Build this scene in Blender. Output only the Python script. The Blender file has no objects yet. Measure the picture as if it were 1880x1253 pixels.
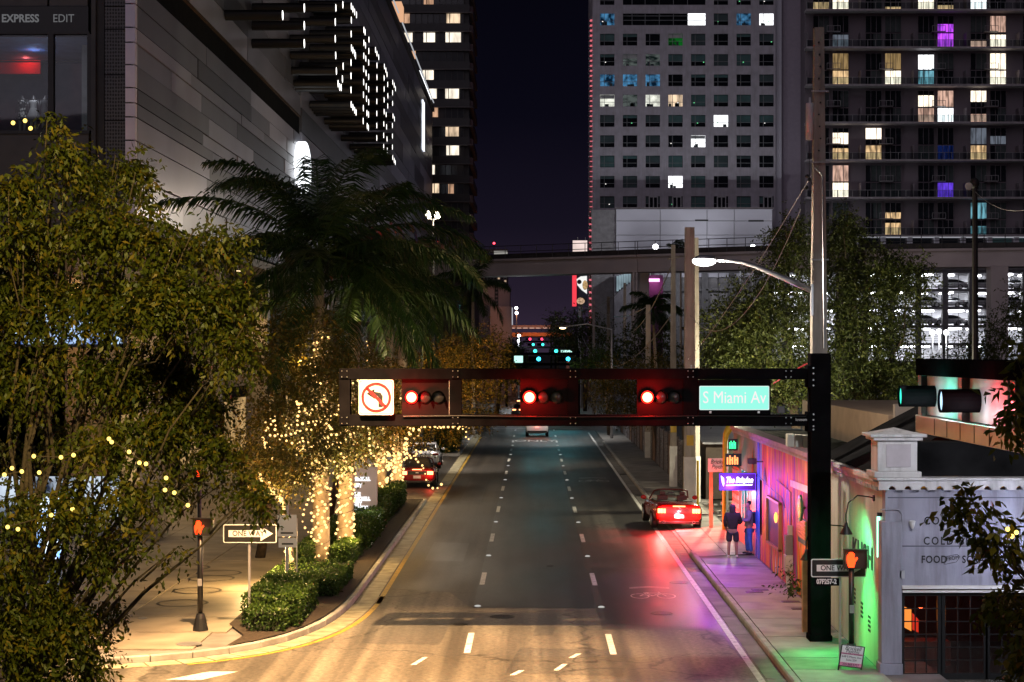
import bpy, math, random
import numpy as np
from mathutils import Vector, Matrix

SC = bpy.context.scene
COL = SC.collection
random.seed(7)
RNG = np.random.default_rng(11)
R = math.radians

# ------------------------------------------------------------------ camera
# street runs along +Y; camera stands 6.9 m up, level, shifted lens
F, H, CX, CY = 3336.0, 6.9, 978.0, 649.0
cam_data = bpy.data.cameras.new('camera')
cam = bpy.data.objects.new('camera', cam_data)
COL.objects.link(cam)
cam.location = (0, 0, H)
cam.rotation_euler = (R(90), 0, 0)
cam_data.sensor_width = 36.0
cam_data.lens = 36.0 * F / 1880.0
cam_data.shift_x = -(CX - 940.0) / 1880.0
cam_data.shift_y = (CY - 626.5) / 1880.0
cam_data.clip_start = 0.5
cam_data.clip_end = 6000
SC.camera = cam

# ------------------------------------------------------------------ night sky
world = bpy.data.worlds.new('World')
SC.world = world
world.use_nodes = True
wn = world.node_tree
wn.nodes.clear()
tc = wn.nodes.new('ShaderNodeTexCoord')
sep = wn.nodes.new('ShaderNodeSeparateXYZ')
ramp = wn.nodes.new('ShaderNodeValToRGB')
bg = wn.nodes.new('ShaderNodeBackground')
wo = wn.nodes.new('ShaderNodeOutputWorld')
wn.links.new(tc.outputs['Generated'], sep.inputs[0])
wn.links.new(sep.outputs['Z'], ramp.inputs[0])
wn.links.new(ramp.outputs[0], bg.inputs[0])
wn.links.new(bg.outputs[0], wo.inputs[0])
cr = ramp.color_ramp
stops = [(0.0, (.034, .0215, .042)), (.03, (.018, .0122, .0245)), (.07, (.0075, .0058, .0130)),
         (.13, (.0028, .0025, .0066)), (.2, (.0017, .0016, .0042)), (1.0, (.0028, .0025, .007))]
cr.elements[0].position, cr.elements[0].color = stops[0][0], (*stops[0][1], 1)
cr.elements[1].position, cr.elements[1].color = stops[-1][0], (*stops[-1][1], 1)
for p_, c_ in stops[1:-1]:
    e_ = cr.elements.new(p_)
    e_.color = (*c_, 1)
bg.inputs['Strength'].default_value = 1.0

# one very dim, very soft sun lamp: the city's glow on this side of the street
sun_d = bpy.data.lights.new('sun', 'SUN')
sun = bpy.data.objects.new('sun', sun_d)
COL.objects.link(sun)
sun.rotation_euler = (R(58), 0, R(-18))
sun_d.energy = 0.29
sun_d.angle = R(50)
sun_d.color = (.97, .86, 1.0)

SC.view_settings.view_transform = 'Standard'
SC.view_settings.look = 'None'
SC.view_settings.exposure = 0.0
SC.view_settings.gamma = 1.0
SC.view_settings.use_curve_mapping = False
SC.render.engine = 'CYCLES'
SC.cycles.use_denoising = True
SC.cycles.max_bounces = 6
SC.cycles.diffuse_bounces = 2
SC.cycles.glossy_bounces = 3
SC.cycles.transmission_bounces = 5
SC.cycles.transparent_max_bounces = 12
SC.cycles.sample_clamp_indirect = 3.0
SC.cycles.caustics_reflective = False
SC.cycles.caustics_refractive = False

def at(px, py, Y):
    return Vector(((px - CX) * Y / F, Y, H - (py - CY) * Y / F))
def gx(px, Y):
    return (px - CX) * Y / F
def gz(py, Y):
    return H - (py - CY) * Y / F

# ------------------------------------------------------------------ materials
M = {}
def mat(name, base, rough=.6, metal=0.0, var=.18, scale=2.0, bump=0.0, bscale=30.0, spec=.5, coat=0.0, alpha=None):
    if name in M:
        return M[name]
    m = bpy.data.materials.new(name)
    m.use_nodes = True
    nt = m.node_tree
    b = nt.nodes['Principled BSDF']
    b.inputs['Roughness'].default_value = rough
    b.inputs['Metallic'].default_value = metal
    b.inputs['Specular IOR Level'].default_value = spec
    b.inputs['Coat Weight'].default_value = coat
    t = nt.nodes.new('ShaderNodeTexCoord')
    geo = nt.nodes.new('ShaderNodeNewGeometry')
    n = nt.nodes.new('ShaderNodeTexNoise')
    n.inputs['Scale'].default_value = scale
    n.inputs['Detail'].default_value = 5
    nt.links.new(geo.outputs['Position'], n.inputs['Vector'])
    r = nt.nodes.new('ShaderNodeValToRGB')
    r.color_ramp.elements[0].position = .3
    r.color_ramp.elements[1].position = .7
    r.color_ramp.elements[0].color = (*[max(0, c * (1 - var)) for c in base], 1)
    r.color_ramp.elements[1].color = (*[min(1, c * (1 + var)) for c in base], 1)
    nt.links.new(n.outputs['Fac'], r.inputs[0])
    nt.links.new(r.outputs[0], b.inputs['Base Color'])
    if bump:
        n2 = nt.nodes.new('ShaderNodeTexNoise')
        n2.inputs['Scale'].default_value = bscale
        n2.inputs['Detail'].default_value = 4
        nt.links.new(geo.outputs['Position'], n2.inputs['Vector'])
        bp = nt.nodes.new('ShaderNodeBump')
        bp.inputs['Strength'].default_value = bump
        bp.inputs['Distance'].default_value = .02
        nt.links.new(n2.outputs['Fac'], bp.inputs['Height'])
        nt.links.new(bp.outputs[0], b.inputs['Normal'])
    if alpha is not None:
        b.inputs['Alpha'].default_value = alpha
    M[name] = m
    return m

def stained(name, base, rough=.75, dark=.55, bump=.3):
    """painted or bare masonry with rain streaks, blotches and fine relief"""
    if name in M:
        return M[name]
    m = mat(name, base, rough, var=.14, scale=.9, bump=bump, bscale=16)
    nt = m.node_tree
    b = nt.nodes['Principled BSDF']
    src = b.inputs['Base Color'].links[0].from_socket
    geo = nt.nodes.new('ShaderNodeNewGeometry')
    mp = nt.nodes.new('ShaderNodeMapping'); mp.inputs['Scale'].default_value = (3.2, 3.2, .38)
    n = nt.nodes.new('ShaderNodeTexNoise'); n.inputs['Scale'].default_value = 1.0; n.inputs['Detail'].default_value = 6; n.inputs['Roughness'].default_value = .65
    nt.links.new(geo.outputs['Position'], mp.inputs[0]); nt.links.new(mp.outputs[0], n.inputs['Vector'])
    r = nt.nodes.new('ShaderNodeValToRGB'); r.color_ramp.elements[0].position = .33; r.color_ramp.elements[1].position = .56
    r.color_ramp.elements[0].color = (dark, dark * .97, dark * .93, 1); r.color_ramp.elements[1].color = (1, 1, 1, 1)
    mx = nt.nodes.new('ShaderNodeMixRGB'); mx.blend_type = 'MULTIPLY'; mx.inputs[0].default_value = .9
    nt.links.new(n.outputs['Fac'], r.inputs[0]); nt.links.new(src, mx.inputs[1]); nt.links.new(r.outputs[0], mx.inputs[2])
    nt.links.new(mx.outputs[0], b.inputs['Base Color'])
    return m

def worn_paint(name, base, under=(.05, .048, .045)):
    m = mat(name, base, .55, var=.2, scale=5)
    nt = m.node_tree
    b = nt.nodes['Principled BSDF']
    src = b.inputs['Base Color'].links[0].from_socket
    geo = nt.nodes.new('ShaderNodeNewGeometry')
    n = nt.nodes.new('ShaderNodeTexNoise'); n.inputs['Scale'].default_value = 5.5; n.inputs['Detail'].default_value = 8; n.inputs['Roughness'].default_value = .7
    nt.links.new(geo.outputs['Position'], n.inputs['Vector'])
    r = nt.nodes.new('ShaderNodeValToRGB'); r.color_ramp.elements[0].position = .56; r.color_ramp.elements[1].position = .64
    mx = nt.nodes.new('ShaderNodeMixRGB'); mx.inputs[2].default_value = (*under, 1)
    nt.links.new(n.outputs['Fac'], r.inputs[0]); nt.links.new(r.outputs[0], mx.inputs[0]); nt.links.new(src, mx.inputs[1])
    nt.links.new(mx.outputs[0], b.inputs['Base Color'])
    return m

def emat(name, color, strength, sample=False, var=0.0, scale=(1, 1, 1), dark=None):
    """something that gives off light; var adds curtain-like variation"""
    if name in M:
        return M[name]
    m = bpy.data.materials.new(name)
    m.use_nodes = True
    nt = m.node_tree
    nt.nodes.clear()
    e = nt.nodes.new('ShaderNodeEmission')
    o = nt.nodes.new('ShaderNodeOutputMaterial')
    nt.links.new(e.outputs[0], o.inputs[0])
    e.inputs['Color'].default_value = (*color, 1)
    e.inputs['Strength'].default_value = strength
    if var:
        geo = nt.nodes.new('ShaderNodeNewGeometry')
        mp = nt.nodes.new('ShaderNodeMapping')
        mp.inputs['Scale'].default_value = scale
        n = nt.nodes.new('ShaderNodeTexNoise')
        n.inputs['Scale'].default_value = 1.0
        n.inputs['Detail'].default_value = 3
        nt.links.new(geo.outputs['Position'], mp.inputs[0])
        nt.links.new(mp.outputs[0], n.inputs['Vector'])
        r = nt.nodes.new('ShaderNodeValToRGB')
        r.color_ramp.elements[0].position = .36
        r.color_ramp.elements[1].position = .60
        d = dark or [c * (1 - var) for c in color]
        r.color_ramp.elements[0].color = (*d, 1)
        r.color_ramp.elements[1].color = (*color, 1)
        nt.links.new(n.outputs['Fac'], r.inputs[0])
        nt.links.new(r.outputs[0], e.inputs['Color'])
    m.cycles.emission_sampling = 'AUTO' if sample else 'NONE'
    M[name] = m
    return m

def glass(name, tint=(.8, .9, .9), rough=.02, opacity=.25):
    if name in M:
        return M[name]
    m = bpy.data.materials.new(name)
    m.use_nodes = True
    nt = m.node_tree
    nt.nodes.clear()
    o = nt.nodes.new('ShaderNodeOutputMaterial')
    mx = nt.nodes.new('ShaderNodeMixShader')
    tr = nt.nodes.new('ShaderNodeBsdfTransparent')
    gl = nt.nodes.new('ShaderNodeBsdfGlossy')
    fr = nt.nodes.new('ShaderNodeFresnel')
    tr.inputs[0].default_value = (*tint, 1)
    gl.inputs['Roughness'].default_value = rough
    fr.inputs['IOR'].default_value = 1.5
    nt.links.new(fr.outputs[0], mx.inputs[0])
    nt.links.new(tr.outputs[0], mx.inputs[1])
    nt.links.new(gl.outputs[0], mx.inputs[2])
    nt.links.new(mx.outputs[0], o.inputs[0])
    M[name] = m
    return m

def leafmat(name, c1, c2, c3, trans=.25, rough=.45):
    """foliage: per-leaf tint from the 'tint' attribute, some light through the blade"""
    if name in M:
        return M[name]
    m = bpy.data.materials.new(name)
    m.use_nodes = True
    nt = m.node_tree
    b = nt.nodes['Principled BSDF']
    o = nt.nodes['Material Output']
    a = nt.nodes.new('ShaderNodeAttribute')
    a.attribute_name = 'tint'
    r = nt.nodes.new('ShaderNodeValToRGB')
    r.color_ramp.elements[0].color = (*c1, 1)
    r.color_ramp.elements[1].color = (*c3, 1)
    e = r.color_ramp.elements.new(.6)
    e.color = (*c2, 1)
    nt.links.new(a.outputs['Fac'], r.inputs[0])
    nt.links.new(r.outputs[0], b.inputs['Base Color'])
    b.inputs['Roughness'].default_value = rough
    b.inputs['Specular IOR Level'].default_value = .4
    t = nt.nodes.new('ShaderNodeBsdfTranslucent')
    nt.links.new(r.outputs[0], t.inputs[0])
    mx = nt.nodes.new('ShaderNodeMixShader')
    mx.inputs[0].default_value = trans
    nt.links.new(b.outputs[0], mx.inputs[1])
    nt.links.new(t.outputs[0], mx.inputs[2])
    nt.links.new(mx.outputs[0], o.inputs[0])
    M[name] = m
    return m

# ------------------------------------------------------------------ geometry helpers
def link(o, parent=None):
    COL.objects.link(o)
    if parent is not None:
        o.parent = parent
        root = parent
        while root.parent is not None:
            root = root.parent
        if parent is root:
            o.matrix_parent_inverse = Matrix.Translation(-root.location)
    return o

def thing(name, label, cat, loc=(0, 0, 0), group=None):
    o = bpy.data.objects.new(name, None)
    o.empty_display_size = .3
    COL.objects.link(o)
    o.location = loc
    o['label'] = label
    o['category'] = cat
    if group:
        o['group'] = group
    return o

def tag(o, label=None, cat=None, group=None, kind=None):
    if label: o['label'] = label
    if cat: o['category'] = cat
    if group: o['group'] = group
    if kind: o['kind'] = kind
    return o

def inst(name, me, parent=None, loc=(0, 0, 0), rot=(0, 0, 0), sc=(1, 1, 1)):
    o = bpy.data.objects.new(name, me)
    link(o, parent)
    o.location = loc
    o.rotation_euler = rot
    o.scale = sc
    return o

def copy_tree(o, parent=None):
    c = o.copy()
    COL.objects.link(c)
    if parent is not None:
        c.parent = parent
    for ch in list(o.children):
        copy_tree(ch, c)
    return c

class MB:
    def __init__(s):
        s.v, s.f = [], []
    def poly(s, pts):
        b = len(s.v)
        s.v += [tuple(p) for p in pts]
        s.f.append(tuple(range(b, b + len(pts))))
        return s
    def box(s, x0, x1, y0, y1, z0, z1):
        if x0 > x1: x0, x1 = x1, x0
        if y0 > y1: y0, y1 = y1, y0
        if z0 > z1: z0, z1 = z1, z0
        b = len(s.v)
        s.v += [(x0, y0, z0), (x1, y0, z0), (x1, y1, z0), (x0, y1, z0), (x0, y0, z1), (x1, y0, z1), (x1, y1, z1), (x0, y1, z1)]
        s.f += [tuple(b + i for i in q) for q in ((0, 3, 2, 1), (4, 5, 6, 7), (0, 1, 5, 4), (1, 2, 6, 5), (2, 3, 7, 6), (3, 0, 4, 7))]
        return s
    def mbox(s, mtx, sx, sy, sz):
        b = len(s.v)
        for z in (-.5, .5):
            for x, y in ((-.5, -.5), (.5, -.5), (.5, .5), (-.5, .5)):
                s.v.append(tuple(mtx @ Vector((x * sx, y * sy, z * sz))))
        s.f += [tuple(b + i for i in q) for q in ((0, 3, 2, 1), (4, 5, 6, 7), (0, 1, 5, 4), (1, 2, 6, 5), (2, 3, 7, 6), (3, 0, 4, 7))]
        return s
    def tube(s, pts, r, n=8, cap=True):
        pts = [Vector(p) for p in pts]
        rs = r if isinstance(r, (list, tuple)) else [r] * len(pts)
        b = len(s.v)
        up = None
        for i, p in enumerate(pts):
            d = (pts[min(i + 1, len(pts) - 1)] - pts[max(i - 1, 0)]).normalized()
            if up is None or abs(up.dot(d)) > .95:
                up = Vector((0, 0, 1)) if abs(d.z) < .9 else Vector((1, 0, 0))
            x = d.cross(up).normalized()
            y = x.cross(d).normalized()
            up = y
            for k in range(n):
                a = 2 * math.pi * k / n
                s.v.append(tuple(p + (x * math.cos(a) + y * math.sin(a)) * rs[i]))
        for i in range(len(pts) - 1):
            for k in range(n):
                k2 = (k + 1) % n
                s.f.append((b + i * n + k, b + i * n + k2, b + (i + 1) * n + k2, b + (i + 1) * n + k))
        if cap:
            s.f.append(tuple(b + k for k in range(n))[::-1])
            s.f.append(tuple(b + (len(pts) - 1) * n + k for k in range(n)))
        return s
    def lathe(s, c, prof, n=16, axis='z'):
        b = len(s.v)
        c = Vector(c)
        for r, h in prof:
            for k in range(n):
                a = 2 * math.pi * k / n
                u, w = r * math.cos(a), r * math.sin(a)
                d = Vector((u, w, h)) if axis == 'z' else (Vector((u, h, w)) if axis == 'y' else Vector((h, u, w)))
                s.v.append(tuple(c + d))
        for i in range(len(prof) - 1):
            for k in range(n):
                k2 = (k + 1) % n
                s.f.append((b + i * n + k, b + i * n + k2, b + (i + 1) * n + k2, b + (i + 1) * n + k))
        if prof[0][0] > 1e-5: s.f.append(tuple(b + k for k in range(n))[::-1])
        if prof[-1][0] > 1e-5: s.f.append(tuple(b + (len(prof) - 1) * n + k for k in range(n)))
        return s
    def ball(s, c, r, n=10, m=6, sq=(1, 1, 1)):
        b = len(s.v)
        for i in range(m + 1):
            t = math.pi * i / m
            for k in range(n):
                a = 2 * math.pi * k / n
                s.v.append((c[0] + r * sq[0] * math.sin(t) * math.cos(a), c[1] + r * sq[1] * math.sin(t) * math.sin(a), c[2] + r * sq[2] * math.cos(t)))
        for i in range(m):
            for k in range(n):
                k2 = (k + 1) % n
                s.f.append((b + i * n + k, b + (i + 1) * n + k, b + (i + 1) * n + k2, b + i * n + k2))
        return s
    def prism_y(s, poly, y0, y1):
        """polygon in XZ extruded from y0 to y1"""
        b, n = len(s.v), len(poly)
        s.v += [(x, y0, z) for x, z in poly] + [(x, y1, z) for x, z in poly]
        s.f.append(tuple(range(b, b + n)))
        s.f.append(tuple(range(b + n, b + 2 * n))[::-1])
        for i in range(n):
            j = (i + 1) % n
            s.f.append((b + i, b + n + i, b + n + j, b + j))
        return s
    def prism_x(s, poly, x0, x1):
        """polygon in YZ extruded from x0 to x1"""
        b, n = len(s.v), len(poly)
        s.v += [(x0, y, z) for y, z in poly] + [(x1, y, z) for y, z in poly]
        s.f.append(tuple(range(b, b + n)))
        s.f.append(tuple(range(b + n, b + 2 * n))[::-1])
        for i in range(n):
            j = (i + 1) % n
            s.f.append((b + i, b + n + i, b + n + j, b + j))
        return s
    def prism_z(s, poly, z0, z1):
        b, n = len(s.v), len(poly)
        s.v += [(x, y, z0) for x, y in poly] + [(x, y, z1) for x, y in poly]
        s.f.append(tuple(range(b, b + n))[::-1])
        s.f.append(tuple(range(b + n, b + 2 * n)))
        for i in range(n):
            j = (i + 1) % n
            s.f.append((b + i, b + j, b + n + j, b + n + i))
        return s
    def mesh(s, name, m, smooth=False):
        me = bpy.data.meshes.new(name)
        me.from_pydata(s.v, [], s.f)
        me.update()
        if m is not None:
            me.materials.append(m)
        if smooth:
            me.polygons.foreach_set('use_smooth', [True] * len(me.polygons))
        return me
    def build(s, name, m, parent=None, smooth=False, bevel=0.0, seg=2):
        o = bpy.data.objects.new(name, s.mesh(name, m, smooth))
        link(o, parent)
        if bevel:
            bv = o.modifiers.new('bevel', 'BEVEL')
            bv.width = bevel
            bv.segments = seg
            bv.limit_method = 'ANGLE'
        return o

def bx(name, m, x0, x1, y0, y1, z0, z1, parent=None, bevel=0.0):
    return MB().box(x0, x1, y0, y1, z0, z1).build(name, m, parent, bevel=bevel)

def np_mesh(name, V, Q, m, tint=None, smooth=False):
    me = bpy.data.meshes.new(name)
    nv, nq, k = len(V), len(Q), Q.shape[1]
    me.vertices.add(nv)
    me.vertices.foreach_set('co', np.ascontiguousarray(V, dtype=np.float32).ravel())
    me.loops.add(nq * k)
    me.loops.foreach_set('vertex_index', np.ascontiguousarray(Q, dtype=np.int32).ravel())
    me.polygons.add(nq)
    me.polygons.foreach_set('loop_start', np.arange(0, nq * k, k, dtype=np.int32))
    if tint is not None:
        at_ = me.attributes.new('tint', 'FLOAT', 'FACE')
        at_.data.foreach_set('value', np.ascontiguousarray(tint, dtype=np.float32))
    me.update(calc_edges=True)
    me.validate()
    me.materials.append(m)
    return me

def lamp(name, loc, color, power, radius=.03, parent=None, spot=None, aim=None, blend=.5):
    d = bpy.data.lights.new(name, 'SPOT' if spot else 'POINT')
    d.energy = power
    d.color = color
    d.shadow_soft_size = radius
    o = bpy.data.objects.new(name, d)
    link(o, parent)
    o.location = loc
    if spot:
        d.spot_size = R(spot)
        d.spot_blend = blend
        o.rotation_euler = (Vector(aim) - Vector(loc)).to_track_quat('-Z', 'Y').to_euler()
    return o

def lettering(name, body, loc, size, m, parent=None, rot=(R(90), 0, 0), align='LEFT', shear=0.0, bold=0.0, ext=.004, space=1.0, xs=1.0, spacing_line=1.0):
    c = bpy.data.curves.new(name, 'FONT')
    c.body = body
    c.size = size
    c.align_x = align
    c.align_y = 'CENTER'
    c.shear = shear
    c.offset = bold
    c.extrude = ext
    c.space_character = space
    c.space_line = spacing_line
    c.resolution_u = 3
    tmp = bpy.data.objects.new(name, c)
    COL.objects.link(tmp)
    bpy.context.view_layer.update()
    me = bpy.data.meshes.new_from_object(tmp.evaluated_get(bpy.context.evaluated_depsgraph_get()))
    bpy.data.objects.remove(tmp)
    bpy.data.curves.remove(c)
    me.materials.clear()
    me.materials.append(m)
    o = bpy.data.objects.new(name, me)
    link(o, parent)
    o.location = loc
    o.rotation_euler = rot
    o.scale = (xs, 1, 1)
    return o
# ================================================================== setting: ground, roads, pavements
def asphalt(name, base, wet):
    m = bpy.data.materials.new(name)
    m.use_nodes = True
    nt = m.node_tree
    b = nt.nodes['Principled BSDF']
    geo = nt.nodes.new('ShaderNodeNewGeometry')
    big = nt.nodes.new('ShaderNodeTexNoise'); big.inputs['Scale'].default_value = .35; big.inputs['Detail'].default_value = 6
    mp = nt.nodes.new('ShaderNodeMapping'); mp.inputs['Scale'].default_value = (1.0, .22, 1)
    nt.links.new(geo.outputs['Position'], mp.inputs[0]); nt.links.new(mp.outputs[0], big.inputs['Vector'])
    fine = nt.nodes.new('ShaderNodeTexNoise'); fine.inputs['Scale'].default_value = 8; fine.inputs['Detail'].default_value = 8; fine.inputs['Roughness'].default_value = .75
    nt.links.new(geo.outputs['Position'], fine.inputs['Vector'])
    r = nt.nodes.new('ShaderNodeValToRGB')
    r.color_ramp.elements[0].position = .32; r.color_ramp.elements[1].position = .72
    r.color_ramp.elements[0].color = (*[c * .45 for c in base], 1); r.color_ramp.elements[1].color = (*[c * 1.45 for c in base], 1)
    nt.links.new(big.outputs['Fac'], r.inputs[0])
    mx = nt.nodes.new('ShaderNodeMixRGB'); mx.blend_type = 'MULTIPLY'; mx.inputs[0].default_value = .75
    r2 = nt.nodes.new('ShaderNodeValToRGB')
    r2.color_ramp.elements[0].position = .35; r2.color_ramp.elements[1].position = .65
    r2.color_ramp.elements[0].color = (.30, .30, .31, 1); r2.color_ramp.elements[1].color = (1.6, 1.56, 1.48, 1)
    nt.links.new(fine.outputs['Fac'], r2.inputs[0])
    nt.links.new(r.outputs[0], mx.inputs[1]); nt.links.new(r2.outputs[0], mx.inputs[2])
    # thin cracks and tar seams
    vo = nt.nodes.new('ShaderNodeTexVoronoi'); vo.feature = 'DISTANCE_TO_EDGE'; vo.inputs['Scale'].default_value = .16
    wv = nt.nodes.new('ShaderNodeTexNoise'); wv.inputs['Scale'].default_value = .8; wv.inputs['Detail'].default_value = 4
    ad = nt.nodes.new('ShaderNodeVectorMath'); ad.operation = 'MULTIPLY_ADD'; ad.inputs[1].default_value = (2.5, 2.5, 0)
    nt.links.new(geo.outputs['Position'], wv.inputs['Vector'])
    nt.links.new(wv.outputs['Color'], ad.inputs[0]); nt.links.new(geo.outputs['Position'], ad.inputs[2]); nt.links.new(ad.outputs[0], vo.inputs['Vector'])
    cr_ = nt.nodes.new('ShaderNodeValToRGB')
    cr_.color_ramp.elements[0].position = .0; cr_.color_ramp.elements[1].position = .010
    cr_.color_ramp.elements[0].color = (.15, .15, .15, 1); cr_.color_ramp.elements[1].color = (1, 1, 1, 1)
    nt.links.new(vo.outputs['Distance'], cr_.inputs[0])
    mc = nt.nodes.new('ShaderNodeMixRGB'); mc.blend_type = 'MULTIPLY'; mc.inputs[0].default_value = .8
    nt.links.new(mx.outputs[0], mc.inputs[1]); nt.links.new(cr_.outputs[0], mc.inputs[2])
    # tyre-worn and oily streaks along the lanes
    sm = nt.nodes.new('ShaderNodeMapping'); sm.inputs['Scale'].default_value = (2.2, .035, 1)
    sn_ = nt.nodes.new('ShaderNodeTexNoise'); sn_.inputs['Scale'].default_value = 1.0; sn_.inputs['Detail'].default_value = 5
    nt.links.new(geo.outputs['Position'], sm.inputs[0]); nt.links.new(sm.outputs[0], sn_.inputs['Vector'])
    sr = nt.nodes.new('ShaderNodeValToRGB'); sr.color_ramp.elements[0].position = .38; sr.color_ramp.elements[1].position = .62
    sr.color_ramp.elements[0].color = (.55, .55, .56, 1); sr.color_ramp.elements[1].color = (1.25, 1.24, 1.2, 1)
    nt.links.new(sn_.outputs['Fac'], sr.inputs[0])
    ms = nt.nodes.new('ShaderNodeMixRGB'); ms.blend_type = 'MULTIPLY'; ms.inputs[0].default_value = .85
    nt.links.new(mc.outputs[0], ms.inputs[1]); nt.links.new(sr.outputs[0], ms.inputs[2])
    nt.links.new(ms.outputs[0], b.inputs['Base Color'])
    rr = nt.nodes.new('ShaderNodeMapRange')
    rr.inputs[1].default_value = .3; rr.inputs[2].default_value = .7; rr.inputs[3].default_value = wet[0]; rr.inputs[4].default_value = wet[1]
    nt.links.new(big.outputs['Fac'], rr.inputs[0]); nt.links.new(rr.outputs[0], b.inputs['Roughness'])
    bp = nt.nodes.new('ShaderNodeBump'); bp.inputs['Strength'].default_value = .5; bp.inputs['Distance'].default_value = .012
    nt.links.new(fine.outputs['Fac'], bp.inputs['Height']); nt.links.new(bp.outputs[0], b.inputs['Normal'])
    b.inputs['Specular IOR Level'].default_value = .5
    return m

ASPH = asphalt('asphalt', (.050, .045, .040), (.40, .6))
ASPH2 = asphalt('asphalt_dark', (.026, .025, .026), (.36, .52))
CONC = mat('concrete', (.30, .285, .26), .7, var=.3, scale=1.1, bump=.3)
CONC_D = mat('concrete_dark', (.17, .16, .15), .7, var=.35, scale=1.3, bump=.3)
CONC_L = mat('concrete_light', (.42, .40, .37), .65, var=.22, scale=1.4, bump=.3)
PAINT_W = worn_paint('road_paint_white', (.60, .60, .58))
PAINT_Y = worn_paint('road_paint_yellow', (.42, .27, .035))
SOIL = mat('mulch', (.035, .024, .015), .95, var=.5, scale=14, bump=1, bscale=40)

tag(MB().poly([(-3000, -60, -.06), (3000, -60, -.06), (3000, 5000, -.06), (-3000, 5000, -.06)]).build('ground', mat('ground_earth', (.05, .048, .045), .9)), kind='structure')
road = tag(MB().poly([(-5.4, 41, 0), (8, 41, 0), (8, 620, 0), (-5.4, 620, 0)]).poly([(-120, 4, 0), (120, 4, 0), (120, 41, 0), (-120, 41, 0)]).poly([(-16, 41, 0), (-5.4, 41, 0), (-5.4, 53, 0), (-16, 53, 0)]).poly([(-9, 84, 0), (-5.4, 84, 0), (-5.4, 122, 0), (-9, 122, 0)]).build('road', ASPH), kind='structure')
XASPH = asphalt('asphalt_crossing', (.135, .122, .104), (.5, .7))  # separate pale paving; its lighter base also imitates the lamp's bright pool
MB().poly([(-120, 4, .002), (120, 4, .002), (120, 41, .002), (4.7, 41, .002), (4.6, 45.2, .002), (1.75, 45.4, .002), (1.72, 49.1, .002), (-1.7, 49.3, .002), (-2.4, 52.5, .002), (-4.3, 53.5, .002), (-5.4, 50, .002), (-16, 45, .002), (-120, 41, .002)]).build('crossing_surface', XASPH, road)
MB().poly([(-1.62, 49.2, .004), (1.7, 49.2, .004), (1.7, 63, .004), (1.72, 128, .004), (-1.62, 128, .004)]).build('asphalt_patch', ASPH2, road)
MB().poly([(1.9, 46.5, .004), (4.5, 45.6, .004), (4.6, 58, .004), (1.95, 58.6, .004)]).build('asphalt_patch', ASPH2, road)

ASPH3 = asphalt('asphalt_pale', (.095, .088, .080), (.45, .65))
for (ma, pts_) in ((ASPH3, [(-4.1, 43.2), (-2.2, 43.0), (-2.1, 46.4), (-4.1, 46.6)]), (ASPH2, [(-3.6, 60.5), (-2.3, 60.2), (-2.3, 66), (-3.6, 66.4)]), (ASPH3, [(2.5, 66), (3.3, 66), (3.3, 80), (2.5, 80)]), (ASPH3, [(-.6, 39.2), (1.9, 38.8), (2.3, 42.2), (-.3, 42.6)]), (ASPH2, [(-3.4, 84), (-2.4, 84), (-2.4, 101), (-3.4, 101)]), (ASPH3, [(.0, 44.4), (.5, 44.4), (.7, 48.6), (.2, 48.6)])):
    MB().poly([(x, y, .0035) for x, y in pts_]).build('asphalt_patch', ma, road)
# --- painted markings, each its own sheet
dash = MB().poly([(-.075, -1.5, 0), (.075, -1.5, 0), (.075, 1.5, 0), (-.075, 1.5, 0)]).mesh('lane_dash', PAINT_W)
mark = MB().lathe((0, 0, 0), [(.075, 0), (.07, .02), (.045, .032), (0.0001, .034)], 8).mesh('road_marker', emat('marker_glint', (1, .98, .92), .55))  # emission imitates light thrown back by the markers
P0 = 41.7
for k in range(9):
    yd = 43.1 + 12.35 * k
    inst('lane_dash', dash, road, (-1.51 - .003 * k, yd + .2, .008))
    inst('lane_dash', dash, road, (1.85 + .002 * k, yd, .008))
    if k < 8:
        inst('road_marker', mark, road, (-1.5, yd + 6.4, .008), sc=(1.2, 1.2, 1))
        inst('road_marker', mark, road, (1.86, yd + 6.2, .008), sc=(1.2, 1.2, 1))
for yd in (151.5, 163, 176, 205, 217):
    inst('lane_dash', dash, road, (-1.55, yd, .008)); inst('lane_dash', dash, road, (1.9, yd, .008))
MB().poly([(-4.33, 50, .008), (-4.19, 50, .008), (-4.19, 150, .008), (-4.33, 150, .008)]).build('edge_line', PAINT_Y, road)
MB().poly([(4.74, 37, .008), (4.89, 37, .008), (4.92, 158, .008), (4.77, 158, .008)]).build('edge_line', PAINT_W, road)
# curved start of the yellow line round the corner
def kerb_pt(t, off=0.0):
    p = [Vector((-4.92, 51.5)), Vector((-4.92, 42.6)), Vector((-6.4, 40.3)), Vector((-12, 39.7))]
    a = (1 - t)
    q = p[0] * a ** 3 + p[1] * 3 * a * a * t + p[2] * 3 * a * t * t + p[3] * t ** 3
    d = (p[1] - p[0]) * 3 * a * a + (p[2] - p[1]) * 6 * a * t + (p[3] - p[2]) * 3 * t * t
    d.normalize()
    n = Vector((-d.y, d.x))   # towards the road
    return q + n * off
cv = MB()
ts = [i / 20 for i in range(15)]
for i in range(14):
    a0, a1 = kerb_pt(ts[i], .6), kerb_pt(ts[i], .74)
    b0, b1 = kerb_pt(ts[i + 1], .6), kerb_pt(ts[i + 1], .74)
    cv.poly([(a0.x, a0.y, .008), (a1.x, a1.y, .008), (b1.x, b1.y, .008), (b0.x, b0.y, .008)])
cv.build('edge_line', PAINT_Y, road)
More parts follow.
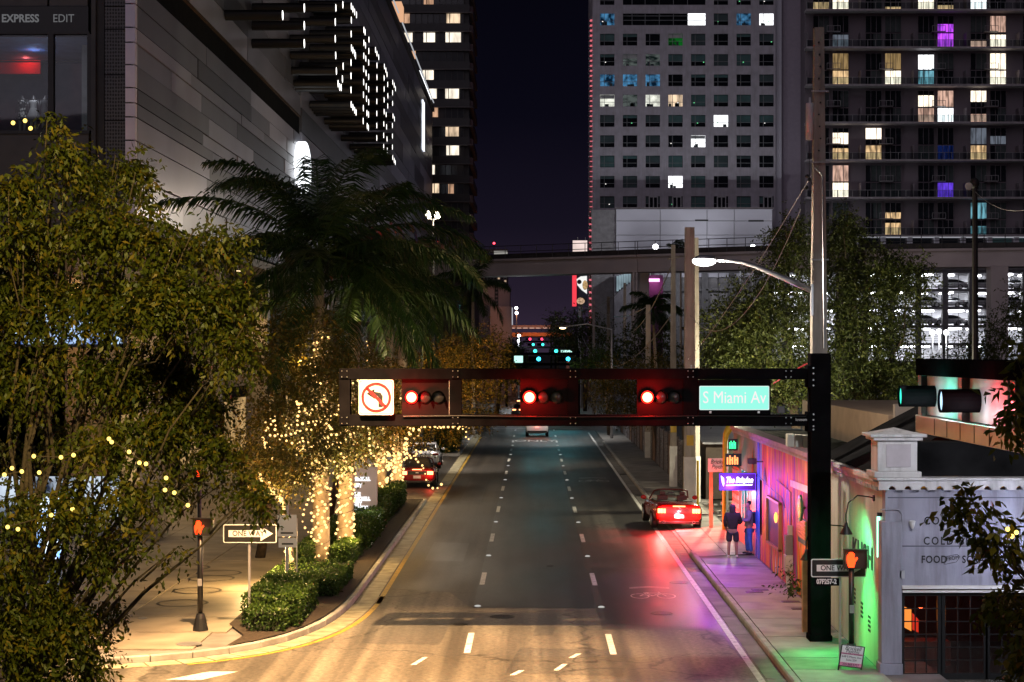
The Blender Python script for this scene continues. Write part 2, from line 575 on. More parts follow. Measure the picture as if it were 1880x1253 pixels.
# stop line and far crosswalk, ONLY
MB().poly([(-4.1, 167, .008), (4.6, 167, .008), (4.6, 167.7, .008), (-4.1, 167.7, .008)]).build('stop_line', PAINT_W, road)
MB().poly([(-4.1, 171, .008), (4.6, 171, .008), (4.6, 171.5, .008), (-4.1, 171.5, .008)]).build('crosswalk_line', PAINT_W, road)
MB().poly([(-4.1, 174.2, .008), (4.6, 174.2, .008), (4.6, 174.7, .008), (-4.1, 174.7, .008)]).build('crosswalk_line', PAINT_W, road)
o = lettering('road_lettering', 'ONLY', (.2, 143.0, .009), 2.0, PAINT_W, road, rot=(0, 0, 0), align='CENTER', bold=.02, ext=0.0)
o.scale = (.62, 1.9, 1)
# crosswalk bars on the near street (bottom of the picture)
for (xa, ya, xb, yb) in ((-7.75, 38.35, -7.0, 39.35),):
    MB().poly([(xa, ya, .008), (xa + .75, ya, .008), (xb + .62, yb, .008), (xb, yb, .008)]).build('crosswalk_bar', PAINT_W, road)
for (xx, yy, s_) in ((-2.6, 40.7, .5), (.55, 39.9, .4), (-.4, 39.2, .3), (.9, 41.4, .3)):
    MB().poly([(xx - .1, yy - s_, .008), (xx + .02, yy - s_, .008), (xx + .22, yy + s_, .008), (xx + .1, yy + s_, .008)]).build('worn_mark', PAINT_W, road)
# shared-lane bicycle symbols
def sharrow(x, y, s):
    g = MB()
    for cx in (-.48, .48):
        n = 18
        for k in range(n):
            a, b = 2 * math.pi * k / n, 2 * math.pi * (k + 1) / n
            g.poly([(x + s * (cx + .30 * math.cos(a)), y + s * 1.9 * .30 * math.sin(a), .009), (x + s * (cx + .35 * math.cos(a)), y + s * 1.9 * .35 * math.sin(a), .009),
                    (x + s * (cx + .35 * math.cos(b)), y + s * 1.9 * .35 * math.sin(b), .009), (x + s * (cx + .30 * math.cos(b)), y + s * 1.9 * .30 * math.sin(b), .009)])
    def bar(a, b, w=.025):
        a, b = Vector(a), Vector(b)
        d = (b - a).normalized(); n_ = Vector((-d.y, d.x)) * w
        g.poly([(x + s * p.x, y + s * 1.9 * p.y, .009) for p in (a - n_, b - n_, b + n_, a + n_)])
    bar((-.48, 0), (-.2, .42)); bar((-.2, .42), (.3, .42)); bar((.3, .42), (.48, 0)); bar((-.2, .42), (0, .02)); bar((0, .02), (.3, .42)); bar((-.48, 0), (0, .02)); bar((.3, .42), (.26, .6)); bar((-.3, .5), (-.1, .5))
    bar((-.75, 1.25), (0, 1.42)); bar((0, 1.42), (.75, 1.25)); bar((-.75, 1.12), (0, 1.29)); bar((0, 1.29), (.75, 1.12))
    g.build('bicycle_symbol', PAINT_W, road)
sharrow(3.42, 51.6, .78)
sharrow(3.3, 98, 1.0)
# covers and drains
IRON = mat('cast_iron', (.045, .042, .04), .5, metal=.6, var=.4, scale=12, bump=.6, bscale=60)
for (px, py, r_) in ((922, 1133, .33), (1215, 1127, .3), (1247, 1070, .3), (845, 1147, .2), (1010, 1040, .12)):
    Y = F * H / (py - CY)
    c_ = (gx(px, Y), Y, .006)
    MB().lathe(c_, [(r_, 0), (r_, .006), (r_ * .9, .007), (r_ * .9, .004), (.001, .005)], 18).build('manhole_cover', IRON, road)

# --- pavement with kerb, east side
swR = tag(MB().box(5.52, 8.6, 18, 60.8, -.05, .12).box(5.52, 7.62, 76.2, 160, -.05, .12).poly([(5.42, 60.8, .03), (7.62, 60.8, .12), (7.62, 76.2, .12), (5.42, 76.2, .03)]).build('sidewalk_east', CONC_D), kind='structure')
KERB = mat('kerb_concrete', (.34, .33, .31), .7, var=.3, scale=2, bump=.3)
kb = MB().prism_y([(0, 0), (.155, 0), (.155, .155), (.03, .155), (0, .12)], 0, 2.98).mesh('kerb_stone', KERB)
for k in range(40):
    y0 = 20.0 + 3.0 * k
    if 60.5 < y0 + 1.5 < 76.3:
        inst('kerb_stone', kb, swR, (5.36, y0, -.06), sc=(1, 1, .6))
    else:
        inst('kerb_stone', kb, swR, (5.36, y0, 0))
slab = MB().box(-.92, .92, -.735, .735, 0, .04).mesh('paving_slab', CONC)
slab2 = MB().box(-.92, .92, -.735, .735, 0, .04).mesh('paving_slab', mat('concrete_worn', (.25, .235, .21), .62, var=.4, scale=1.6, bump=.3))
for k in range(44):
    y0 = 30.5 + 1.5 * k
    if y0 > 60 and y0 < 77:
        continue
    inst('paving_slab', slab if k % 3 else slab2, swR, (6.46, y0, .115 + .003 * (k % 2)))
apr = MB().poly([(-.5, -.97, 0), (.5, -.97, .045), (.5, .97, .045), (-.5, .97, 0)]).mesh('apron_slab', CONC_L)
for i in range(2):
    for k in range(7):
        inst('apron_slab', apr, swR, (6.02 + i * 1.03, 62.2 + 2.0 * k, .06 + .047 * i))
for (px, py) in ((1385, 1087), (1395, 1083), (1452, 1105), (1470, 1118)):
    Y = F * 6.74 / (py - CY)
    MB().box(gx(px, Y) - .24, gx(px, Y) + .24, Y - .16, Y + .16, .158, .166).build('utility_cover', IRON, swR)
# gutter on the east side: storm drain grates
for y0 in (57.2, 87.5, 103):
    g = MB()
    for k in range(9):
        g.box(4.96, 5.33, y0 + k * .11, y0 + k * .11 + .06, .004, .02)
    g.build('drain_grate', IRON, road)
gut = MB().box(-.2, .2, -1.48, 1.48, 0, .012).mesh('gutter_slab', CONC_D)
for k in range(34):
    inst('gutter_slab', gut, road, (5.14, 37 + 3.0 * k, .0))

# --- pavement / plaza, west side, with the rounded corner
pts = [kerb_pt(i / 24, -.15) for i in range(25)]
inner = [(p.x, p.y) for p in pts]
poly = [(-5.07, 84)] + inner + [(-60, 39.55), (-60, 84)]
plaza = tag(MB().prism_z([(x, y) for x, y in reversed(poly)], -.05, .12).box(-60, -9, 84, 122, -.05, .12).box(-60, -5.07, 122, 420, -.05, .12).build('sidewalk_west', CONC_D), kind='structure')
# kerb stones along the curve and the straight
def kerb_seg(a, b, wd=.15):
    a, b = Vector(a), Vector(b)
    d = (b - a).normalized(); n_ = Vector((-d.y, d.x)) * wd
    a2, b2 = a + d * .012, b - d * .012
    MB().prism_z([(a2.x, a2.y), (b2.x, b2.y), (b2.x - n_.x, b2.y - n_.y), (a2.x - n_.x, a2.y - n_.y)][::-1], -.02, .155).build('kerb_stone', KERB, plaza, bevel=.02)
for i in range(12):
    kerb_seg(kerb_pt(i / 12), kerb_pt((i + 1) / 12))
for k in range(11):
    kerb_seg((-4.92, 84.3 - 3 * k), (-4.92, 81.3 - 3 * k))
for k in range(16):
    kerb_seg((-12 - 3 * k, 39.7), (-15 - 3 * k, 39.7))
for k in range(12):
    kerb_seg((-4.92, 158 - 3 * k), (-4.92, 155 - 3 * k))
kerb_seg((-8.85, 122), (-5.0, 122)); kerb_seg((-5.0, 84.2), (-8.9, 84.2))
# large plaza slabs
PAVE = [mat('plaza_concrete_a', (.25, .215, .165), .55, var=.28, scale=.9, bump=.25), mat('plaza_concrete_b', (.205, .175, .135), .5, var=.32, scale=.8, bump=.25), mat('plaza_concrete_c', (.285, .245, .19), .55, var=.25, scale=1.0, bump=.25)]
pm = [MB().box(-1.49, 1.49, -1.24, 1.24, 0, .04).mesh('paving_slab', m_) for m_ in PAVE]
for i in range(5):
    for k in range(17):
        x0, y0 = -8.9 - 3.02 * i, 42.7 + 2.52 * k
        if k == 0 and i == 0: x0 -= .35
        inst('paving_slab', pm[(i * 5 + k * 3 + (i * k) % 2) % 3], plaza, (x0, y0, .116 + .002 * ((i + k) % 3)))
ring = MB()
n = 40
for k in range(n):
    a, b = 2 * math.pi * k / n, 2 * math.pi * (k + 1) / n
    ring.poly([(.62 * math.cos(a), .62 * math.sin(a), 0), (.70 * math.cos(a), .70 * math.sin(a), 0), (.70 * math.cos(b), .70 * math.sin(b), 0), (.62 * math.cos(b), .62 * math.sin(b), 0)])
ringm = ring.mesh('inlay_ring', IRON)
for (px, py) in ((335, 1107), (362, 1084), (388, 1062), (402, 1052), (345, 1042)):
    Y = F * 6.73 / (py - CY)
    inst('inlay_ring', ringm, plaza, (gx(px, Y), Y, .166))
for (px, py, r_) in ((348, 1182, .3), (262, 1135, .12)):
    Y = F * 6.73 / (py - CY)
    MB().lathe((gx(px, Y), Y, .164), [(r_, 0), (r_, .006), (.001, .007)], 18).build('utility_cover', mat('steel_cover', (.4, .4, .42), .4, metal=.7), plaza)
# concrete gutter strip beside the kerb
gs = MB().box(-.265, .265, -.98, .98, 0, .014).mesh('gutter_slab', mat('gutter_concrete', (.33, .30, .20), .6, var=.35, scale=2.4, bump=.3))
for k in range(52):
    y0 = 52.4 + 2.0 * k
    inst('gutter_slab', gs, road, (-4.64, y0, 0))
gcv = MB()
for i in range(16):
    t0, t1 = i / 17, (i + .94) / 17
    a0, a1, b0, b1 = kerb_pt(t0, .03), kerb_pt(t0, .56), kerb_pt(t1, .03), kerb_pt(t1, .56)
    gcv = MB().prism_z([(a0.x, a0.y), (a1.x, a1.y), (b1.x, b1.y), (b0.x, b0.y)], 0, .014)
    gcv.build('gutter_slab', M['gutter_concrete'], road)
# planting bed
bedp = [kerb_pt(t, -.17) for t in (0, .1, .2, .3, .4, .5, .58)]
bed = tag(MB().poly([(-5.1, 84, .17)] + [(p.x, p.y, .17) for p in bedp] + [(-6.9, 43.4, .17), (-7.55, 45.2, .17), (-7.55, 84, .17)]).build('planting_bed', SOIL), kind='structure')
# ================================================================== shopping mall, west side
XW = -16.0
mall = thing('shopping_mall', 'grey shopping centre with slanting metal panel rows and lit black tubes', 'building', (-22, 120, 0))
PAN = [mat('metal_panel_a', (.18, .182, .215), .36, metal=.3, var=.15, scale=.3), mat('metal_panel_b', (.085, .087, .104), .40, metal=.3, var=.15, scale=.3),
       mat('metal_panel_c', (.42, .415, .50), .34, metal=.3, var=.12, scale=.3), mat('metal_panel_d', (.27, .268, .325), .32, metal=.3, var=.15, scale=.3)]
DARK = mat('dark_backing', (.012, .012, .013), .9, spec=.02)
bx('wall_core', DARK, -17.2, XW - .12, 73.42, 81, 12.35, 46, mall)
bx('wall_core', DARK, -40, XW - .12, 81, 125.4, 12.35, 46, mall)
bx('wall_core', mat('dusk_concrete', (.16, .15, .155), .6, var=.2, scale=.4), -40, XW - .12, 125.4, 292, 10, 45.6, mall)
zs = [12.46, 13.95, 15.46, 16.4, 16.97, 17.58, 18.5, 19.4, 20.0, 20.95, 21.9]
rr_ = random.Random(3)
z = 23.25
zs2 = [z]
while z < 45.3:
    z += rr_.choice((1.0, 1.4, 1.75, 2.1))
    zs2.append(min(z, 45.5))
npan = 0
for rows in (zs, zs2):
    for i in range(len(rows) - 1):
        z0, z1 = rows[i], rows[i + 1]
        if z1 - z0 < .2: continue
        y = 73.4
        first = True
        while y < 125.2:
            ln = rr_.uniform(7, 19)
            y1 = min(y + ln, 125.3)
            if 125.3 - y1 < 2.5: y1 = 125.3
            if z0 < H + .1945 * y1 + 2:
                d = rr_.uniform(-.02, .05)
                MB().box(XW - .11, XW + d, y + .02, y1 - .02, z0 + .025, z1 - .025).build('wall_panel', PAN[rr_.choice((0, 0, 1, 2, 3))], mall)
                npan += 1
            y = y1
# panel rows of the far half, lower band only where it shows between palm and tubes
z = 10.3
while z < 45.0:
    z1 = z + rr_.choice((1.3, 1.7, 2.3))
    y = 125.6
    while y < 288:
        y1 = min(y + rr_.uniform(18, 42), 288)
        if z < H + .1945 * y1:
            MB().box(XW - .11, XW + rr_.uniform(-.02, .05), y + .03, y1 - .03, z + .03, min(z1, 45.4) - .03).build('wall_panel', PAN[rr_.choice((0, 1, 3, 3, 2))], mall)
            npan += 1
        y = y1
    z = z1
# the horizontal shadow gap with a warm soffit
bx('soffit', mat('soffit_bronze', (.07, .045, .03), .8, spec=.1), XW - .6, XW + .02, 73.5, 125.0, 23.16, 23.24, mall)
# pale corner fin in segments
FIN = mat('fin_white', (.82, .78, .95), .45, var=.08, scale=1)
fz = [12.46, 13.95, 15.46, 16.4, 16.97, 17.58, 18.5, 19.4, 20.0, 20.95, 22.0]
for a, b in zip(fz[:-1], fz[1:]):
    bx('corner_fin', FIN, XW - .37, XW + .03, 73.0, 73.38, a + .03, b - .03, mall)
# roofline, glass balustrade, lit cornice
bx('roof_edge', mat('dark_trim', (.05, .05, .055), .5), -40, XW + .25, 73.4, 291.5, 45.62, 46.2, mall)
# black tubes with glowing ends
TUBE = mat('tube_black', (.012, .012, .013), .5)
TEND = emat('tube_lamp', (1.0, .97, .92), 3.2)
ends = [(70,108),(221,57),(221,180),(221,305),(441,57),(437,155),(437,272),(440,388),(445,497),(490,35),(492,463),(487,552),(457,585),(467,608),(478,612),(549,45),(560,65),(572,85),(585,105),(549,142),(548,238),(550,335),(560,352),(572,372),(578,390),(547,437),(547,530),(547,628),(548,730),(560,750),(572,770),(582,785),(637,210),(645,225),(637,300),(648,318),(672,277),(671,357),(636,390),(650,410),(635,482),(652,510),(670,437),(670,537),(635,574),(653,604),(670,624),(634,662),(655,690),(670,714),(633,755),(658,790),(669,800),(632,845),(660,880),(668,892),(718,350),(728,375),(740,400),(728,457),(728,540),(728,624),(727,708),(727,792),(727,877),(727,963),(780,465),(790,490),(798,520),(778,545),(778,622),(778,698),(778,780),(792,800),(776,866),(775,945),(775,1025),(803,590),(804,670),(803,740),(795,886),(798,970),(800,1050),(838,575),(848,595),(857,620),(837,648),(837,722),(840,810),(850,830),(836,877),(836,950),(836,1027),(838,1100),(848,1120),(856,1135)]
tm = MB().lathe((0, 0, 0), [(.28, -2.95), (.28, 0), (.262, .015), (.262, -.02)], 14, axis='x').mesh('light_tube', TUBE)
em_ = MB().lathe((0, 0, 0), [(.262, -.02), (.25, .02), (.0001, .04)], 14, axis='x').mesh('tube_lamp', TEND)
for (ex, ey) in ends:
    px, py = 500 + ex / 3.797, ey / 3.797
    Y = 13.0 * F / (CX - px)
    t = inst('light_tube', tm, mall, (-13.0, Y, gz(py, Y)))
    e = bpy.data.objects.new('tube_lamp', em_); COL.objects.link(e); e.parent = t
# bright oval logo sign on the side wall
Yl = 16 * F / (CX - 549)
sg = thing('oval_sign', 'glowing white oval sign on the mall side behind the palm', 'sign', (XW + .3, Yl, gz(308, Yl)))
ov = MB()
n = 28
c0 = Vector((XW + .05, Yl, gz(308, Yl)))
for xx, s_ in ((XW + .05, 1.0), (XW + .45, 1.0)):
    pass
ov.v = [(XW + .02, c0.y + 2.9 * math.cos(2 * math.pi * k / n), c0.z + 1.75 * math.sin(2 * math.pi * k / n)) for k in range(n)] + [(XW + .5, c0.y + 2.9 * math.cos(2 * math.pi * k / n), c0.z + 1.75 * math.sin(2 * math.pi * k / n)) for k in range(n)]
ov.f = [tuple(range(n)), tuple(range(n, 2 * n))] + [(k, (k + 1) % n, n + (k + 1) % n, n + k) for k in range(n)]
ov.build('sign_body', emat('oval_sign_light', (.93, .97, 1.0), 2.2), sg)
# lower, set-back storeys
STONE = mat('warm_stone', (.30, .22, .13), .6, var=.3, scale=.6)
bx('lower_wall', STONE, -40, -19.2, 75, 292, .12, 12.3, mall)
bx('canopy_slab', mat('canopy_grey', (.22, .21, .20), .6), -40, XW + .02, 73.3, 292, 11.9, 12.34, mall)
for k, yy in enumerate((80, 95, 112, 132, 158, 190)):
    c = bx('column', mat('column_stone', (.42, .38, .34), .55, var=.15), -17.3, -16.35, yy, yy + .95, .12, 11.9, mall)
for k in range(8):   # storefront glass along the plaza, dimly lit behind
    y0 = 84 + 14 * k
    bx('shop_window', emat('shop_glow', (1.0, .62, .25), .55, var=.7, scale=(.5, .5, .9)), -19.25, -19.1, y0, y0 + 9, .6, 4.0, mall)
    bx('window_frame', DARK, -19.2, -19.02, y0 - .3, y0, .2, 4.3, mall)
    bx('shop_sign_band', DARK, -19.22, -19.0, y0 - .3, y0 + 9.3, 4.05, 4.75, mall)
for k in range(5):   # added canopy downlights, put in to brighten wall and plaza
    dx_, dy_ = -17.8, 77 + 11 * k
    MB().lathe((dx_, dy_, 11.86), [(.22, 0), (.22, .04)], 14).build('added_downlight', emat('added_downlight_warm', (1, .74, .4), 4), mall)
    lamp('canopy_light', (dx_, dy_, 11.5), (1.0, .64, .28), 1300, .15, mall, 120, (dx_ + 2.5, dy_ - 2.5, 0), .6)
# --- front of the mall: boutique windows three floors up
Yf = 73.0
DKF = mat('frame_charcoal', (.022, .022, .024), .45)
PANEL = mat('front_panel', (.085, .083, .088), .6, var=.12)
def fX(px): return gx(px, Yf)
def fZ(py): return gz(py, Yf)
bx('front_panel', PANEL, fX(-260), fX(86), Yf + .05, Yf + .3, fZ(11), fZ(-60), mall)
bx('front_panel', PANEL, fX(90), fX(160), Yf + .05, Yf + .3, fZ(11), fZ(-60), mall)
bx('sign_band', mat('band_black', (.01, .01, .011), .35), fX(-260), fX(162), Yf, Yf + .3, fZ(58), fZ(12), mall)
bx('front_panel', PANEL, fX(-260), fX(162), Yf + .05, Yf + .3, fZ(420), fZ(246), mall)
bx('window_sill', DKF, fX(-260), fX(164), Yf - .02, Yf + .3, fZ(246), fZ(240), mall)
bx('window_head', DKF, fX(-260), fX(164), Yf - .01, Yf + .3, fZ(63), fZ(58), mall)
for a, b in ((88, 98), (160, 168), (-160, -152)):
    bx('window_mullion', DKF, fX(a), fX(b), Yf - .01, Yf + .3, fZ(240), fZ(63), mall)
bx('front_pier', mat('pier_grey', (.05, .05, .052), .5), fX(168), fX(176), Yf - .05, Yf + .4, fZ(430), fZ(-60), mall)
bx('front_pier', mat('pier_dark', (.028, .028, .03), .6), fX(176), fX(190), Yf + .1, Yf + .4, fZ(430), fZ(-60), mall)
for a, b in ((-260, 88), (98, 160)):
    MB().box(fX(a), fX(b), Yf + .14, Yf + .16, fZ(240), fZ(63)).build('window_pane', glass('shop_glass', (.86, .9, .92)), mall)
LET = mat('letter_grey', (.42, .42, .44), .5)
LET2 = emat('letter_lit', (.62, .62, .66), .20)
lettering('lettering', 'EXPRESS', (fX(3), Yf - .03, fZ(35)), .44, LET2, mall, bold=.012, xs=.92)
lettering('lettering', 'EDIT', (fX(97), Yf - .03, fZ(35)), .46, LET2, mall, xs=.9)
# the room behind the glass
bx('shop_floor', mat('shop_floor', (.16, .15, .14), .5), fX(-260), fX(168), Yf + .3, Yf + 7, fZ(252), fZ(243), mall)
bx('shop_ceiling', mat('shop_ceiling', (.10, .12, .2), .8), fX(-260), fX(168), Yf + .3, Yf + 7, fZ(66), fZ(60), mall)
bx('shop_back_wall', mat('shop_wall', (.12, .115, .12), .8), fX(-260), fX(168), Yf + 7, Yf + 7.2, fZ(250), fZ(60), mall)
bx('shop_partition', mat('shop_partition', (.30, .30, .29), .8), fX(125), fX(160), Yf + 2.2, Yf + 2.4, fZ(243), fZ(64), mall)
bx('shop_beam', DKF, fX(-260), fX(120), Yf + 3.0, Yf + 3.12, fZ(92), fZ(90), mall)
bx('red_panel', mat('red_panel', (.55, .01, .01), .7, var=.05), gx(-90, 79), gx(74, 79), Yf + 6, Yf + 6.15, gz(136, 79), gz(111, 79), mall)
lamp('shop_lamp', (gx(48, 78.6), Yf + 5.55, gz(112, 78.6)), (1, .12, .10), 16, .05, mall)
lamp('shop_lamp', (fX(52), Yf + .6, fZ(150)), (.9, .9, 1), 26, .04, mall)
lamp('shop_lamp', (fX(20), Yf + 3.4, fZ(76)), (.35, .5, 1), 16, .06, mall)
# perforated metal screen
def perf():
    m = bpy.data.materials.new('perforated_metal')
    m.use_nodes = True
    nt = m.node_tree
    b = nt.nodes['Principled BSDF']
    geo = nt.nodes.new('ShaderNodeNewGeometry')
    mp = nt.nodes.new('ShaderNodeMapping'); mp.inputs['Scale'].default_value = (9, 9, 7)
    vo = nt.nodes.new('ShaderNodeTexVoronoi'); vo.inputs['Randomness'].default_value = 0.15; vo.inputs['Scale'].default_value = 1
    nt.links.new(geo.outputs['Position'], mp.inputs[0]); nt.links.new(mp.outputs[0], vo.inputs['Vector'])
    r = nt.nodes.new('ShaderNodeValToRGB')
    r.color_ramp.elements[0].position = .3; r.color_ramp.elements[1].position = .42
    r.color_ramp.elements[0].color = (.008, .008, .009, 1); r.color_ramp.elements[1].color = (.105, .105, .115, 1)
    nt.links.new(vo.outputs['Distance'], r.inputs[0]); nt.links.new(r.outputs[0], b.inputs['Base Color'])
    b.inputs['Roughness'].default_value = .5
    return m
PERF = perf()
for a, b in ((-60, 10), (12, 52), (54, 136), (138, 220), (222, 300), (302, 400)):
    bx('perforated_screen', PERF, fX(191), fX(239), Yf + .12, Yf + .2, fZ(b), fZ(a), mall)
bx('screen_backing', DARK, fX(188), fX(241), Yf + .22, Yf + .4, fZ(430), fZ(-60), mall)
# first-floor and ground-floor fronts behind the tree, with a bright blue video wall
bx('lower_front', mat('lower_front', (.10, .095, .09), .6), -40, -19.3, 75.0, 75.3, .12, 12.3, mall)
scr = thing('video_wall', 'bright blue and white video wall showing through the tree', 'screen', (fX(110), Yf + 1.2, 7))
MB().box(fX(12), fX(212), Yf + 1.2, Yf + 1.3, fZ(632), fZ(558)).build('screen', emat('video_blue', (.55, .75, 1.0), 1.5, var=.9, scale=(.9, 1, 1.2), dark=(.015, .05, .25)), scr)
bx('screen_frame', DKF, fX(6), fX(218), Yf + 1.32, Yf + 1.5, fZ(638), fZ(552), scr)
for a, b in ((-30, 60), (66, 150), (156, 204)):
    bx('shop_window', emat('shop_white', (.75, .86, 1.0), .9, var=.85, scale=(.7, 1, .8), dark=(.02, .03, .06)), fX(a), fX(b), Yf + 1.5, Yf + 1.6, fZ(955), fZ(880), mall)
kio = thing('advertising_kiosk', 'tall lit advertising kiosk screen standing on the plaza behind leaves', 'kiosk', (-15.2, 57, .16))
kx, ky = gx(88, 57), 57
bx('kiosk_body', DKF, kx - .5, kx + .5, ky, ky + .25, .16, 2.5, kio, bevel=.02)
bx('kiosk_screen', emat('kiosk_light', (.85, .93, 1.0), 2.2, var=.6, scale=(3, 1, 2), dark=(.2, .45, .9)), kx - .42, kx + .42, ky - .02, ky, .45, 2.4, kio)
# mannequins in the window
def mannequin(px, label, dress, skirt_r, top_only):
    x, y = fX(px), Yf + 1.1
    z0 = fZ(243)
    t = thing('mannequin', label, 'mannequin', (x, y, z0))
    SK = mat('mannequin_skin', (.05, .045, .045), .4)
    WH = mat('mannequin_leg', (.5, .48, .47), .4)
    MB().tube([(x - .09, y, z0), (x - .09, y, z0 + .45), (x - .08, y, z0 + .85)], [.05, .06, .085], 8).build('leg', WH, t, True)
    MB().tube([(x + .09, y, z0), (x + .09, y, z0 + .45), (x + .08, y, z0 + .85)], [.05, .06, .085], 8).build('leg', WH, t, True)
    MB().lathe((x, y, z0), [(skirt_r, .62), (skirt_r * .85, .8), (.145, 1.08), (.13, 1.14), (.17, 1.32), (.16, 1.42)], 18).build('dress', dress, t, True)
    MB().lathe((x, y, z0), [(.15, 1.40), (.1, 1.5), (.05, 1.56), (.05, 1.62)], 12).build('bust', SK, t, True)
    for s in (-1, 1):
        MB().tube([(x + s * .16, y, z0 + 1.45), (x + s * .23, y, z0 + 1.2), (x + s * .25, y - .06, z0 + .92)], [.05, .04, .03], 7).build('arm', SK, t, True)
    bx('base', DKF, x - .2, x + .2, y - .2, y + .2, z0, z0 + .02, t)
SPOT = bpy.data.materials.new('spotted_cloth'); SPOT.use_nodes = True
_nt = SPOT.node_tree
_v = _nt.nodes.new('ShaderNodeTexVoronoi'); _v.inputs['Scale'].default_value = 9
_g = _nt.nodes.new('ShaderNodeNewGeometry'); _nt.links.new(_g.outputs['Position'], _v.inputs['Vector'])
_r = _nt.nodes.new('ShaderNodeValToRGB'); _r.color_ramp.interpolation = 'CONSTANT'; _r.color_ramp.elements[0].color = (.55, .54, .5, 1); _r.color_ramp.elements[1].position = .42; _r.color_ramp.elements[1].color = (.015, .015, .015, 1)
_nt.links.new(_v.outputs['Distance'], _r.inputs[0]); _nt.links.new(_r.outputs[0], _nt.nodes['Principled BSDF'].inputs['Base Color'])
mannequin(27, 'mannequin in a black and white spotted top in the boutique window', SPOT, .2, True)
mannequin(48, 'mannequin in a short grey dress under the red panel', mat('grey_dress', (.4, .39, .38), .8), .30, False)
mannequin(70, 'mannequin in dark clothes beside the grey dress', mat('dark_dress', (.03, .03, .032), .8), .2, False)

# ================================================================== dark hotel tower behind the mall
Yh = 300.0
hot = thing('hotel_tower', 'dark slender hotel tower with scattered warm lit windows', 'building', (-25, Yh, 0))
HB = mat('tower_dark', (.035, .033, .034), .6, var=.2, scale=.2)
xr = gx(861, Yh)
bx('tower_body', HB, -60, xr, Yh + .4, Yh + 26, 0, 84, hot)
rows = [gz(34 + 34.75 * k, Yh) for k in range(-2, 12)]
HG = mat('tower_glass', (.035, .037, .042), .12, var=.3, scale=.5, spec=.8)
SPN = mat('spandrel', (.04, .038, .04), .55, var=.15)
for zc in rows:
    bx('spandrel', SPN, -60, xr + .1, Yh - .1, Yh + .4, zc - 2.25, zc - .85, hot)
    bx('ribbon_window', HG, -60, xr - .9, Yh + .22, Yh + .4, zc - .85, zc + .86, hot)
    bx('slab_edge', mat('slab_edge', (.13, .12, .125), .6), -60, xr + .5, Yh - .45, Yh + .4, zc + .86, zc + .98, hot)
    MB().prism_z([(xr, Yh + .4), (xr + .62, Yh + 1.2), (xr + .62, Yh + 25), (xr, Yh + 25)], zc - 2.2, zc - 1.0).build('side_balcony', mat('balcony_rose', (.2, .15, .16), .6), hot)
    for px in range(752, 860, 11):
        bx('mullion', SPN, gx(px, Yh) - .06, gx(px, Yh) + .06, Yh + .1, Yh + .22, zc - .85, zc + .86, hot)
WARM = emat('window_warm', (1.0, .74, .50), 1.15, var=.75, scale=(1.1, 1, .25))
WARM2 = emat('window_peach', (1.0, .58, .36), .8, var=.6, scale=(1.2, 1, .3))
WCREAM = emat('window_cream', (1.0, .88, .72), 1.5, var=.5, scale=(1.0, 1, .3))
for (px, py, w, hgt, m_) in ((832,34,25,17,WARM),(745,34,14,17,WARM2),(746,69,22,17,WCREAM),(788,69,21,17,WCREAM),(832,69,28,18,WCREAM),(757,101,12,15,WARM2),(786,138,20,17,WCREAM),(792,172,19,18,WCREAM),(830,172,25,18,WCREAM),(797,206,14,18,WARM2),(830,242,24,17,WARM),(831,276,23,18,WCREAM),(793,312,10,17,WCREAM),(828,347,10,17,WARM2),(800,346,12,17,WARM),(787,2,18,12,WARM2)):
    x0, x1, zc, hh = gx(px - w / 2, Yh), gx(px + w / 2, Yh), gz(py, Yh), hgt / 2 * Yh / F
    w_ = bx('lit_window', m_, x0, x1, Yh + .05, Yh + .2, zc - hh, zc + hh, hot)
    bx('window_bar', SPN, x0 + (x1 - x0) * .22, x0 + (x1 - x0) * .22 + .12, Yh, Yh + .05, zc - hh, zc + hh, w_)
# terraces with lit soffits stepping out near the top of the mall
for (px0, px1, py0, py1, Yq) in ((712, 737, 3, 30, 214), (738, 752, 90, 108, 262)):
    x0, x1 = gx(px0, Yq), gx(px1, Yq)
    bx('terrace_soffit', emat('soffit_peach', (1.0, .55, .32), .8), x0, x1, Yq, Yq + 4, gz(py1, Yq), gz(py0, Yq), mall)
MB().tube([(XW + .2, 205, 47.0), (XW + .2, 262, 47.0), (XW + .2, 290, 46.9)], .09, 6).build('lit_rail', emat('rail_white', (.9, .93, 1), .5), mall)
bx('light_strip', emat('strip_white', (.95, .97, 1), 2.0), XW + .06, XW + .2, 255, 283, 46.25, 46.6, mall)
bx('screen_strip', emat('strip_blue', (.85, .9, 1), 1.7), XW + .06, XW + .2, 262, 266, 36.4, 43.5, mall)

# ================================================================== pale office tower
Yt = 270.0
off = thing('office_tower', 'pale concrete office tower with a grid of square windows', 'building', (22, Yt, 0))
PALE = stained('pale_concrete', (.44, .42, .475), .7, .85, .05)
PAL2 = mat('pale_concrete_cool', (.50, .49, .56), .65, var=.1, scale=.12, bump=.05)
xl, xq = gx(1088, Yt), gx(1424, Yt)
tz = gz(-60, Yt)
bx('tower_body', PALE, xl, xq, Yt + .45, Yt + 20, 0, tz, off)
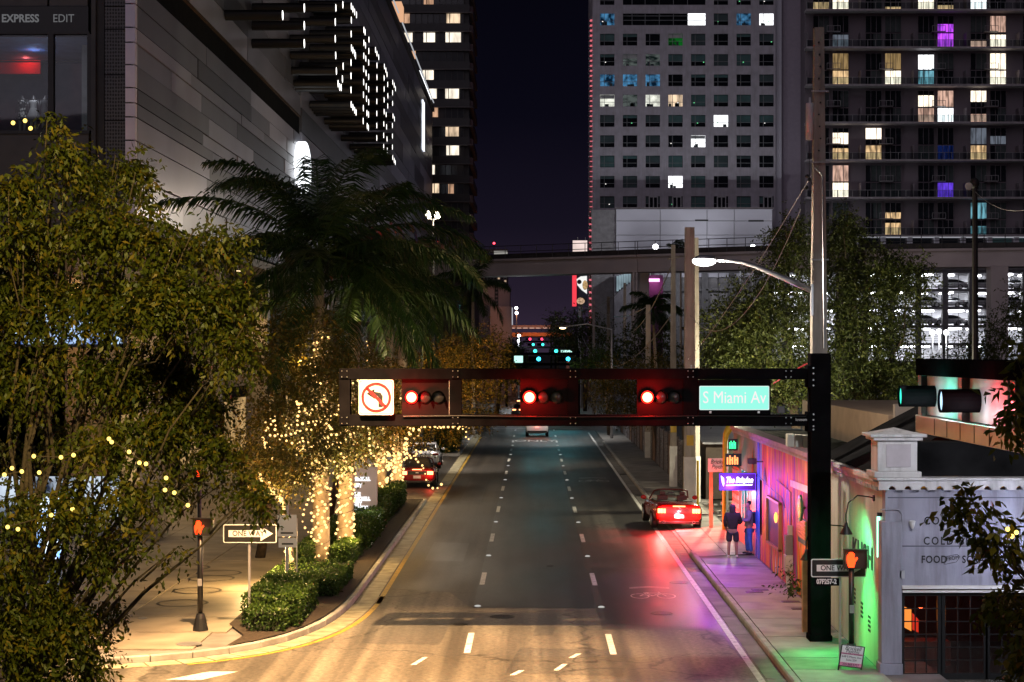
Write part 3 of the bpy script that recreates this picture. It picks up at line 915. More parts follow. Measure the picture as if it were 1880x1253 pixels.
# facade as piers and bands so that the windows are real recesses
colx = [1115 + 41.75 * i for i in range(8)]
rowy = [-1.5 + 37.3 * k for k in range(11)]
ww, hh = 13.2 * Yt / F, 10.9 * Yt / F
def band(z0, z1, a=xl, b=xq):
    bx('facade_band', PALE, a, b, Yt, Yt + .45, z0, z1, off)
zr = [gz(y, Yt) for y in rowy]
band(zr[0] + hh, tz)
for k in range(10):
    band(zr[k + 1] + hh, zr[k] - hh)
band(gz(470, Yt), zr[10] - hh)
for k in range(11):
    edges = [xl] + [e for c in colx for e in (gx(c, Yt) - ww, gx(c, Yt) + ww)] + [xq]
    for i in range(0, len(edges), 2):
        if k <= 1 and 1 <= i // 2 <= 4 and i // 2 != 1 and i // 2 != 5: continue
        bx('facade_pier', PALE, edges[i], edges[i + 1], Yt, Yt + .45, zr[k] - hh, zr[k] + hh, off)
TEAL = mat('blind_teal', (.045, .115, .115), .5, var=.25, scale=.6)
TEAL2 = mat('blind_dark', (.03, .06, .065), .5, var=.3, scale=.6)
GLS = mat('window_black', (.008, .010, .013), .08, var=.3, spec=.8)
MUL = mat('window_mullion_grey', (.20, .21, .22), .5)
WWH = emat('window_white', (.96, .98, 1.0), 2.0, var=.25, scale=(.8, 1, .8))
WOF = emat('window_office', (.95, .97, .85), 1.1, var=.55, scale=(1.1, 1, 1.1))
WBL = emat('window_blue', (.12, .42, .8), .5, var=.9, scale=(1.3, 1, 1.0), dark=(.004, .02, .05))
WGR = emat('window_green', (.01, .28, .03), .35, var=.95, scale=(1, 1, 1), dark=(.002, .02, .005))
WDM = emat('window_dim', (.35, .42, .40), .22, var=.9, scale=(.9, 1, 2.5), dark=(.01, .03, .03))
lit = {(7, 1): WWH, (4, 1): WWH, (3, 2): WGR, (1, 3): WDM, (2, 3): WDM, (0, 4): WBL, (1, 4): WBL, (2, 4): WBL, (0, 5): WOF, (2, 5): WOF, (3, 5): WARM, (1, 5): WDM, (5, 6): WWH, (4, 7): WWH, (3, 9): WWH, (0, 1): WBL, (6, 1): WBL}
rw = random.Random(5)
for k in range(11):
    for i, c in enumerate(colx):
        if k <= 1 and 1 <= i <= 4: continue
        x0, x1, zc = gx(c, Yt) - ww, gx(c, Yt) + ww, zr[k]
        m_ = lit.get((i, k))
        w_ = bx('window', m_ or GLS, x0, x1, Yt + .3, Yt + .4, zc - hh, zc + hh, off)
        if m_:
            for q in range(rw.choice((1, 2, 3))):
                fx0 = rw.uniform(x0 + .05, x1 - .7)
                bx('furniture', TEAL2, fx0, fx0 + rw.uniform(.3, .65), Yt + .25, Yt + .3, zc - hh + .02, zc - hh + rw.uniform(.25, .7), w_)
            if rw.random() < .5:
                bx('blind', mat('blind_pale', (.4, .42, .42), .6), x0 + .03, x1 - .03, Yt + .26, Yt + .3, zc + hh * rw.uniform(.2, .7), zc + hh - .03, w_)
        if not m_:
            q = rw.random()
            if q < .72:
                lo = zc - hh if q < .2 else zc - hh + rw.choice((.35, .4, .75)) * 2 * hh
                bx('blind', TEAL if rw.random() < .5 else TEAL2, x0 + .04, x1 - .04, Yt + .24, Yt + .3, lo, zc + hh - .03, w_)
        if rw.random() < .25:
            sx = rw.uniform(x0 + .3, x1 - .3)
            bx('desk_light', emat('tiny_green', (.2, 1, .4), 1.0) if rw.random() < .6 else emat('tiny_white', (1, .95, .9), 1.5), sx, sx + .16, Yt + .2, Yt + .24, zc - .35, zc - .22, w_)
        g = MB()
        g.box(x0 + ww * .55, x0 + ww * .55 + .07, Yt + .12, Yt + .2, zc - hh, zc + hh)
        g.box(x0, x1, Yt + .10, Yt + .12, zc - hh * .3, zc - hh * .3 + .07)
        g.build('window_frame', MUL, w_)
# the wide glazed corner lounge near the top
x0, x1 = gx(1144, Yt), gx(1298, Yt)
lg = bx('lounge_window', GLS, x0, x1, Yt + .3, Yt + .42, gz(48, Yt), gz(-14, Yt), off)
bx('lounge_spandrel', TEAL2, x0, x1, Yt + .15, Yt + .3, gz(20, Yt), gz(9, Yt), lg)
bx('lit_bay', WWH, gx(1263, Yt), x1, Yt + .1, Yt + .28, gz(48, Yt), gz(21, Yt), lg)
for px in (1160, 1184, 1210, 1236, 1262):
    bx('mullion', MUL, gx(px, Yt), gx(px, Yt) + .08, Yt + .1, Yt + .2, gz(48, Yt), gz(-14, Yt), lg)
for py in (38, 30):
    bx('transom', MUL, x0, x1, Yt + .06, Yt + .1, gz(py, Yt), gz(py, Yt) + .08, lg)
# red lit fins down the street edge of the tower
RF = emat('fin_red', (1.0, .20, .26), .75)
fm = MB().prism_x([(0, 0), (2.6, .25), (2.6, .33), (0, .1)], -.16, .16).mesh('red_fin', RF)
for k in range(46):
    py = 36 + 9.3 * k
    if py > 400: break
    inst('red_fin', fm, off, (xl - .18, Yt + .6, gz(py, Yt)))
for k in range(18):
    py = 402 + 11.4 * k
    inst('red_fin', fm, off, (gx(1084, 262), 262, gz(py, 262)), sc=(1, .6, 1))
# podium with large panels
Yp = 262.0
bx('podium_body', mat('podium_dark', (.2, .19, .2), .7), gx(1086, Yp), gx(1418, Yp), Yp + .3, Yt - .05, 0, gz(384, Yp) - .1, off)
pxs, pys = [1131, 1212, 1298, 1348, 1418], [384, 406, 432, 474, 510]
for i in range(4):
    for j in range(4):
        bx('podium_panel', PAL2, gx(pxs[i], Yp) + .04, gx(pxs[i + 1], Yp) - .04, Yp, Yp + .3, gz(pys[j + 1], Yp) + .04, gz(pys[j], Yp) - .04, off)
bx('podium_coping', mat('coping_dark', (.12, .1, .11), .6), gx(1129, Yp), gx(1420, Yp), Yp - .1, Yp + .5, gz(384, Yp), gz(381, Yp), off)
for k in range(7):   # slanting louvres on the podium's street corner
    py = 395 + 21 * k
    MB().poly([(gx(1129, Yp), Yp + .1, gz(py, Yp)), (gx(1129, Yp), Yp + .1, gz(py + 14, Yp)), (gx(1104, Yp), Yp + 6, gz(py + 19, Yp)), (gx(1104, Yp), Yp + 6, gz(py + 15, Yp))]).build('louvre', PAL2, off)
for (a, b, c) in ((1276, 1300, 405), (1374, 1402, 406)):
    bx('wall_vent', mat('vent_dark', (.03, .03, .032), .6), gx(a, Yp), gx(b, Yp), Yp - .06, Yp, gz(c + 1.5, Yp), gz(c - 1.5, Yp), off)
for px in (1200, 1243, 1325, 1410):   # terrace doors
    bx('terrace_door', mat('door_frame_pale', (.45, .45, .47), .5), gx(px - 9, Yt), gx(px + 8, Yt), Yt - .1, Yt, gz(382, Yt), gz(361, Yt), off)
    bx('door_glass', GLS, gx(px - 7, Yt), gx(px - 1.5, Yt), Yt - .16, Yt - .1, gz(382, Yt), gz(363, Yt), off)
    bx('door_glass', GLS, gx(px + .5, Yt), gx(px + 6, Yt), Yt - .16, Yt - .1, gz(382, Yt), gz(363, Yt), off)
# pilaster wing beside the office tower
bx('wing_wall', mat('wing_mauve', (.30, .26, .32), .7, var=.06), gx(1436, Yt), gx(1484, Yt), Yt + 1.6, Yt + 16, 0, tz, off)
bx('wing_pilaster', PAL2, gx(1424, Yt), gx(1436, Yt), Yt + .6, Yt + 16, 0, tz, off)

# ================================================================== loft apartment block
Yc = 265.0
con = thing('apartment_block', 'wide loft apartment block with long balconies and bright windows', 'building', (62, Yc, 0))
CW = mat('loft_mauve', (.19, .16, .185), .7, var=.1, scale=.2)
bx('block_body', CW, gx(1482, Yc), 100, Yc + 2.0, Yc + 22, gz(500, Yc), gz(-40, Yc), con)
slabs = [-52, 17, 86, 155, 224, 293, 362, 431]
SLB = mat('balcony_slab', (.36, .33, .35), .6)
LG = mat('loft_glass', (.014, .018, .020), .1, var=.4, scale=.5, spec=.8)
LGC = mat('loft_curtain', (.045, .062, .062), .6, var=.3, scale=2.2)
RAIL = mat('rail_grey', (.30, .29, .30), .5, metal=.2)
def WC(n_, c, s, v=.6, d=None, sc=(2.6, 1, .5)): return emat('loft_' + n_, c, s, var=v, dark=d, scale=sc)
LW = {'ww': WC('warmwhite', (1, .86, .68), 2.2, .5), 'am': WC('amber', (1, .66, .34), .95, .75), 'ad': WC('amberdim', (.7, .46, .2), .45, .6), 'wh': WC('white', (.95, .97, 1), 2.4, .35),
      'bl': WC('tealblue', (.25, .65, .8), .7, .8), 'vi': WC('violet', (.6, .08, 1.0), 1.3, .7, (.12, .02, .3)), 'in': WC('indigo', (.16, .06, .9), .9, .6), 'pk': WC('pink', (1, .62, .48), .8, .7), 'bg': WC('bluegrey', (.35, .4, .5), .35, .6), 'db': WC('deepblue', (.02, .05, .3), .3, .8)}
table = {(0, 0, 1): ('am', 0, .6), (0, 1, 1): ('ww', 0, 1), (0, 4, 1): ('ww', 0, 1), (0, 5, 1): ('am', 0, .4), (0, 6, 1): ('wh', 0, 1), (0, 3, 1): ('am', 0, .3),
         (1, 5, 0): ('vi', 0, .5), (1, 5, 1): ('vi', 0, 1), (1, 1, 1): ('bg', 0, .9), (1, 7, 0): ('pk', 0, 1), (1, 7, 1): ('ww', 0, .9), (1, 6, 1): ('pk', 0, .5),
         (2, 1, 0): ('ad', 0, 1), (2, 1, 1): ('am', 0, 1), (2, 3, 0): ('ad', 0, 1), (2, 3, 1): ('ww', 0, 1), (2, 4, 0): ('wh', 0, .9), (2, 4, 1): ('bl', 0, 1), (2, 7, 0): ('ww', 0, 1), (2, 7, 1): ('ww', 0, 1),
         (3, 4, 0): ('ww', 0, .7), (3, 5, 0): ('pk', 0, 1), (3, 4, 1): ('pk', 0, 1), (3, 5, 1): ('wh', 0, 1), (3, 6, 0): ('ww', .3, 1), (3, 6, 1): ('pk', 0, .6),
         (4, 1, 0): ('ww', 0, .7), (4, 2, 0): ('ww', .3, 1), (4, 1, 1): ('am', 0, .8), (4, 2, 1): ('am', 0, 1), (4, 6, 0): ('bg', 0, 1), (4, 7, 0): ('bg', 0, .5), (4, 6, 1): ('am', 0, 1), (4, 5, 1): ('db', 0, 1),
         (5, 1, 0): ('pk', 0, 1), (5, 1, 1): ('ww', 0, 1), (5, 5, 1): ('in', 0, 1), (6, 3, 0): ('am', 0, .4), (6, 3, 1): ('am', 0, .8), (6, 6, 0): ('bl', 0, 1), (6, 6, 1): ('bl', 0, .6)}
rl = random.Random(21)
for r_ in range(7):
    ya, yb = slabs[r_], slabs[r_ + 1]
    zf = gz(yb, Yc)
    bx('balcony_slab', SLB, gx(1480, Yc), 100, Yc - .2, Yc + 2, zf - .28, zf, con)
    # railing
    g = MB()
    zt = zf + 1.02
    g.box(gx(1481, Yc), 95, Yc - .15, Yc - .1, zt - .05, zt)
    px = 1481
    while px < 1895:
        g.box(gx(px, Yc) - .03, gx(px, Yc) + .03, Yc - .15, Yc - .1, zf, zt - .05)
        px += 14
    g.build('railing', RAIL, con)
    MB().box(gx(1481, Yc), 95, Yc - .13, Yc - .12, zf + .08, zt - .06).build('railing_glass', glass('rail_glass', (.75, .8, .8)), con)
    for b_ in range(9):
        mod, sub = divmod(b_, 2)
        xa = gx(1496 + 97 * mod + 36 * sub, Yc)
        xb = xa + 30 * Yc / F
        for lv in range(2):
            z0, z1 = (zf + .02, zf + 2.3) if lv else (zf + 2.42, zf + 4.85)
            ent = table.get((r_, b_, lv))
            w_ = bx('loft_window', LG, xa, xb, Yc + 1.86, Yc + 1.97, z0, z1, con)
            if ent:
                k_, f0, f1 = ent
                bx('lit_pane', LW[k_], xa + .05, xb - .05, Yc + 1.80, Yc + 1.86, z0 + f0 * (z1 - z0) + .03, z0 + f1 * (z1 - z0) - .03, w_)
            elif rl.random() < .5:
                bx('curtain', LGC, xa + (xb - xa) * rl.choice((0, .33, .5)), xb - .04, Yc + 1.82, Yc + 1.86, z0 + .03, z1 - .03, w_)
            g = MB()
            for q in (0, 1 / 3, 2 / 3, 1):
                xm = xa + (xb - xa) * q
                g.box(xm - .035, xm + .035, Yc + 1.72, Yc + 1.78, z0, z1)
            g.box(xa, xb, Yc + 1.70, Yc + 1.72, z1 - .08, z1)
            g.build('window_frame', CW, w_)
        if sub == 0:
            # fin between flats and small hanging balcony
            xd = gx(1496 + 97 * mod - 12, Yc)
            bx('balcony_divider', CW, xd - .08, xd + .08, Yc - .05, Yc + 2, zf, zf + 2.1, con)
            if rl.random() < .7:
                xh = gx(1496 + 97 * mod + 24, Yc)
                g = MB()
                g.box(xh, xh + 2.0, Yc + .9, Yc + 1.7, zf + 2.35, zf + 2.45)
                g.box(xh, xh + 2.0, Yc + .9, Yc + .94, zf + 3.2, zf + 3.26)
                for q in (0, .97, 1.94):
                    g.box(xh + q, xh + q + .06, Yc + .9, Yc + .94, zf + 2.45, zf + 3.2)
                g.build('hanging_balcony', RAIL, con)
# amenity floor under the lofts
zf, zt = gz(457, Yc), gz(433.5, Yc)
bx('amenity_back', mat('amenity_wall', (.06, .055, .05), .6), gx(1482, Yc), 100, Yc + 4, Yc + 4.2, zf, zt, con)
bx('amenity_soffit', emat('soffit_white', (.9, .9, 1.0), .35), gx(1540, Yc), 95, Yc + .6, Yc + 3.9, zt - .16, zt - .08, con)
for k in range(9):
    xa = gx(1570 + 49 * k, Yc)
    bx('amenity_column', PAL2, xa, xa + .65, Yc + .3, Yc + 1.0, zf, zt - .17, con)
    bx('amenity_glass', (TEAL if k >= 5 else LG), xa + .7, xa + 3.8, Yc + 1.6, Yc + 1.7, zf, zt - .2, con)

# ================================================================== parking garage beneath
Yg = 262.0
gar = thing('parking_garage', 'bright open parking garage full of white light below the lofts', 'building', (50, Yg, 0))
GC = mat('garage_column', (.13, .125, .135), .6)
GW = mat('garage_white', (.72, .72, .75), .6, var=.05)
x0, x1 = gx(1196, Yg), 92
GLT = emat('garage_light', (.93, .95, 1.0), 16.0, sample=True)
flo = [gz(y, Yg) for y in (497, 530.5, 563.5, 597, 630, 663)]
bx('back_wall', GW, x0, x1, Yg + 9, Yg + 9.3, 0, flo[0], gar)
for i, zf in enumerate(flo):
    bx('floor_slab', GC, x0, x1, Yg - .1, Yg + 9.05, zf - .35, zf, gar)
bx('roof_beam', GC, x0, x1, Yg - .3, Yg + .2, flo[0], flo[0] + 1.1, gar)
px = 1196
kcol = 0
rg = random.Random(2)
while px < 1900:
    xx = gx(px, Yg)
    bx('column', GC, xx - .42, xx + .42, Yg - .25, Yg + .6, 0, flo[0] - .36, gar)
    for i in range(5):
        # ceiling light and cable barrier in every bay
        w_ = rg.choice((.9, 1.6, 2.4))
        o_ = rg.uniform(0, 1.0)
        bx('ceiling_light', GLT, xx + .6 + o_, xx + .6 + o_ + w_, Yg + rg.choice((1.5, 3.5, 6)), Yg + 6.6, flo[i] - .62, flo[i] - .42, gar)
        g = MB()
        for q in range(3):
            g.box(xx + .45, xx + 3.4, Yg, Yg + .04, flo[i + 1] + .3 + q * .3, flo[i + 1] + .34 + q * .3)
        g.box(xx + 1.9, xx + 1.98, Yg, Yg + .05, flo[i + 1], flo[i + 1] + 2.1)
        g.build('cable_barrier', GC, gar)
    px += 49
    kcol += 1

# ================================================================== elevated guideway
gw = thing('elevated_guideway', 'pale concrete elevated rail guideway crossing high over the street', 'bridge', (0, 185, 0))
GWC = mat('guideway_concrete', (.42, .36, .37), .65, var=.14, scale=.3)
path = [(-46, 214), (-6.1, 190), (10.4, 180), (23.4, 173), (46, 168), (90, 164)]
zb, zt = 14.95, 16.45
for (a, b) in zip(path[:-1], path[1:]):
    a, b = Vector(a), Vector(b)
    d = (b - a).normalized(); n_ = Vector((-d.y, d.x))
    if n_.y < 0: n_ = -n_
    def sec(p, off): return p + n_ * off
    a2, b2 = a + d * .03, b - d * .03
    MB().prism_z([tuple(a2), tuple(b2), tuple(b2 + n_ * 3.4), tuple(a2 + n_ * 3.4)], zb, zt).build('beam', GWC, gw)
    MB().prism_z([tuple(a2 - n_ * .25), tuple(b2 - n_ * .25), tuple(b2 + n_ * 3.6), tuple(a2 + n_ * 3.6)], zt, zt + .22).build('deck_edge', GWC, gw)
    MB().prism_z([tuple(a2 + n_ * .3), tuple(b2 + n_ * .3), tuple(b2 + n_ * 3.1), tuple(a2 + n_ * 3.1)], zt + .22, zt + .75).build('running_track', mat('track_dark', (.03, .025, .025), .7), gw)
    L_ = (b - a).length
    g = MB()
    k = 0
    while k * 1.9 < L_:
        p = a + d * (k * 1.9)
        g.box(p.x - .035, p.x + .035, p.y - .035, p.y + .035, zt + .22, zt + 1.55)
        k += 1
    for hz in (zt + .95, zt + 1.55):
        g.tube([(a.x, a.y, hz), (b.x, b.y, hz)], .035, 4)
    g.build('guard_rail', mat('rail_dark', (.05, .045, .05), .5, metal=.3), gw)
for (px, yy, w_) in ((1177, 180.6, .85), (1560, 169.6, .85), (760, 199, .8), (1840, 167.3, .8)):
    xx = gx(px, yy)
    bx('pier', GWC, xx - w_, xx + w_, yy + .9, yy + 2.7, 0, zb, gw)
for px in (1163.5, 1169):
    xx = gx(px, 180)
    MB().tube([(xx, 180.2, 0), (xx, 180.2, zb)], .11, 8).build('drain_pipe', mat('pipe_pale', (.55, .5, .52), .5), gw)
# ================================================================== corner bar
BX, BY = 7.45, 38.4
def z38(py): return gz(py, BY)
def x38(px): return gx(px, BY)
bar = thing('corner_bar', 'low grey corner bar with black lettering and green lit side wall', 'building', (9.5, 41, 0))
SLATE = stained('stucco_slate', (.33, .325, .40), .75, .6)
MINT = stained('stucco_mint', (.56, .61, .51), .75, .85)
TRIM = stained('trim_white', (.66, .64, .64), .6, .5)
BLK = mat('black_metal', (.012, .012, .013), .4, var=.2)
zd = z38(1086)
bx('side_wall', MINT, BX, BX + .3, BY + .32, 46.0, 0, 4.02, bar)
bx('corner_pillar', SLATE, BX - .09, x38(1655), BY - .06, BY + .32, .35, z38(958), bar, bevel=.012)
bx('pillar_base', SLATE, BX - .13, x38(1656), BY - .1, BY + .33, 0, .35, bar, bevel=.012)
bx('front_wall', SLATE, BX, 15, BY, BY + .32, zd + .12, 4.02, bar)
for zz in (z38(915), z38(1004)):
    bx('wall_joint', mat('joint_dark', (.10, .10, .13), .8), BX + .05, 15, BY - .006, BY + .002, zz, zz + .022, bar)
# scalloped cornice
pl = [(BX - .16, 4.02)]
xx = BX + .12
while xx < 14.6:
    pl.append((xx - .075, 4.02))
    for k in range(1, 6):
        a = math.pi - math.pi * k / 6
        pl.append((xx + .075 * math.cos(a), 4.02 + .085 * math.sin(a)))
    pl.append((xx + .075, 4.02))
    xx += .335
pl += [(15, 4.02), (15, 4.22), (BX - .16, 4.22)]
MB().prism_y(pl, BY - .14, BY + .0).build('scalloped_cornice', TRIM, bar)
bx('cornice_cap', TRIM, BX - .22, 15, BY - .2, BY + .3, 4.221, 4.28, bar, bevel=.015)
bx('side_cornice', TRIM, BX - .2, BX + .3, BY + .3, 46.05, 4.16, 4.275, bar, bevel=.015)
bx('side_frieze', TRIM, BX - .14, BX - .002, BY - .0, 46.05, 4.06, 4.16, bar)
dn = MB().box(-.06, .06, -.055, .055, -.09, .0).mesh('dentil', TRIM)
for k in range(34):
    inst('dentil', dn, bar, (BX - .07, 38.75 + .215 * k, 4.06))
# pedestal on the corner
pd = MB().box(7.2, 8.2, 38.3, 39.2, 4.28, 4.4).box(7.28, 8.12, 38.36, 39.1, 4.4, 5.06).box(7.18, 8.22, 38.26, 39.2, 5.06, 5.13)
pd.build('pedestal', TRIM, bar, bevel=.012)
MB().box(7.1, 8.3, 38.2, 39.26, 5.13, 5.2).build('pedestal_cap', TRIM, bar, bevel=.02)
MB().poly([(7.2, 38.28, 5.2), (8.2, 38.28, 5.2), (7.7, 38.75, 5.32)]).poly([(7.2, 38.28, 5.2), (7.7, 38.75, 5.32), (7.2, 39.2, 5.2)]).poly([(8.2, 38.28, 5.2), (8.2, 39.2, 5.2), (7.7, 38.75, 5.32)]).build('pedestal_peak', TRIM, bar)
bx('pedestal_panel', mat('trim_pink', (.52, .47, .50), .65, var=.12, scale=3), 7.46, 7.98, 38.335, 38.36, 4.5, 4.98, bar)
ROOF = mat('roof_felt', (.013, .013, .014), .9, var=.5, scale=1.5, bump=.5, bscale=9, spec=.05)
MB().prism_x([(38.75, 4.28), (39.15, 4.98), (39.6, 5.0), (39.6, 4.28)], 8.25, 15).build('mansard', ROOF, bar)
for k in range(8):
    y0 = 39.7 + .8 * k
    MB().poly([(BX - .1, y0, 4.29), (BX - .1, y0 + .8, 4.29 + .02), (10.6, y0 + .8, 6.0 + .02), (10.6, y0, 6.0)]).build('roof_strip', ROOF, bar)
bx('roof_gable', ROOF, 10.6, 15, 39.7, 46.1, 4.3, 6.0, bar)
bx('roof_gable', mat('gable_tan', (.30, .25, .21), .7), 9.2, 15, 46.12, 46.4, 4.3, 5.6, bar)
# lettering on the front and side
INK = mat('ink_black', (.02, .02, .025), .6)
lettering('lettering', 'COCKTAILS', (x38(1696), BY - .012, z38(957)), .235, INK, bar, space=1.34, bold=.004, xs=.82)
lettering('lettering', 'COLD BEER', (x38(1695), BY - .012, z38(994)), .235, INK, bar, space=1.34, bold=.004, xs=.82)
lettering('lettering', 'FOOD', (x38(1691), BY - .012, z38(1028)), .22, INK, bar, space=1.12, bold=.004, xs=.82)
lettering('lettering', 'FROM', (x38(1737), BY - .012, z38(1027)), .12, INK, bar, rot=(R(90), R(-8), 0), xs=.8, space=1.1)
lettering('lettering', 'SCRATCH', (x38(1766), BY - .012, z38(1028)), .22, INK, bar, space=1.12, bold=.004, xs=.82)
g = MB()
for (a, b) in (((1733, 1036), (1737, 1022)), ((1737, 1022), (1757, 1018)), ((1757, 1018), (1762, 1022)), ((1762, 1022), (1756, 1032)), ((1756, 1032), (1737, 1036)), ((1737, 1036), (1733, 1036))):
    g.tube([(x38(a[0]), BY - .008, z38(a[1])), (x38(b[0]), BY - .008, z38(b[1]))], .005, 4)
g.build('ribbon_outline', INK, bar)
lettering('lettering', 'KUSH', (BX - .012, 42.3, 2.36), .66, INK, bar, rot=(R(90), 0, R(-90)), bold=.022, xs=1.42, space=1.12)
for (yy, zz, tx) in ((41.9, 1.05, 'BE A\nHIGH'), (41.0, .86, 'Slow\nBurn'), (40.2, .74, 'Good\nBurger')):
    pass
g = MB()
for (yy, zz) in ((42.2, 1.12), (41.25, .92), (40.35, .74)):
    for q in range(4):
        for c in range(3):
            g.box(BX - .008, BX - .001, yy - c * .11, yy - c * .11 - .07 - .02 * ((q + c) % 2), zz + q * .1, zz + q * .1 + .055)
g.build('small_stencils', INK, bar)
# door wall: frames, panes, header strip
bx('lit_header', mat('header_steel', (.75, .72, .70), .4, var=.1), x38(1655), 14.6, BY - .1, BY - .02, zd + .06, zd + .13, bar)
bx('lit_header', mat('header_steel', (.75, .72, .70), .4), x38(1656), 14.6, BY - .07, BY - .02, zd - .02, zd + .03, bar)
GLZ = glass('bar_glass', (.85, .85, .85))
for i, (a, b, nc, nr) in enumerate(((1661, 1722, 3, 6), (1736, 1806, 3, 6), (1818, 1885, 3, 6), (1892, 1960, 3, 6))):
    xa, xb = x38(a), x38(b)
    d_ = MB()
    d_.box(xa - .09, xa, BY + .02, BY + .1, .0, zd); d_.box(xb, xb + .09, BY + .02, BY + .1, .0, zd); d_.box(xa, xb, BY + .02, BY + .1, zd - .1, zd); d_.box(xa, xb, BY + .02, BY + .1, .0, .14)
    dr = d_.build('door_leaf', BLK, bar)
    for c in range(1, nc):
        bx('glazing_bar', BLK, xa + (xb - xa) * c / nc - .012, xa + (xb - xa) * c / nc + .012, BY + .045, BY + .075, .14, zd - .1, dr)
    for r_ in range(1, nr):
        zz = .14 + (zd - .24) * r_ / nr
        bx('glazing_bar', BLK, xa, xb, BY + .03, BY + .045, zz - .012, zz + .012, dr)
    for c in range(nc):
        for r_ in range(nr):
            bx('pane', GLZ, xa + (xb - xa) * c / nc + .012, xa + (xb - xa) * (c + 1) / nc - .012, BY + .055, BY + .062, .14 + (zd - .24) * r_ / nr + .012, .14 + (zd - .24) * (r_ + 1) / nr - .012, dr)
bx('interior_wall', mat('bar_interior', (.05, .02, .02), .7), BX + .4, 15, BY + 5, BY + 5.2, 0, 3.2, bar)
bx('interior_floor', mat('bar_floor', (.03, .02, .02), .4), BX + .32, 15, BY + .33, BY + 5, 0, .02, bar)
MB().poly([(8.0, BY + 2.5, 1.35), (8.42, BY + 2.0, 1.2), (8.42, BY + 2.0, .72), (8.0, BY + 2.5, .92)]).build('bar_lightbox', emat('bar_orange', (1, .30, .05), 1.6), bar)
MB().poly([(8.46, BY + 2.1, 1.12), (8.62, BY + 2.2, .95), (8.62, BY + 2.2, .66), (8.46, BY + 2.1, .74)]).build('bar_lightbox', emat('bar_red', (1, .05, .02), .9), bar)
bx('bar_counter', mat('bar_counter', (.12, .03, .02), .35), 7.95, 9.2, BY + 1.6, BY + 2.2, .02, .55, bar)
lamp('interior_lamp', (8.6, BY + 1.9, 1.7), (1, .12, .04), 26, .08, bar)
# conduit, junction box and small floodlight on the front
MB().tube([(x38(1616), BY - .03, z38(936)), (x38(1650), BY - .03, z38(936)), (x38(1655), BY - .03, z38(944)), (x38(1655), BY - .03, z38(1048))], .012, 6).build('conduit', mat('conduit_grey', (.3, .3, .36), .5), bar)
bx('junction_box', mat('conduit_box', (.4, .4, .42), .5), x38(1651), x38(1660), BY - .06, BY, z38(1062), z38(1048), bar)
MB().lathe((x38(1673), BY - .1, z38(962)), [(.02, -.1), (.045, -.05), (.07, .06), (.05, .08)], 10, axis='z').build('small_floodlight', TRIM, bar)
fx_ = thing('bar_floodlight', 'angular floodlight bracketed to the bar front above the lettering', 'light', (10.5, BY, 3.5))
bx('bracket', BLK, 10.44, 10.56, BY - .35, BY, 3.56, 3.62, fx_)
bx('lamp_head', BLK, 10.3, 10.7, BY - .5, BY - .3, 3.4, 3.56, fx_, bevel=.02)
bx('lamp_glass', emat('flood_cool', (.75, .85, 1.0), 5), 10.32, 10.68, BY - .48, BY - .32, 3.385, 3.398, fx_)
lamp('flood_light', (10.2, BY - 1.2, 3.2), (.70, .76, 1.0), 80, .1, fx_)
# gooseneck lamps on the side wall
def gooseneck(Y, zb, reach, label):
    t = thing('gooseneck_lamp', label, 'wall lamp', (BX, Y, zb), 'gooseneck lamps on the bar side')
    pts_ = [(BX, Y, zb), (BX - .12, Y, zb + .03), (BX - reach * .6, Y, zb + .06), (BX - reach * .92, Y, zb - .1), (BX - reach, Y, zb - .35), (BX - reach, Y, zb - .55)]
    MB().tube(pts_, .016, 7).build('arm', BLK, t, True)
    MB().lathe((BX, Y, zb), [(.07, -.0), (.07, -.04)], 10, axis='x').build('wall_plate', BLK, t)
    MB().lathe((BX - reach, Y, zb - .55), [(.03, .02), (.04, -.05), (.14, -.22), (.145, -.235), (.13, -.22)], 14).build('shade', BLK, t, True)
gooseneck(39.6, gz(915, 39.6), .62, 'black gooseneck lamp nearest the bar corner')
gooseneck(43.2, gz(968, 43.2), .95, 'black gooseneck lamp above the letter K')
# vertical green LED tube
led = thing('led_tube', 'glowing green LED tube fixed upright at the bar corner', 'light', (BX - .1, 38.9, 3))
MB().tube([(BX - .07, 38.78, 2.55), (BX - .07, 38.78, 3.42)], .035, 8).build('tube', emat('led_green', (.35, 1.0, .72), 3.2), led)
bx('bracket', BLK, BX - .1, BX, 38.74, 38.82, 3.42, 3.5, led)
lamp('tube_light', (BX - .95, 40.0, 3.1), (.10, 1.0, .34), 230, .12, led, 128, (BX, 41.2, 1.7), .7)
lamp('tube_light', (BX - .95, 41.0, 2.3), (.05, 1.0, .20), 330, .12, led, 110, (BX - .45, 39.7, 0), .8)

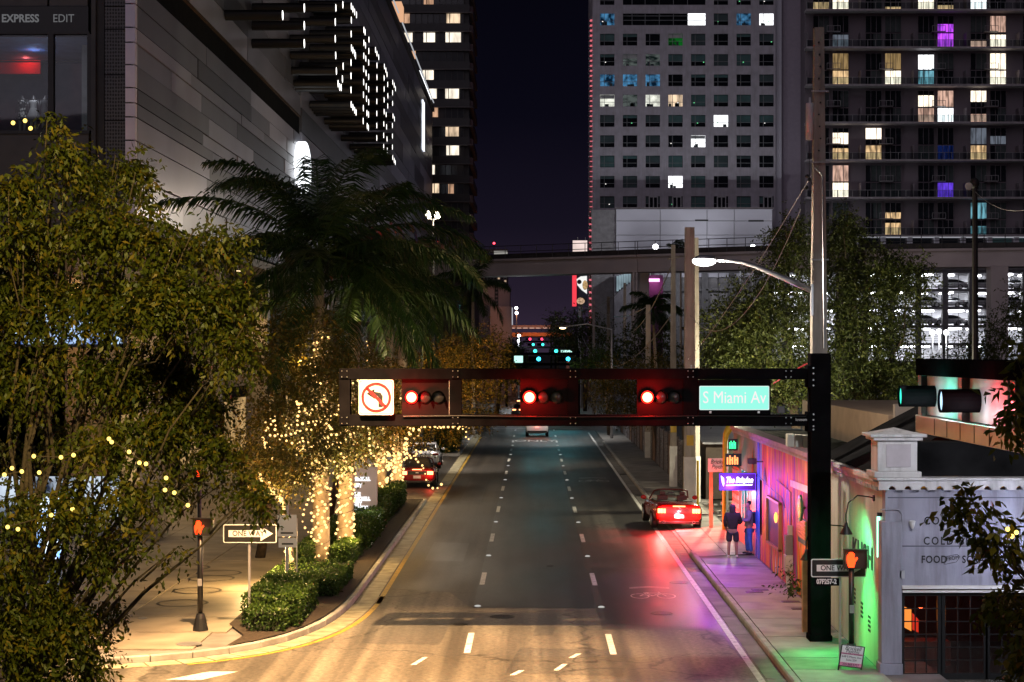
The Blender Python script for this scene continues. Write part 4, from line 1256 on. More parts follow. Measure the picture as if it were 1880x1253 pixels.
# ================================================================== mural building
mur = thing('mural_building', 'long low building covered in an orange, pink and purple mural', 'building', (9, 56, 0))
def mural():
    m = bpy.data.materials.new('mural_paint')
    m.use_nodes = True
    nt = m.node_tree
    b = nt.nodes['Principled BSDF']
    b.inputs['Roughness'].default_value = .65
    geo = nt.nodes.new('ShaderNodeNewGeometry')
    mp = nt.nodes.new('ShaderNodeMapping'); mp.inputs['Scale'].default_value = (0, .62, .22)
    n1 = nt.nodes.new('ShaderNodeTexNoise'); n1.inputs['Scale'].default_value = 1.2; n1.inputs['Detail'].default_value = 3; n1.inputs['Distortion'].default_value = .6
    nt.links.new(geo.outputs['Position'], mp.inputs[0]); nt.links.new(mp.outputs[0], n1.inputs['Vector'])
    r = nt.nodes.new('ShaderNodeValToRGB')
    cols = [(.30, (.45, .03, .28)), (.38, (.75, .07, .12)), (.44, (.85, .27, .02)), (.49, (.88, .42, .03)), (.53, (.88, .20, .02)), (.58, (.80, .09, .12)), (.64, (.65, .05, .32)), (.72, (.22, .04, .50))]
    r.color_ramp.elements[0].position = cols[0][0]; r.color_ramp.elements[0].color = (*cols[0][1], 1)
    r.color_ramp.elements[1].position = cols[-1][0]; r.color_ramp.elements[1].color = (*cols[-1][1], 1)
    for p_, c_ in cols[1:-1]:
        e = r.color_ramp.elements.new(p_); e.color = (*c_, 1)
    nt.links.new(n1.outputs['Fac'], r.inputs[0])
    # fine brush strokes
    mp2 = nt.nodes.new('ShaderNodeMapping'); mp2.inputs['Scale'].default_value = (0, 5, .7)
    n2 = nt.nodes.new('ShaderNodeTexNoise'); n2.inputs['Scale'].default_value = 1.0; n2.inputs['Detail'].default_value = 4
    nt.links.new(geo.outputs['Position'], mp2.inputs[0]); nt.links.new(mp2.outputs[0], n2.inputs['Vector'])
    r2 = nt.nodes.new('ShaderNodeValToRGB'); r2.color_ramp.elements[0].position = .35; r2.color_ramp.elements[1].position = .65
    r2.color_ramp.elements[0].color = (.6, .5, .55, 1); r2.color_ramp.elements[1].color = (1.1, 1.05, 1.0, 1)
    nt.links.new(n2.outputs['Fac'], r2.inputs[0])
    mx = nt.nodes.new('ShaderNodeMixRGB'); mx.blend_type = 'MULTIPLY'; mx.inputs[0].default_value = 1
    nt.links.new(r.outputs[0], mx.inputs[1]); nt.links.new(r2.outputs[0], mx.inputs[2]); nt.links.new(mx.outputs[0], b.inputs['Base Color'])
    return m
MUR = mural()
MX = 7.47
bx('street_wall', MUR, MX, MX + .3, 46.05, 59.2, 0, 4.1, mur)
bx('street_wall', mat('wall_grey_teal', (.24, .29, .29), .7, var=.12), MX, MX + .3, 59.2, 67.6, 2.75, 4.1, mur)
bx('street_wall', mat('wall_coral', (.75, .17, .13), .6, var=.12), MX, MX + .3, 59.2, 67.6, 0, .95, mur)
bx('end_wall', mat('wall_grey_teal', (.24, .29, .29), .7), MX + .3, 15, 67.3, 67.6, 0, 4.1, mur)
bx('near_wall', MUR, MX + .3, 15, 46.06, 46.1, 0, 4.25, mur)
bx('flat_roof', ROOF, MX + .3, 15, 46.45, 67.2, 4.0, 4.06, mur)
bx('parapet_cap', mat('parapet_pink', (.48, .32, .36), .6), MX - .12, MX + .4, 46.1, 67.7, 4.1, 4.22, mur)
dn2 = MB().box(-.035, .035, -.05, .05, -.12, 0).mesh('dentil', mat('dentil_pale', (.5, .42, .4), .6))
for k in range(96):
    inst('dentil', dn2, mur, (MX - .04, 46.3 + .222 * k, 4.1))
bx('roof_house', mat('roof_house_tan', (.42, .31, .22), .7, var=.12), 9.2, 15, 47, 62, 4.3, 5.3, mur)
# painted shapes of the mural, thin relief paint
def paintshape(col, pts_, name='painted_shape'):
    cols_ = {'purple': (.09, .02, .30), 'yellow': (.85, .55, .04), 'green': (.03, .22, .12), 'teal': (.03, .3, .32), 'pink': (.85, .25, .35), 'blue': (.05, .16, .6), 'white': (.8, .72, .7), 'red': (.5, .03, .03), 'brown': (.12, .05, .03)}
    off_ = {'purple': .004, 'yellow': .006, 'green': .008, 'teal': .010, 'pink': .012, 'blue': .014, 'white': .016, 'red': .018, 'brown': .020}[col]
    MB().poly([(MX - off_, y, z) for y, z in pts_]).build(name, mat('mural_' + col, cols_[col], .6), mur)
rp = random.Random(9)
for k in range(15):   # hanging purple / pink drips
    y = 46.8 + k * .82 + rp.uniform(-.2, .2)
    top = rp.uniform(2.7, 3.7); ln = rp.uniform(.8, 1.7); w_ = rp.uniform(.18, .42)
    paintshape(rp.choice(('purple', 'purple', 'pink', 'brown')), [(y - w_, top - ln * .55), (y, top), (y + w_, top - ln * .55), (y, top - ln)])
for k in range(18):   # leaf blades low down
    y = 46.6 + k * .62 + rp.uniform(-.2, .2); z0 = .05; hgt = rp.uniform(.6, 1.5); lean = rp.uniform(-.7, .7); w_ = rp.uniform(.06, .13)
    paintshape(('green', 'yellow', 'teal', 'white', 'yellow', 'green')[k % 6], [(y - w_, z0), (y + w_, z0), (y + lean * .6 + w_ * .8, z0 + hgt * .6), (y + lean, z0 + hgt), (y + lean * .6 - w_ * .8, z0 + hgt * .6)])
paintshape('white', [(47.3, 3.12), (52.6, 3.05), (52.6, 3.24), (47.3, 3.34)])
paintshape('red', [(60.6, .95), (62.6, .95), (61.6, 3.7)])
paintshape('blue', [(59.6, .05), (60.4, .05), (60.3, 4.05), (59.8, 4.05)])
# window recess with frame, and bright salon window, blue door
win = bx('window_opening', mat('room_dark', (.02, .012, .02), .6), MX - .03, MX - .022, 54.6, 57.4, 1.0, 2.35, mur)
for (a, b, c, d) in ((54.5, 54.6, .95, 2.4), (57.4, 57.5, .95, 2.4), (54.5, 57.5, 2.35, 2.42), (54.5, 57.5, .93, 1.0)):
    bx('window_frame', mat('wood_frame', (.35, .18, .07), .5), MX - .1, MX - .0, a, b, c, d, win)
MB().ball((MX - .07, 55.3, 1.9), .11, 8, 6, (.5, 1, 1.5)).build('window_lamp', emat('lamp_orange', (1, .35, .06), 4), win)
lamp('window_light', (MX - .35, 55.4, 1.95), (1, .22, .08), 22, .05, mur)
for k in range(3):
    bx('salon_window', emat('salon_white', (.75, .95, 1.0), 1.4), MX + .02, MX + .05, 63.0 + .82 * k, 63.6 + .82 * k, .98, 2.72, mur)
    bx('window_post', mat('post_teal', (.03, .2, .24), .5), MX - .05, MX + .1, 62.8 + .82 * k, 63.0 + .82 * k, .96, 2.74, mur)
bx('coral_pier', mat('wall_coral', (.75, .17, .13), .6), MX - .02, MX + .28, 61.7, 62.8, .95, 2.75, mur)
bx('blue_door', mat('door_blue', (.02, .10, .42), .45), MX - .03, MX + .1, 60.55, 61.7, .02, 2.75, mur)
bx('striped_jamb', mat('wall_coral', (.75, .17, .13), .6), MX - .04, MX + .28, 65.4, 67.6, .95, 2.75, mur)
for k in range(6):
    bx('jamb_stripe', TRIM, MX - .06, MX - .04, 65.5, 67.5, 1.0 + k * .3, 1.15 + k * .3, mur)
lamp('salon_light', (MX - .6, 64.2, 1.9), (.55, .8, 1.0), 60, .1, mur)

# hanging neon sign
Yb = 60.3
neo = thing('neon_bar_sign', 'black projecting sign with violet neon script over the sidewalk', 'sign', (6.8, Yb, 2.7))
xa, xb = gx(1320, Yb), gx(1388, Yb)
z0, z1 = gz(901, Yb), gz(869, Yb)
bx('sign_box', mat('sign_violet_black', (.05, .01, .12), .4), xa, xb, Yb, Yb + .22, z0, z1, neo, bevel=.01)
NEON = emat('neon_violet', (.85, .55, 1.0), 3.0)
NEO2 = emat('neon_white', (.9, .85, 1.0), 4.0)
lettering('neon_lettering', 'The Babylon', (gx(1332, Yb), Yb - .03, gz(882, Yb)), .27, NEO2, neo, shear=.28, bold=.006, xs=.66, ext=.012)
MB().tube([(gx(1333, Yb), Yb - .03, gz(891.5, Yb)), (gx(1381, Yb), Yb - .03, gz(890.5, Yb))], .016, 6).build('neon_underline', NEO2, neo)
MB().poly([(gx(1323, Yb), Yb - .03, gz(873, Yb)), (gx(1329, Yb), Yb - .03, gz(878, Yb)), (gx(1330, Yb), Yb - .03, gz(888, Yb)), (gx(1328, Yb), Yb - .03, gz(894, Yb)), (gx(1325, Yb), Yb - .03, gz(886, Yb))]).build('neon_feather', NEON, neo)
fr = MB()
for (a, b) in (((1321, 870), (1387, 870)), ((1387, 870), (1387, 900)), ((1387, 900), (1321, 900)), ((1321, 900), (1321, 870))):
    fr.tube([(gx(a[0], Yb), Yb - .02, gz(a[1], Yb)), (gx(b[0], Yb), Yb - .02, gz(b[1], Yb))], .012, 5)
fr.build('neon_border', emat('neon_blue', (.20, .06, 1.0), 1.6), neo)
bx('sign_bracket', BLK, xb, MX + .02, Yb + .06, Yb + .16, z1 - .12, z1 - .04, neo)
lamp('neon_light', (6.6, Yb - .6, gz(893, Yb)), (.42, .08, 1.0), 110, .12, neo)
lamp('neon_light', (6.2, Yb - 1.5, 1.9), (.36, .36, 1.0), 60, .2, neo)
lamp('neon_light', (6.0, Yb - .5, gz(897, Yb)), (.60, .07, 1.0), 380, .15, neo, 80, (4.4, 52.5, 0), .7)
# violet floodlight on the wall
fl = thing('wall_floodlight', 'small black floodlight washing the mural in violet', 'light', (MX - .3, 58.9, 3.1))
bx('lamp_head', BLK, MX - .5, MX - .22, 58.8, 59.05, gz(852, 58.9), gz(842, 58.9), fl, bevel=.01)
MB().tube([(MX - .3, 58.9, gz(848, 58.9)), (MX, 58.9, gz(848, 58.9))], .02, 6).build('bracket', BLK, fl)
MB().tube([(MX - .25, 58.8, 3.05), (MX - .1, 57.0, 2.75), (MX - .04, 54.2, 2.6), (MX - .03, 53.6, 2.35)], .012, 5).build('cable', BLK, fl)
lamp('flood', (MX - .9, 57.4, 3.0), (.55, .08, 1.0), 70, .08, fl)
lamp('flood', (MX - 1.0, 53.4, 2.7), (1.0, .26, .45), 52, .08, fl)
lamp('flood', (MX - 1.0, 49.6, 2.4), (1.0, .52, .22), 90, .08, fl)
# two small projecting lit signs
def blade_sign(px, py, Y, w, hgt, col, label, nm):
    t = thing('lit_blade_sign', label, 'sign', (gx(px, Y), Y, gz(py, Y)))
    x, z = gx(px, Y), gz(py, Y)
    bx('sign_box', BLK, x - w / 2 - .03, x + w / 2 + .25, Y, Y + .12, z - hgt / 2 - .03, z + hgt / 2 + .03, t)
    g = MB()
    for c in range(5):
        xx = x - w / 2 + w * (c + .1) / 5
        g.box(xx, xx + w * .13, Y - .02, Y - .004, z - hgt * .4, z + hgt * (.25 + .15 * (c % 2)))
        if c % 2: g.box(xx, xx + w * .2, Y - .02, Y - .004, z - hgt * .05, z + hgt * .08)
    g.build('lit_strokes', emat(nm, col, 2.2), t)
    bx('bracket', BLK, x + w / 2 + .25, MX + .1, Y + .03, Y + .09, z - .04, z + .04, t)
blade_sign(1345, 817, 66.2, .26, .36, (.05, 1.0, .35), 'small green lit sign above the orange one', 'sign_green')
blade_sign(1345, 845, 65.0, .44, .40, (1.0, .32, .10), 'small orange lit sign below the green one', 'sign_orange')
# service boxes, conduits, menu board, round sign on the mural wall
svc = thing('electric_meter', 'grey electric meter box on a white conduit by the mural', 'meter', (7.3, 52, .16))
yy = 52.2
bx('meter_box', mat('meter_grey', (.16, .155, .16), .5), MX - .22, MX - .02, yy - .2, yy + .2, gz(1018, yy), gz(983, yy), svc, bevel=.01)
bx('lower_box', mat('meter_beige', (.45, .42, .38), .5), MX - .24, MX - .02, yy - .25, yy + .2, gz(1048, yy), gz(1018.6, yy), svc, bevel=.01)
bx('top_box', mat('meter_beige', (.45, .42, .38), .5), MX - .14, MX - .02, yy - .1, yy + .1, gz(982.4, yy), gz(965, yy), svc)
MB().tube([(MX - .13, yy, .16), (MX - .13, yy, gz(1048, yy))], .06, 8).build('conduit', TRIM, svc)
MB().tube([(MX - .05, yy, gz(965, yy)), (MX - .05, yy, gz(905, yy)), (MX - .05, yy + 3, gz(895, yy))], .018, 6).build('mast_conduit', mat('conduit_red', (.12, .03, .03), .5), svc)
rs = thing('round_sign', 'round green rimmed palm sign on the mural wall', 'sign', (7.3, 49.6, 2.6))
c_ = (MX - .12, 49.7, gz(933, 49.7))
MB().lathe(c_, [(.36, 0), (.36, -.06), (.27, -.07)], 20, axis='x').build('rim', mat('rim_green', (.03, .13, .06), .5), rs)
MB().lathe(c_, [(.27, -.075), (.0001, -.08)], 20, axis='x').build('disc', mat('disc_orange', (.6, .28, .05), .5), rs)
g = MB()
for k in range(6):
    a = math.pi * (k + .5) / 6
    g.poly([(c_[0] - .085, c_[1], c_[2] + .05), (c_[0] - .085, c_[1] + .2 * math.cos(a), c_[2] + .05 + .14 * math.sin(a)), (c_[0] - .085, c_[1] + .17 * math.cos(a + .25), c_[2] + .02 + .14 * math.sin(a + .25))])
g.box(c_[0] - .086, c_[0] - .084, c_[1] - .02, c_[1] + .02, c_[2] - .2, c_[2] + .05)
g.build('palm_emblem', TRIM, rs)
MB().tube([(MX - .15, 49.7, c_[2]), (MX + .02, 49.7, c_[2])], .02, 6).build('bracket', BLK, rs)
mb_ = thing('menu_board', 'orange slatted menu board mounted under the round sign', 'board', (7.35, 50, 2))
for k in range(5):
    bx('slat', mat('slat_orange', (.5, .16, .04), .5), MX - .06, MX - .025, 49.5, 50.9, gz(990 - 7 * k, 50) + .01, gz(983.5 - 7 * k, 50), mb_)
bx('board_frame', mat('board_green', (.02, .10, .06), .5), MX - .03, MX - .02, 49.4, 51.0, gz(1000, 50), gz(952, 50), mb_)

# ================================================================== black signal gantry over the street
Ys = 42.5
def sX(px): return gx(px, Ys)
def sZ(py): return gz(py, Ys)
GB = mat('gantry_black', (.006, .0055, .0065), .75, var=.25, scale=3, bump=.05, spec=.0)
gan = thing('signal_gantry', 'black box-frame traffic signal gantry spanning the street on one post', 'traffic signal', (6.74, Ys, .16))
bx('post', GB, sX(1488), sX(1526), Ys, Ys + .5, .16, sZ(649), gan, bevel=.03)
bx('post_base', GB, sX(1486), sX(1528), Ys - .03, Ys + .53, .155, .3, gan, bevel=.02)
bx('beam', GB, sX(622), sX(1487), Ys + .05, Ys + .42, sZ(697), sZ(677), gan, bevel=.012)
bx('beam', GB, sX(622), sX(1487), Ys + .05, Ys + .42, sZ(783), sZ(762), gan, bevel=.012)
for a, b in ((622, 642), (825, 847), (1042, 1062), (1255, 1282)):
    bx('upright', GB, sX(a), sX(b), Ys + .06, Ys + .41, sZ(762), sZ(697), gan)
for a in (632, 836, 1052, 1268, 1448):      # splice plates and bolt heads on the beams
    for zc_ in (sZ(687), sZ(772.5)):
        pt = bx('splice_plate', GB, sX(a - 7), sX(a + 7), Ys + .03, Ys + .05, zc_ - .1, zc_ + .1, gan)
        for dx in (-.06, .06):
            for dz in (-.07, .07):
                MB().lathe((sX(a) + dx, Ys + .03, zc_ + dz), [(.016, 0), (.013, -.018)], 6, axis='y').build('bolt', mat('bolt_steel', (.25, .25, .26), .4, metal=.8), pt)
MB().tube([(sX(1480), Ys + .02, sZ(765)), (sX(1300), Ys + .02, sZ(764)), (sX(1060), Ys + .02, sZ(766)), (sX(850), Ys + .02, sZ(764)), (sX(740), Ys + .02, sZ(765))], .014, 6).build('signal_cable', mat('cable_black', (.02, .02, .022), .5, spec=.2), gan)
bx('junction_box', mat('box_dark', (.05, .05, .055), .5), sX(1427), sX(1441), Ys - .02, Ys + .05, sZ(759), sZ(746), gan, bevel=.01)
for py0, py1 in ((672, 712), (757, 793)):
    bx('clamp_plate', GB, sX(1483), sX(1497), Ys - .035, Ys + .5, sZ(py1), sZ(py0), gan, bevel=.01)
    for q in (py0 + 4, py0 + 14, py0 + 26, py1 - 4):
        MB().lathe((sX(1493), Ys - .035, sZ(q)), [(.022, 0), (.02, -.02)], 8, axis='y').build('bolt', mat('bolt_steel', (.25, .25, .26), .4, metal=.8), gan)
MB().tube([(sX(1270), Ys + .2, sZ(677) ), (sX(1270), Ys + .2, sZ(671)), (sX(1276), Ys + .2, sZ(671)), (sX(1276), Ys + .2, sZ(677))], .012, 5).build('lifting_eye', mat('eye_steel', (.5, .5, .5), .4, metal=.6), gan)
lettering('maker_mark', 'loveom', (sX(1461), Ys + .045, sZ(771)), .10, mat('mark_grey', (.6, .6, .6), .5), gan, xs=.9)
REDL = emat('signal_red', (1.0, .012, .008), 4.0)
REDC = emat('signal_red_core', (1.0, .30, .12), 9.0)
LENSD = mat('lens_dark', (.02, .02, .022), .3, spec=.25)
BACK = mat('signal_backplate', (.010, .007, .008), .7, var=.15, spec=.0)
for k, (px0, pxr) in enumerate(((737, 755), (955, 972), (1170, 1189))):
    hd = bx('signal_head', BACK, sX(px0), sX(px0 + 87), Ys + .12, Ys + .32, sZ(762), sZ(697), gan)
    for j, nm in enumerate(('red', 'amber', 'green')):
        cx, cz = sX(pxr) + .315 * j, sZ(730)
        ln_ = MB().lathe((cx, Ys + .1, cz), [(.152, .02), (.15, 0), (.11, -.03), (.0001, -.045)], 20, axis='y').build('lens', REDL if j == 0 else LENSD, hd, True)
        vz = MB()
        n = 16
        for q in range(n):      # tunnel visor, open at the bottom
            a0 = R(-35) + R(250) * q / n; a1 = R(-35) + R(250) * (q + 1) / n
            r_ = .155
            vz.poly([(cx + r_ * math.cos(a0), Ys + .12, cz + r_ * math.sin(a0)), (cx + r_ * math.cos(a1), Ys + .12, cz + r_ * math.sin(a1)), (cx + r_ * math.cos(a1), Ys - .02, cz + r_ * math.sin(a1)), (cx + r_ * math.cos(a0), Ys - .02, cz + r_ * math.sin(a0))])
        vz.build('visor', GB, hd)
    MB().lathe((sX(pxr), Ys + .0965, sZ(730)), [(.115, -.028), (.09, -.040), (.0001, -.052)], 18, axis='y').build('lens_core', REDC, hd, True)
    lamp('red_light', (sX(pxr), Ys - .22, sZ(730)), (1.0, .012, .008), 140, .07, gan)
    bx('edge_trim', mat('trim_steel', (.45, .4, .4), .4, metal=.5), sX(px0 + 87), sX(px0 + 88.4), Ys + .1, Ys + .12, sZ(762), sZ(698), gan)
# no-left-turn sign
nl = thing('no_left_turn_sign', 'square white no left turn sign hung in the gantry', 'sign', (sX(691), Ys, sZ(730)))
def rrect(x0, x1, z0, z1, r, n=4):
    out = []
    for cx, cz, a in ((x1 - r, z1 - r, 0), (x0 + r, z1 - r, 90), (x0 + r, z0 + r, 180), (x1 - r, z0 + r, 270)):
        out += [(cx + r * math.cos(R(a + 90 * k / n)), cz + r * math.sin(R(a + 90 * k / n))) for k in range(n + 1)]
    return out
SW = mat('sign_white', (.80, .79, .80), .4, var=.03)
SB = mat('sign_black', (.015, .015, .016), .4)
SR = mat('sign_red', (.55, .015, .02), .4, var=.05)
MB().prism_y(rrect(sX(659), sX(723), sZ(762), sZ(697.6), .05), Ys - .05, Ys - .02).build('plate', SW, nl)
pl = rrect(sX(660.8), sX(721.2), sZ(760.2), sZ(699.4), .045)
pi_ = rrect(sX(661.8), sX(720.2), sZ(759.2), sZ(700.4), .04)
g = MB()
for k in range(len(pl)):
    j = (k + 1) % len(pl)
    g.poly([(pl[k][0], Ys - .052, pl[k][1]), (pl[j][0], Ys - .052, pl[j][1]), (pi_[j][0], Ys - .052, pi_[j][1]), (pi_[k][0], Ys - .052, pi_[k][1])])
g.build('border', SB, nl)
cx, cz, s_ = sX(691), sZ(730), Ys / F
def spx(x, y): return (cx + (x - 691) * s_, cz - (y - 730) * s_)
ar = [(703, 748), (703, 727), (699, 721), (688, 719.5), (688, 714), (673, 723), (688, 733), (688, 727), (693.5, 727.5), (695, 730), (695, 748)]
MB().prism_y([spx(*p) for p in ar], Ys - .055, Ys - .052).build('turn_arrow', SB, nl)
g = MB()
n = 36
for k in range(n):
    a, b = 2 * math.pi * k / n, 2 * math.pi * (k + 1) / n
    g.poly([(cx + r_ * s_ * math.cos(t), Ys - .058, cz + r_ * s_ * math.sin(t)) for r_, t in ((22.5, a), (27.5, a), (27.5, b), (22.5, b))])
d_ = Vector((1, -1)).normalized(); n_ = Vector((1, 1)).normalized() * 2.7
for sgn in (1,):
    p0, p1 = Vector((0, 0)) - d_ * 24, d_ * 24
    g.poly([(cx + q.x * s_, Ys - .058, cz + q.y * s_) for q in (p0 - n_, p1 - n_, p1 + n_, p0 + n_)])
g.build('prohibition_ring', SR, nl)
bx('hanger', GB, sX(668), sX(674), Ys - .02, Ys + .3, sZ(699), sZ(694), nl)
bx('hanger', GB, sX(708), sX(714), Ys - .02, Ys + .3, sZ(699), sZ(694), nl)
# lit street name sign
sn = thing('street_name_sign', 'lit pale green street name sign in the gantry', 'sign', (sX(1348), Ys, sZ(731)))
bx('sign_case', GB, sX(1282.5), sX(1415), Ys + .0, Ys + .3, sZ(761.5), sZ(697.5), sn)
MB().prism_y(rrect(sX(1284), sX(1412), sZ(753), sZ(709), .025), Ys - .02, Ys - .002).build('lit_border', emat('sign_edge_lit', (.80, .97, .92), 1.05), sn)
MB().prism_y(rrect(sX(1285.2), sX(1410.8), sZ(751.8), sZ(710.2), .02), Ys - .024, Ys - .0205).build('lit_face', emat('sign_face_lit', (.27, .80, .66), 1.25), sn)
lettering('lettering', 'S Miami Av', (sX(1348), Ys - .026, sZ(731)), .40, emat('sign_letters', (1.0, .90, .90), 1.0), sn, align='CENTER', bold=0.0, xs=.82, space=1.0)
for px in (1304, 1393):
    bx('latch', mat('latch_steel', (.5, .5, .5), .4, metal=.6), sX(px - 2), sX(px + 2), Ys - .02, Ys, sZ(759), sZ(755), sn)

# second gantry, along the near side of the crossing street
Xs2 = 7.0
g2 = thing('side_street_gantry', 'black signal gantry along the cross street with lit hoods seen edge-on', 'traffic signal', (Xs2, 24, .16))
zb0, zb1, zt0, zt1 = 5.46, 5.78, 6.5, 6.8
GM = mat('gantry_steel', (.10, .095, .09), .28, metal=.75, var=.2, scale=3)
bx('beam', GB, Xs2, Xs2 + .36, 19, 33.2, zt0, zt1, g2, bevel=.012)
bx('beam', GM, Xs2 - .01, Xs2 + .36, 19, 33.2, zb0, zb1, g2, bevel=.012)
for yy in (33.0, 29.9, 26.6, 23.2):
    bx('upright', GM, Xs2 + .03, Xs2 + .33, yy - .12, yy + .14, zb1, zt0, g2)
bx('post', GB, Xs2 - .06, Xs2 + .44, 18.4, 18.9, .16, 6.85, g2, bevel=.03)
for k in range(9):
    bx('seam', GB, Xs2 - .016, Xs2 - .01, 24 + .95 * k, 24.02 + .95 * k, zb0 + .02, zb1 - .02, g2)
TE = emat('signal_green', (.05, .85, .62), 1.6)
for k, (yy, col, nm) in enumerate(((31.6, (.10, 1.0, .72), 'green'), (28.4, (1.0, .10, .12), 'red'))):
    hd = bx('signal_head', mat('head_white_%d' % k, (.5, .5, .5), .5), Xs2 + .12, Xs2 + .3, yy - 1.15, yy + 1.2, zb1 + .01, zt0 - .01, g2)
    MB().lathe((Xs2 - .46, yy + .6, 6.14), [(.175, 0), (.0001, -.03)], 18, axis='x').build('lens', TE if k == 0 else emat('signal_bluewhite', (.5, .75, 1.0), 1.6), hd)
    MB().lathe((Xs2 + .12, yy + .6, 6.14), [(.19, 0), (.19, -.62), (.18, -.62), (.18, 0)], 18, axis='x').build('visor', GB, hd)
    lamp('signal_light', (Xs2 - .25, yy - .62, 6.1), col, 26, .06, g2)
    lamp('signal_light', (Xs2 - .22, yy + .1, 5.95), (.9, .95, 1.0), 9, .06, g2)
# ================================================================== poles, street lamps, wires
CPOLE = stained('pole_concrete', (.40, .36, .31), .75, .55)
STEEL = mat('galvanised', (.45, .45, .47), .38, metal=.55, var=.15, scale=2)
def sq_pole(g, x, y, z0, z1, w0, w1):
    g.prism_z([(x - w0, y - w0), (x + w0, y - w0), (x + w0, y + w0), (x - w0, y + w0)], z0, z0 + .001)
    g.f.pop(); 
    b = len(g.v)
    g.v += [(x + sx * w0, y + sy * w0, z0) for sx, sy in ((-1, -1), (1, -1), (1, 1), (-1, 1))] + [(x + sx * w1, y + sy * w1, z1) for sx, sy in ((-1, -1), (1, -1), (1, 1), (-1, 1))]
    g.f += [(b, b + 1, b + 5, b + 4), (b + 1, b + 2, b + 6, b + 5), (b + 2, b + 3, b + 7, b + 6), (b + 3, b, b + 4, b + 7), (b + 4, b + 5, b + 6, b + 7)]
    return g
# tall concrete pole behind the gantry post
Yu = 44.1
up = thing('utility_pole', 'tall concrete utility pole with street lamp arm and transformer', 'pole', (6.95, Yu, .16))
xu = gx(1503, Yu)
sq_pole(MB(), xu, Yu, .12, gz(52, Yu), .24, .115).build('shaft', CPOLE, up, bevel=.02)
for k in range(12):
    zz = gz(80 + 22 * k, Yu)
    MB().lathe((xu + .02 * (k % 3 - 1), Yu - .22, zz), [(.022, .12), (.02, .05)], 8, axis='y').build('bolt_hole', BLK, up)
MB().lathe((gx(1487, Yu), Yu, gz(257, Yu)), [(.10, 0), (.10, .86), (.09, .89), (.03, .9), (.03, 1.0), (.02, 1.03)], 14).build('transformer', mat('transformer_grey', (.62, .62, .66), .5), up, True)
bx('transformer_bracket', STEEL, gx(1488, Yu), xu, Yu - .04, Yu + .04, gz(215, Yu), gz(211, Yu), up)
MB().tube([(gx(1485, Yu), Yu - .02, gz(257, Yu)), (gx(1486, Yu), Yu - .02, gz(330, Yu)), (gx(1493, Yu), Yu - .1, gz(345, Yu))], .008, 5).build('lead_cable', BLK, up)
for k, (px, py) in enumerate(((1482, 324), (1486, 330), (1481, 345))):
    MB().ball((gx(px, Yu), Yu, gz(py, Yu)), .05, 8, 6).build('connector', BLK, up)
MB().tube([(gx(1493, Yu), Yu - .2, gz(310, Yu)), (gx(1507, Yu), Yu - .26, gz(325, Yu)), (gx(1510, Yu), Yu - .26, gz(640, Yu))], .022, 6).build('riser_conduit', STEEL, up)
for py in (478, 300, 170):
    zz = gz(py, Yu)
    bx('strap', STEEL, xu - .21, xu + .21, Yu - .235, Yu - .2, zz - .015, zz + .015, up)
# lamp arm and cobra head
arm = [(gx(p[0], Yu), Yu - .05, gz(p[1], Yu)) for p in ((1490, 534), (1450, 516), (1412, 500), (1385, 489), (1362, 482), (1340, 479), (1316, 478))]
bx('arm_plate', STEEL, gx(1487, Yu), gx(1491, Yu), Yu - .2, Yu - .02, gz(580, Yu), gz(522, Yu), up)
MB().tube(arm, [.075, .068, .06, .052, .045, .042, .04], 8).build('lamp_arm', STEEL, up, True)
hx, hz = gx(1294, Yu), gz(477, Yu)
MB().ball((hx, Yu - .05, hz + .03), .16, 12, 8, (1.75, .85, .5)).build('lamp_head', STEEL, up, True)
MB().ball((hx - .02, Yu - .05, hz - .04), .165, 12, 8, (1.75, .9, .75)).build('lamp_lens', emat('lamp_white', (1.0, .97, .93), 14), up, True)
lamp('street_light', (hx - .02, Yu - .05, hz - .22), (1.0, .86, .70), 1300, .12, up)
# three grey boxes strapped to this pole
for k in range(3):
    px = 1444 + 14.5 * k
    bx('equipment_box', mat('box_beige', (.60, .57, .50), .5, var=.05), gx(px, 43.6), gx(px + 13, 43.6), 43.45, 43.75, gz(820 + k, 43.6), gz(797 + k, 43.6), up, bevel=.01)
bx('box_rail', STEEL, gx(1444, 43.6), xu, 43.76, 43.8, gz(812, 43.6), gz(808, 43.6), up)
bx('number_plate', mat('plate_white', (.62, .58, .55), .5), gx(1484, 43.85), gx(1489.5, 43.85), 43.79, 43.83, gz(1010, 43.85), gz(968, 43.85), up)
bx('wood_guard', mat('wood_guard', (.42, .27, .13), .7, var=.3, scale=4), gx(1473, 44), gx(1482, 44), 43.9, 44.1, .16, gz(1020, 44), up)

# pair of concrete poles further on, with white painted feet
WPAINT = mat('white_paint', (.72, .71, .69), .6, var=.12, scale=3)
YPL = mat('plate_yellow', (.65, .42, .04), .5)
def cpole(px, Y, ptop, w0, w1, label, foot=1.6, plate=True, nm='concrete_pole'):
    x = gx(px, Y)
    t = thing(nm, label, 'pole', (x, Y, .12), 'concrete poles along the east sidewalk')
    sq_pole(MB(), x, Y, .12, gz(ptop, Y), w0, w1).build('shaft', CPOLE, t)
    if foot:
        bx('painted_foot', WPAINT, x - w0 - .012, x + w0 + .012, Y - w0 - .012, Y + w0 + .012, .125, foot, t)
    if plate:
        bx('warning_plate', YPL, x - .15, x + .15, Y - w0 - .03, Y - w0 - .014, 2.9, 3.35, t)
    return t
cpole(1266, 79, 418, .25, .2, 'thick concrete pole with white foot beside the red convertible', 2.4)
cpole(1276, 83, 437, .22, .15, 'concrete pole just behind the thick white footed pole', 2.2, False)
cpole(1236, 92, 450, .18, .1, 'slim concrete pole with a yellow plate and crossarm', 2.2)
cpole(1190, 118, 560, .2, .14, 'concrete pole leaning by the graffiti fence', 1.8, False)
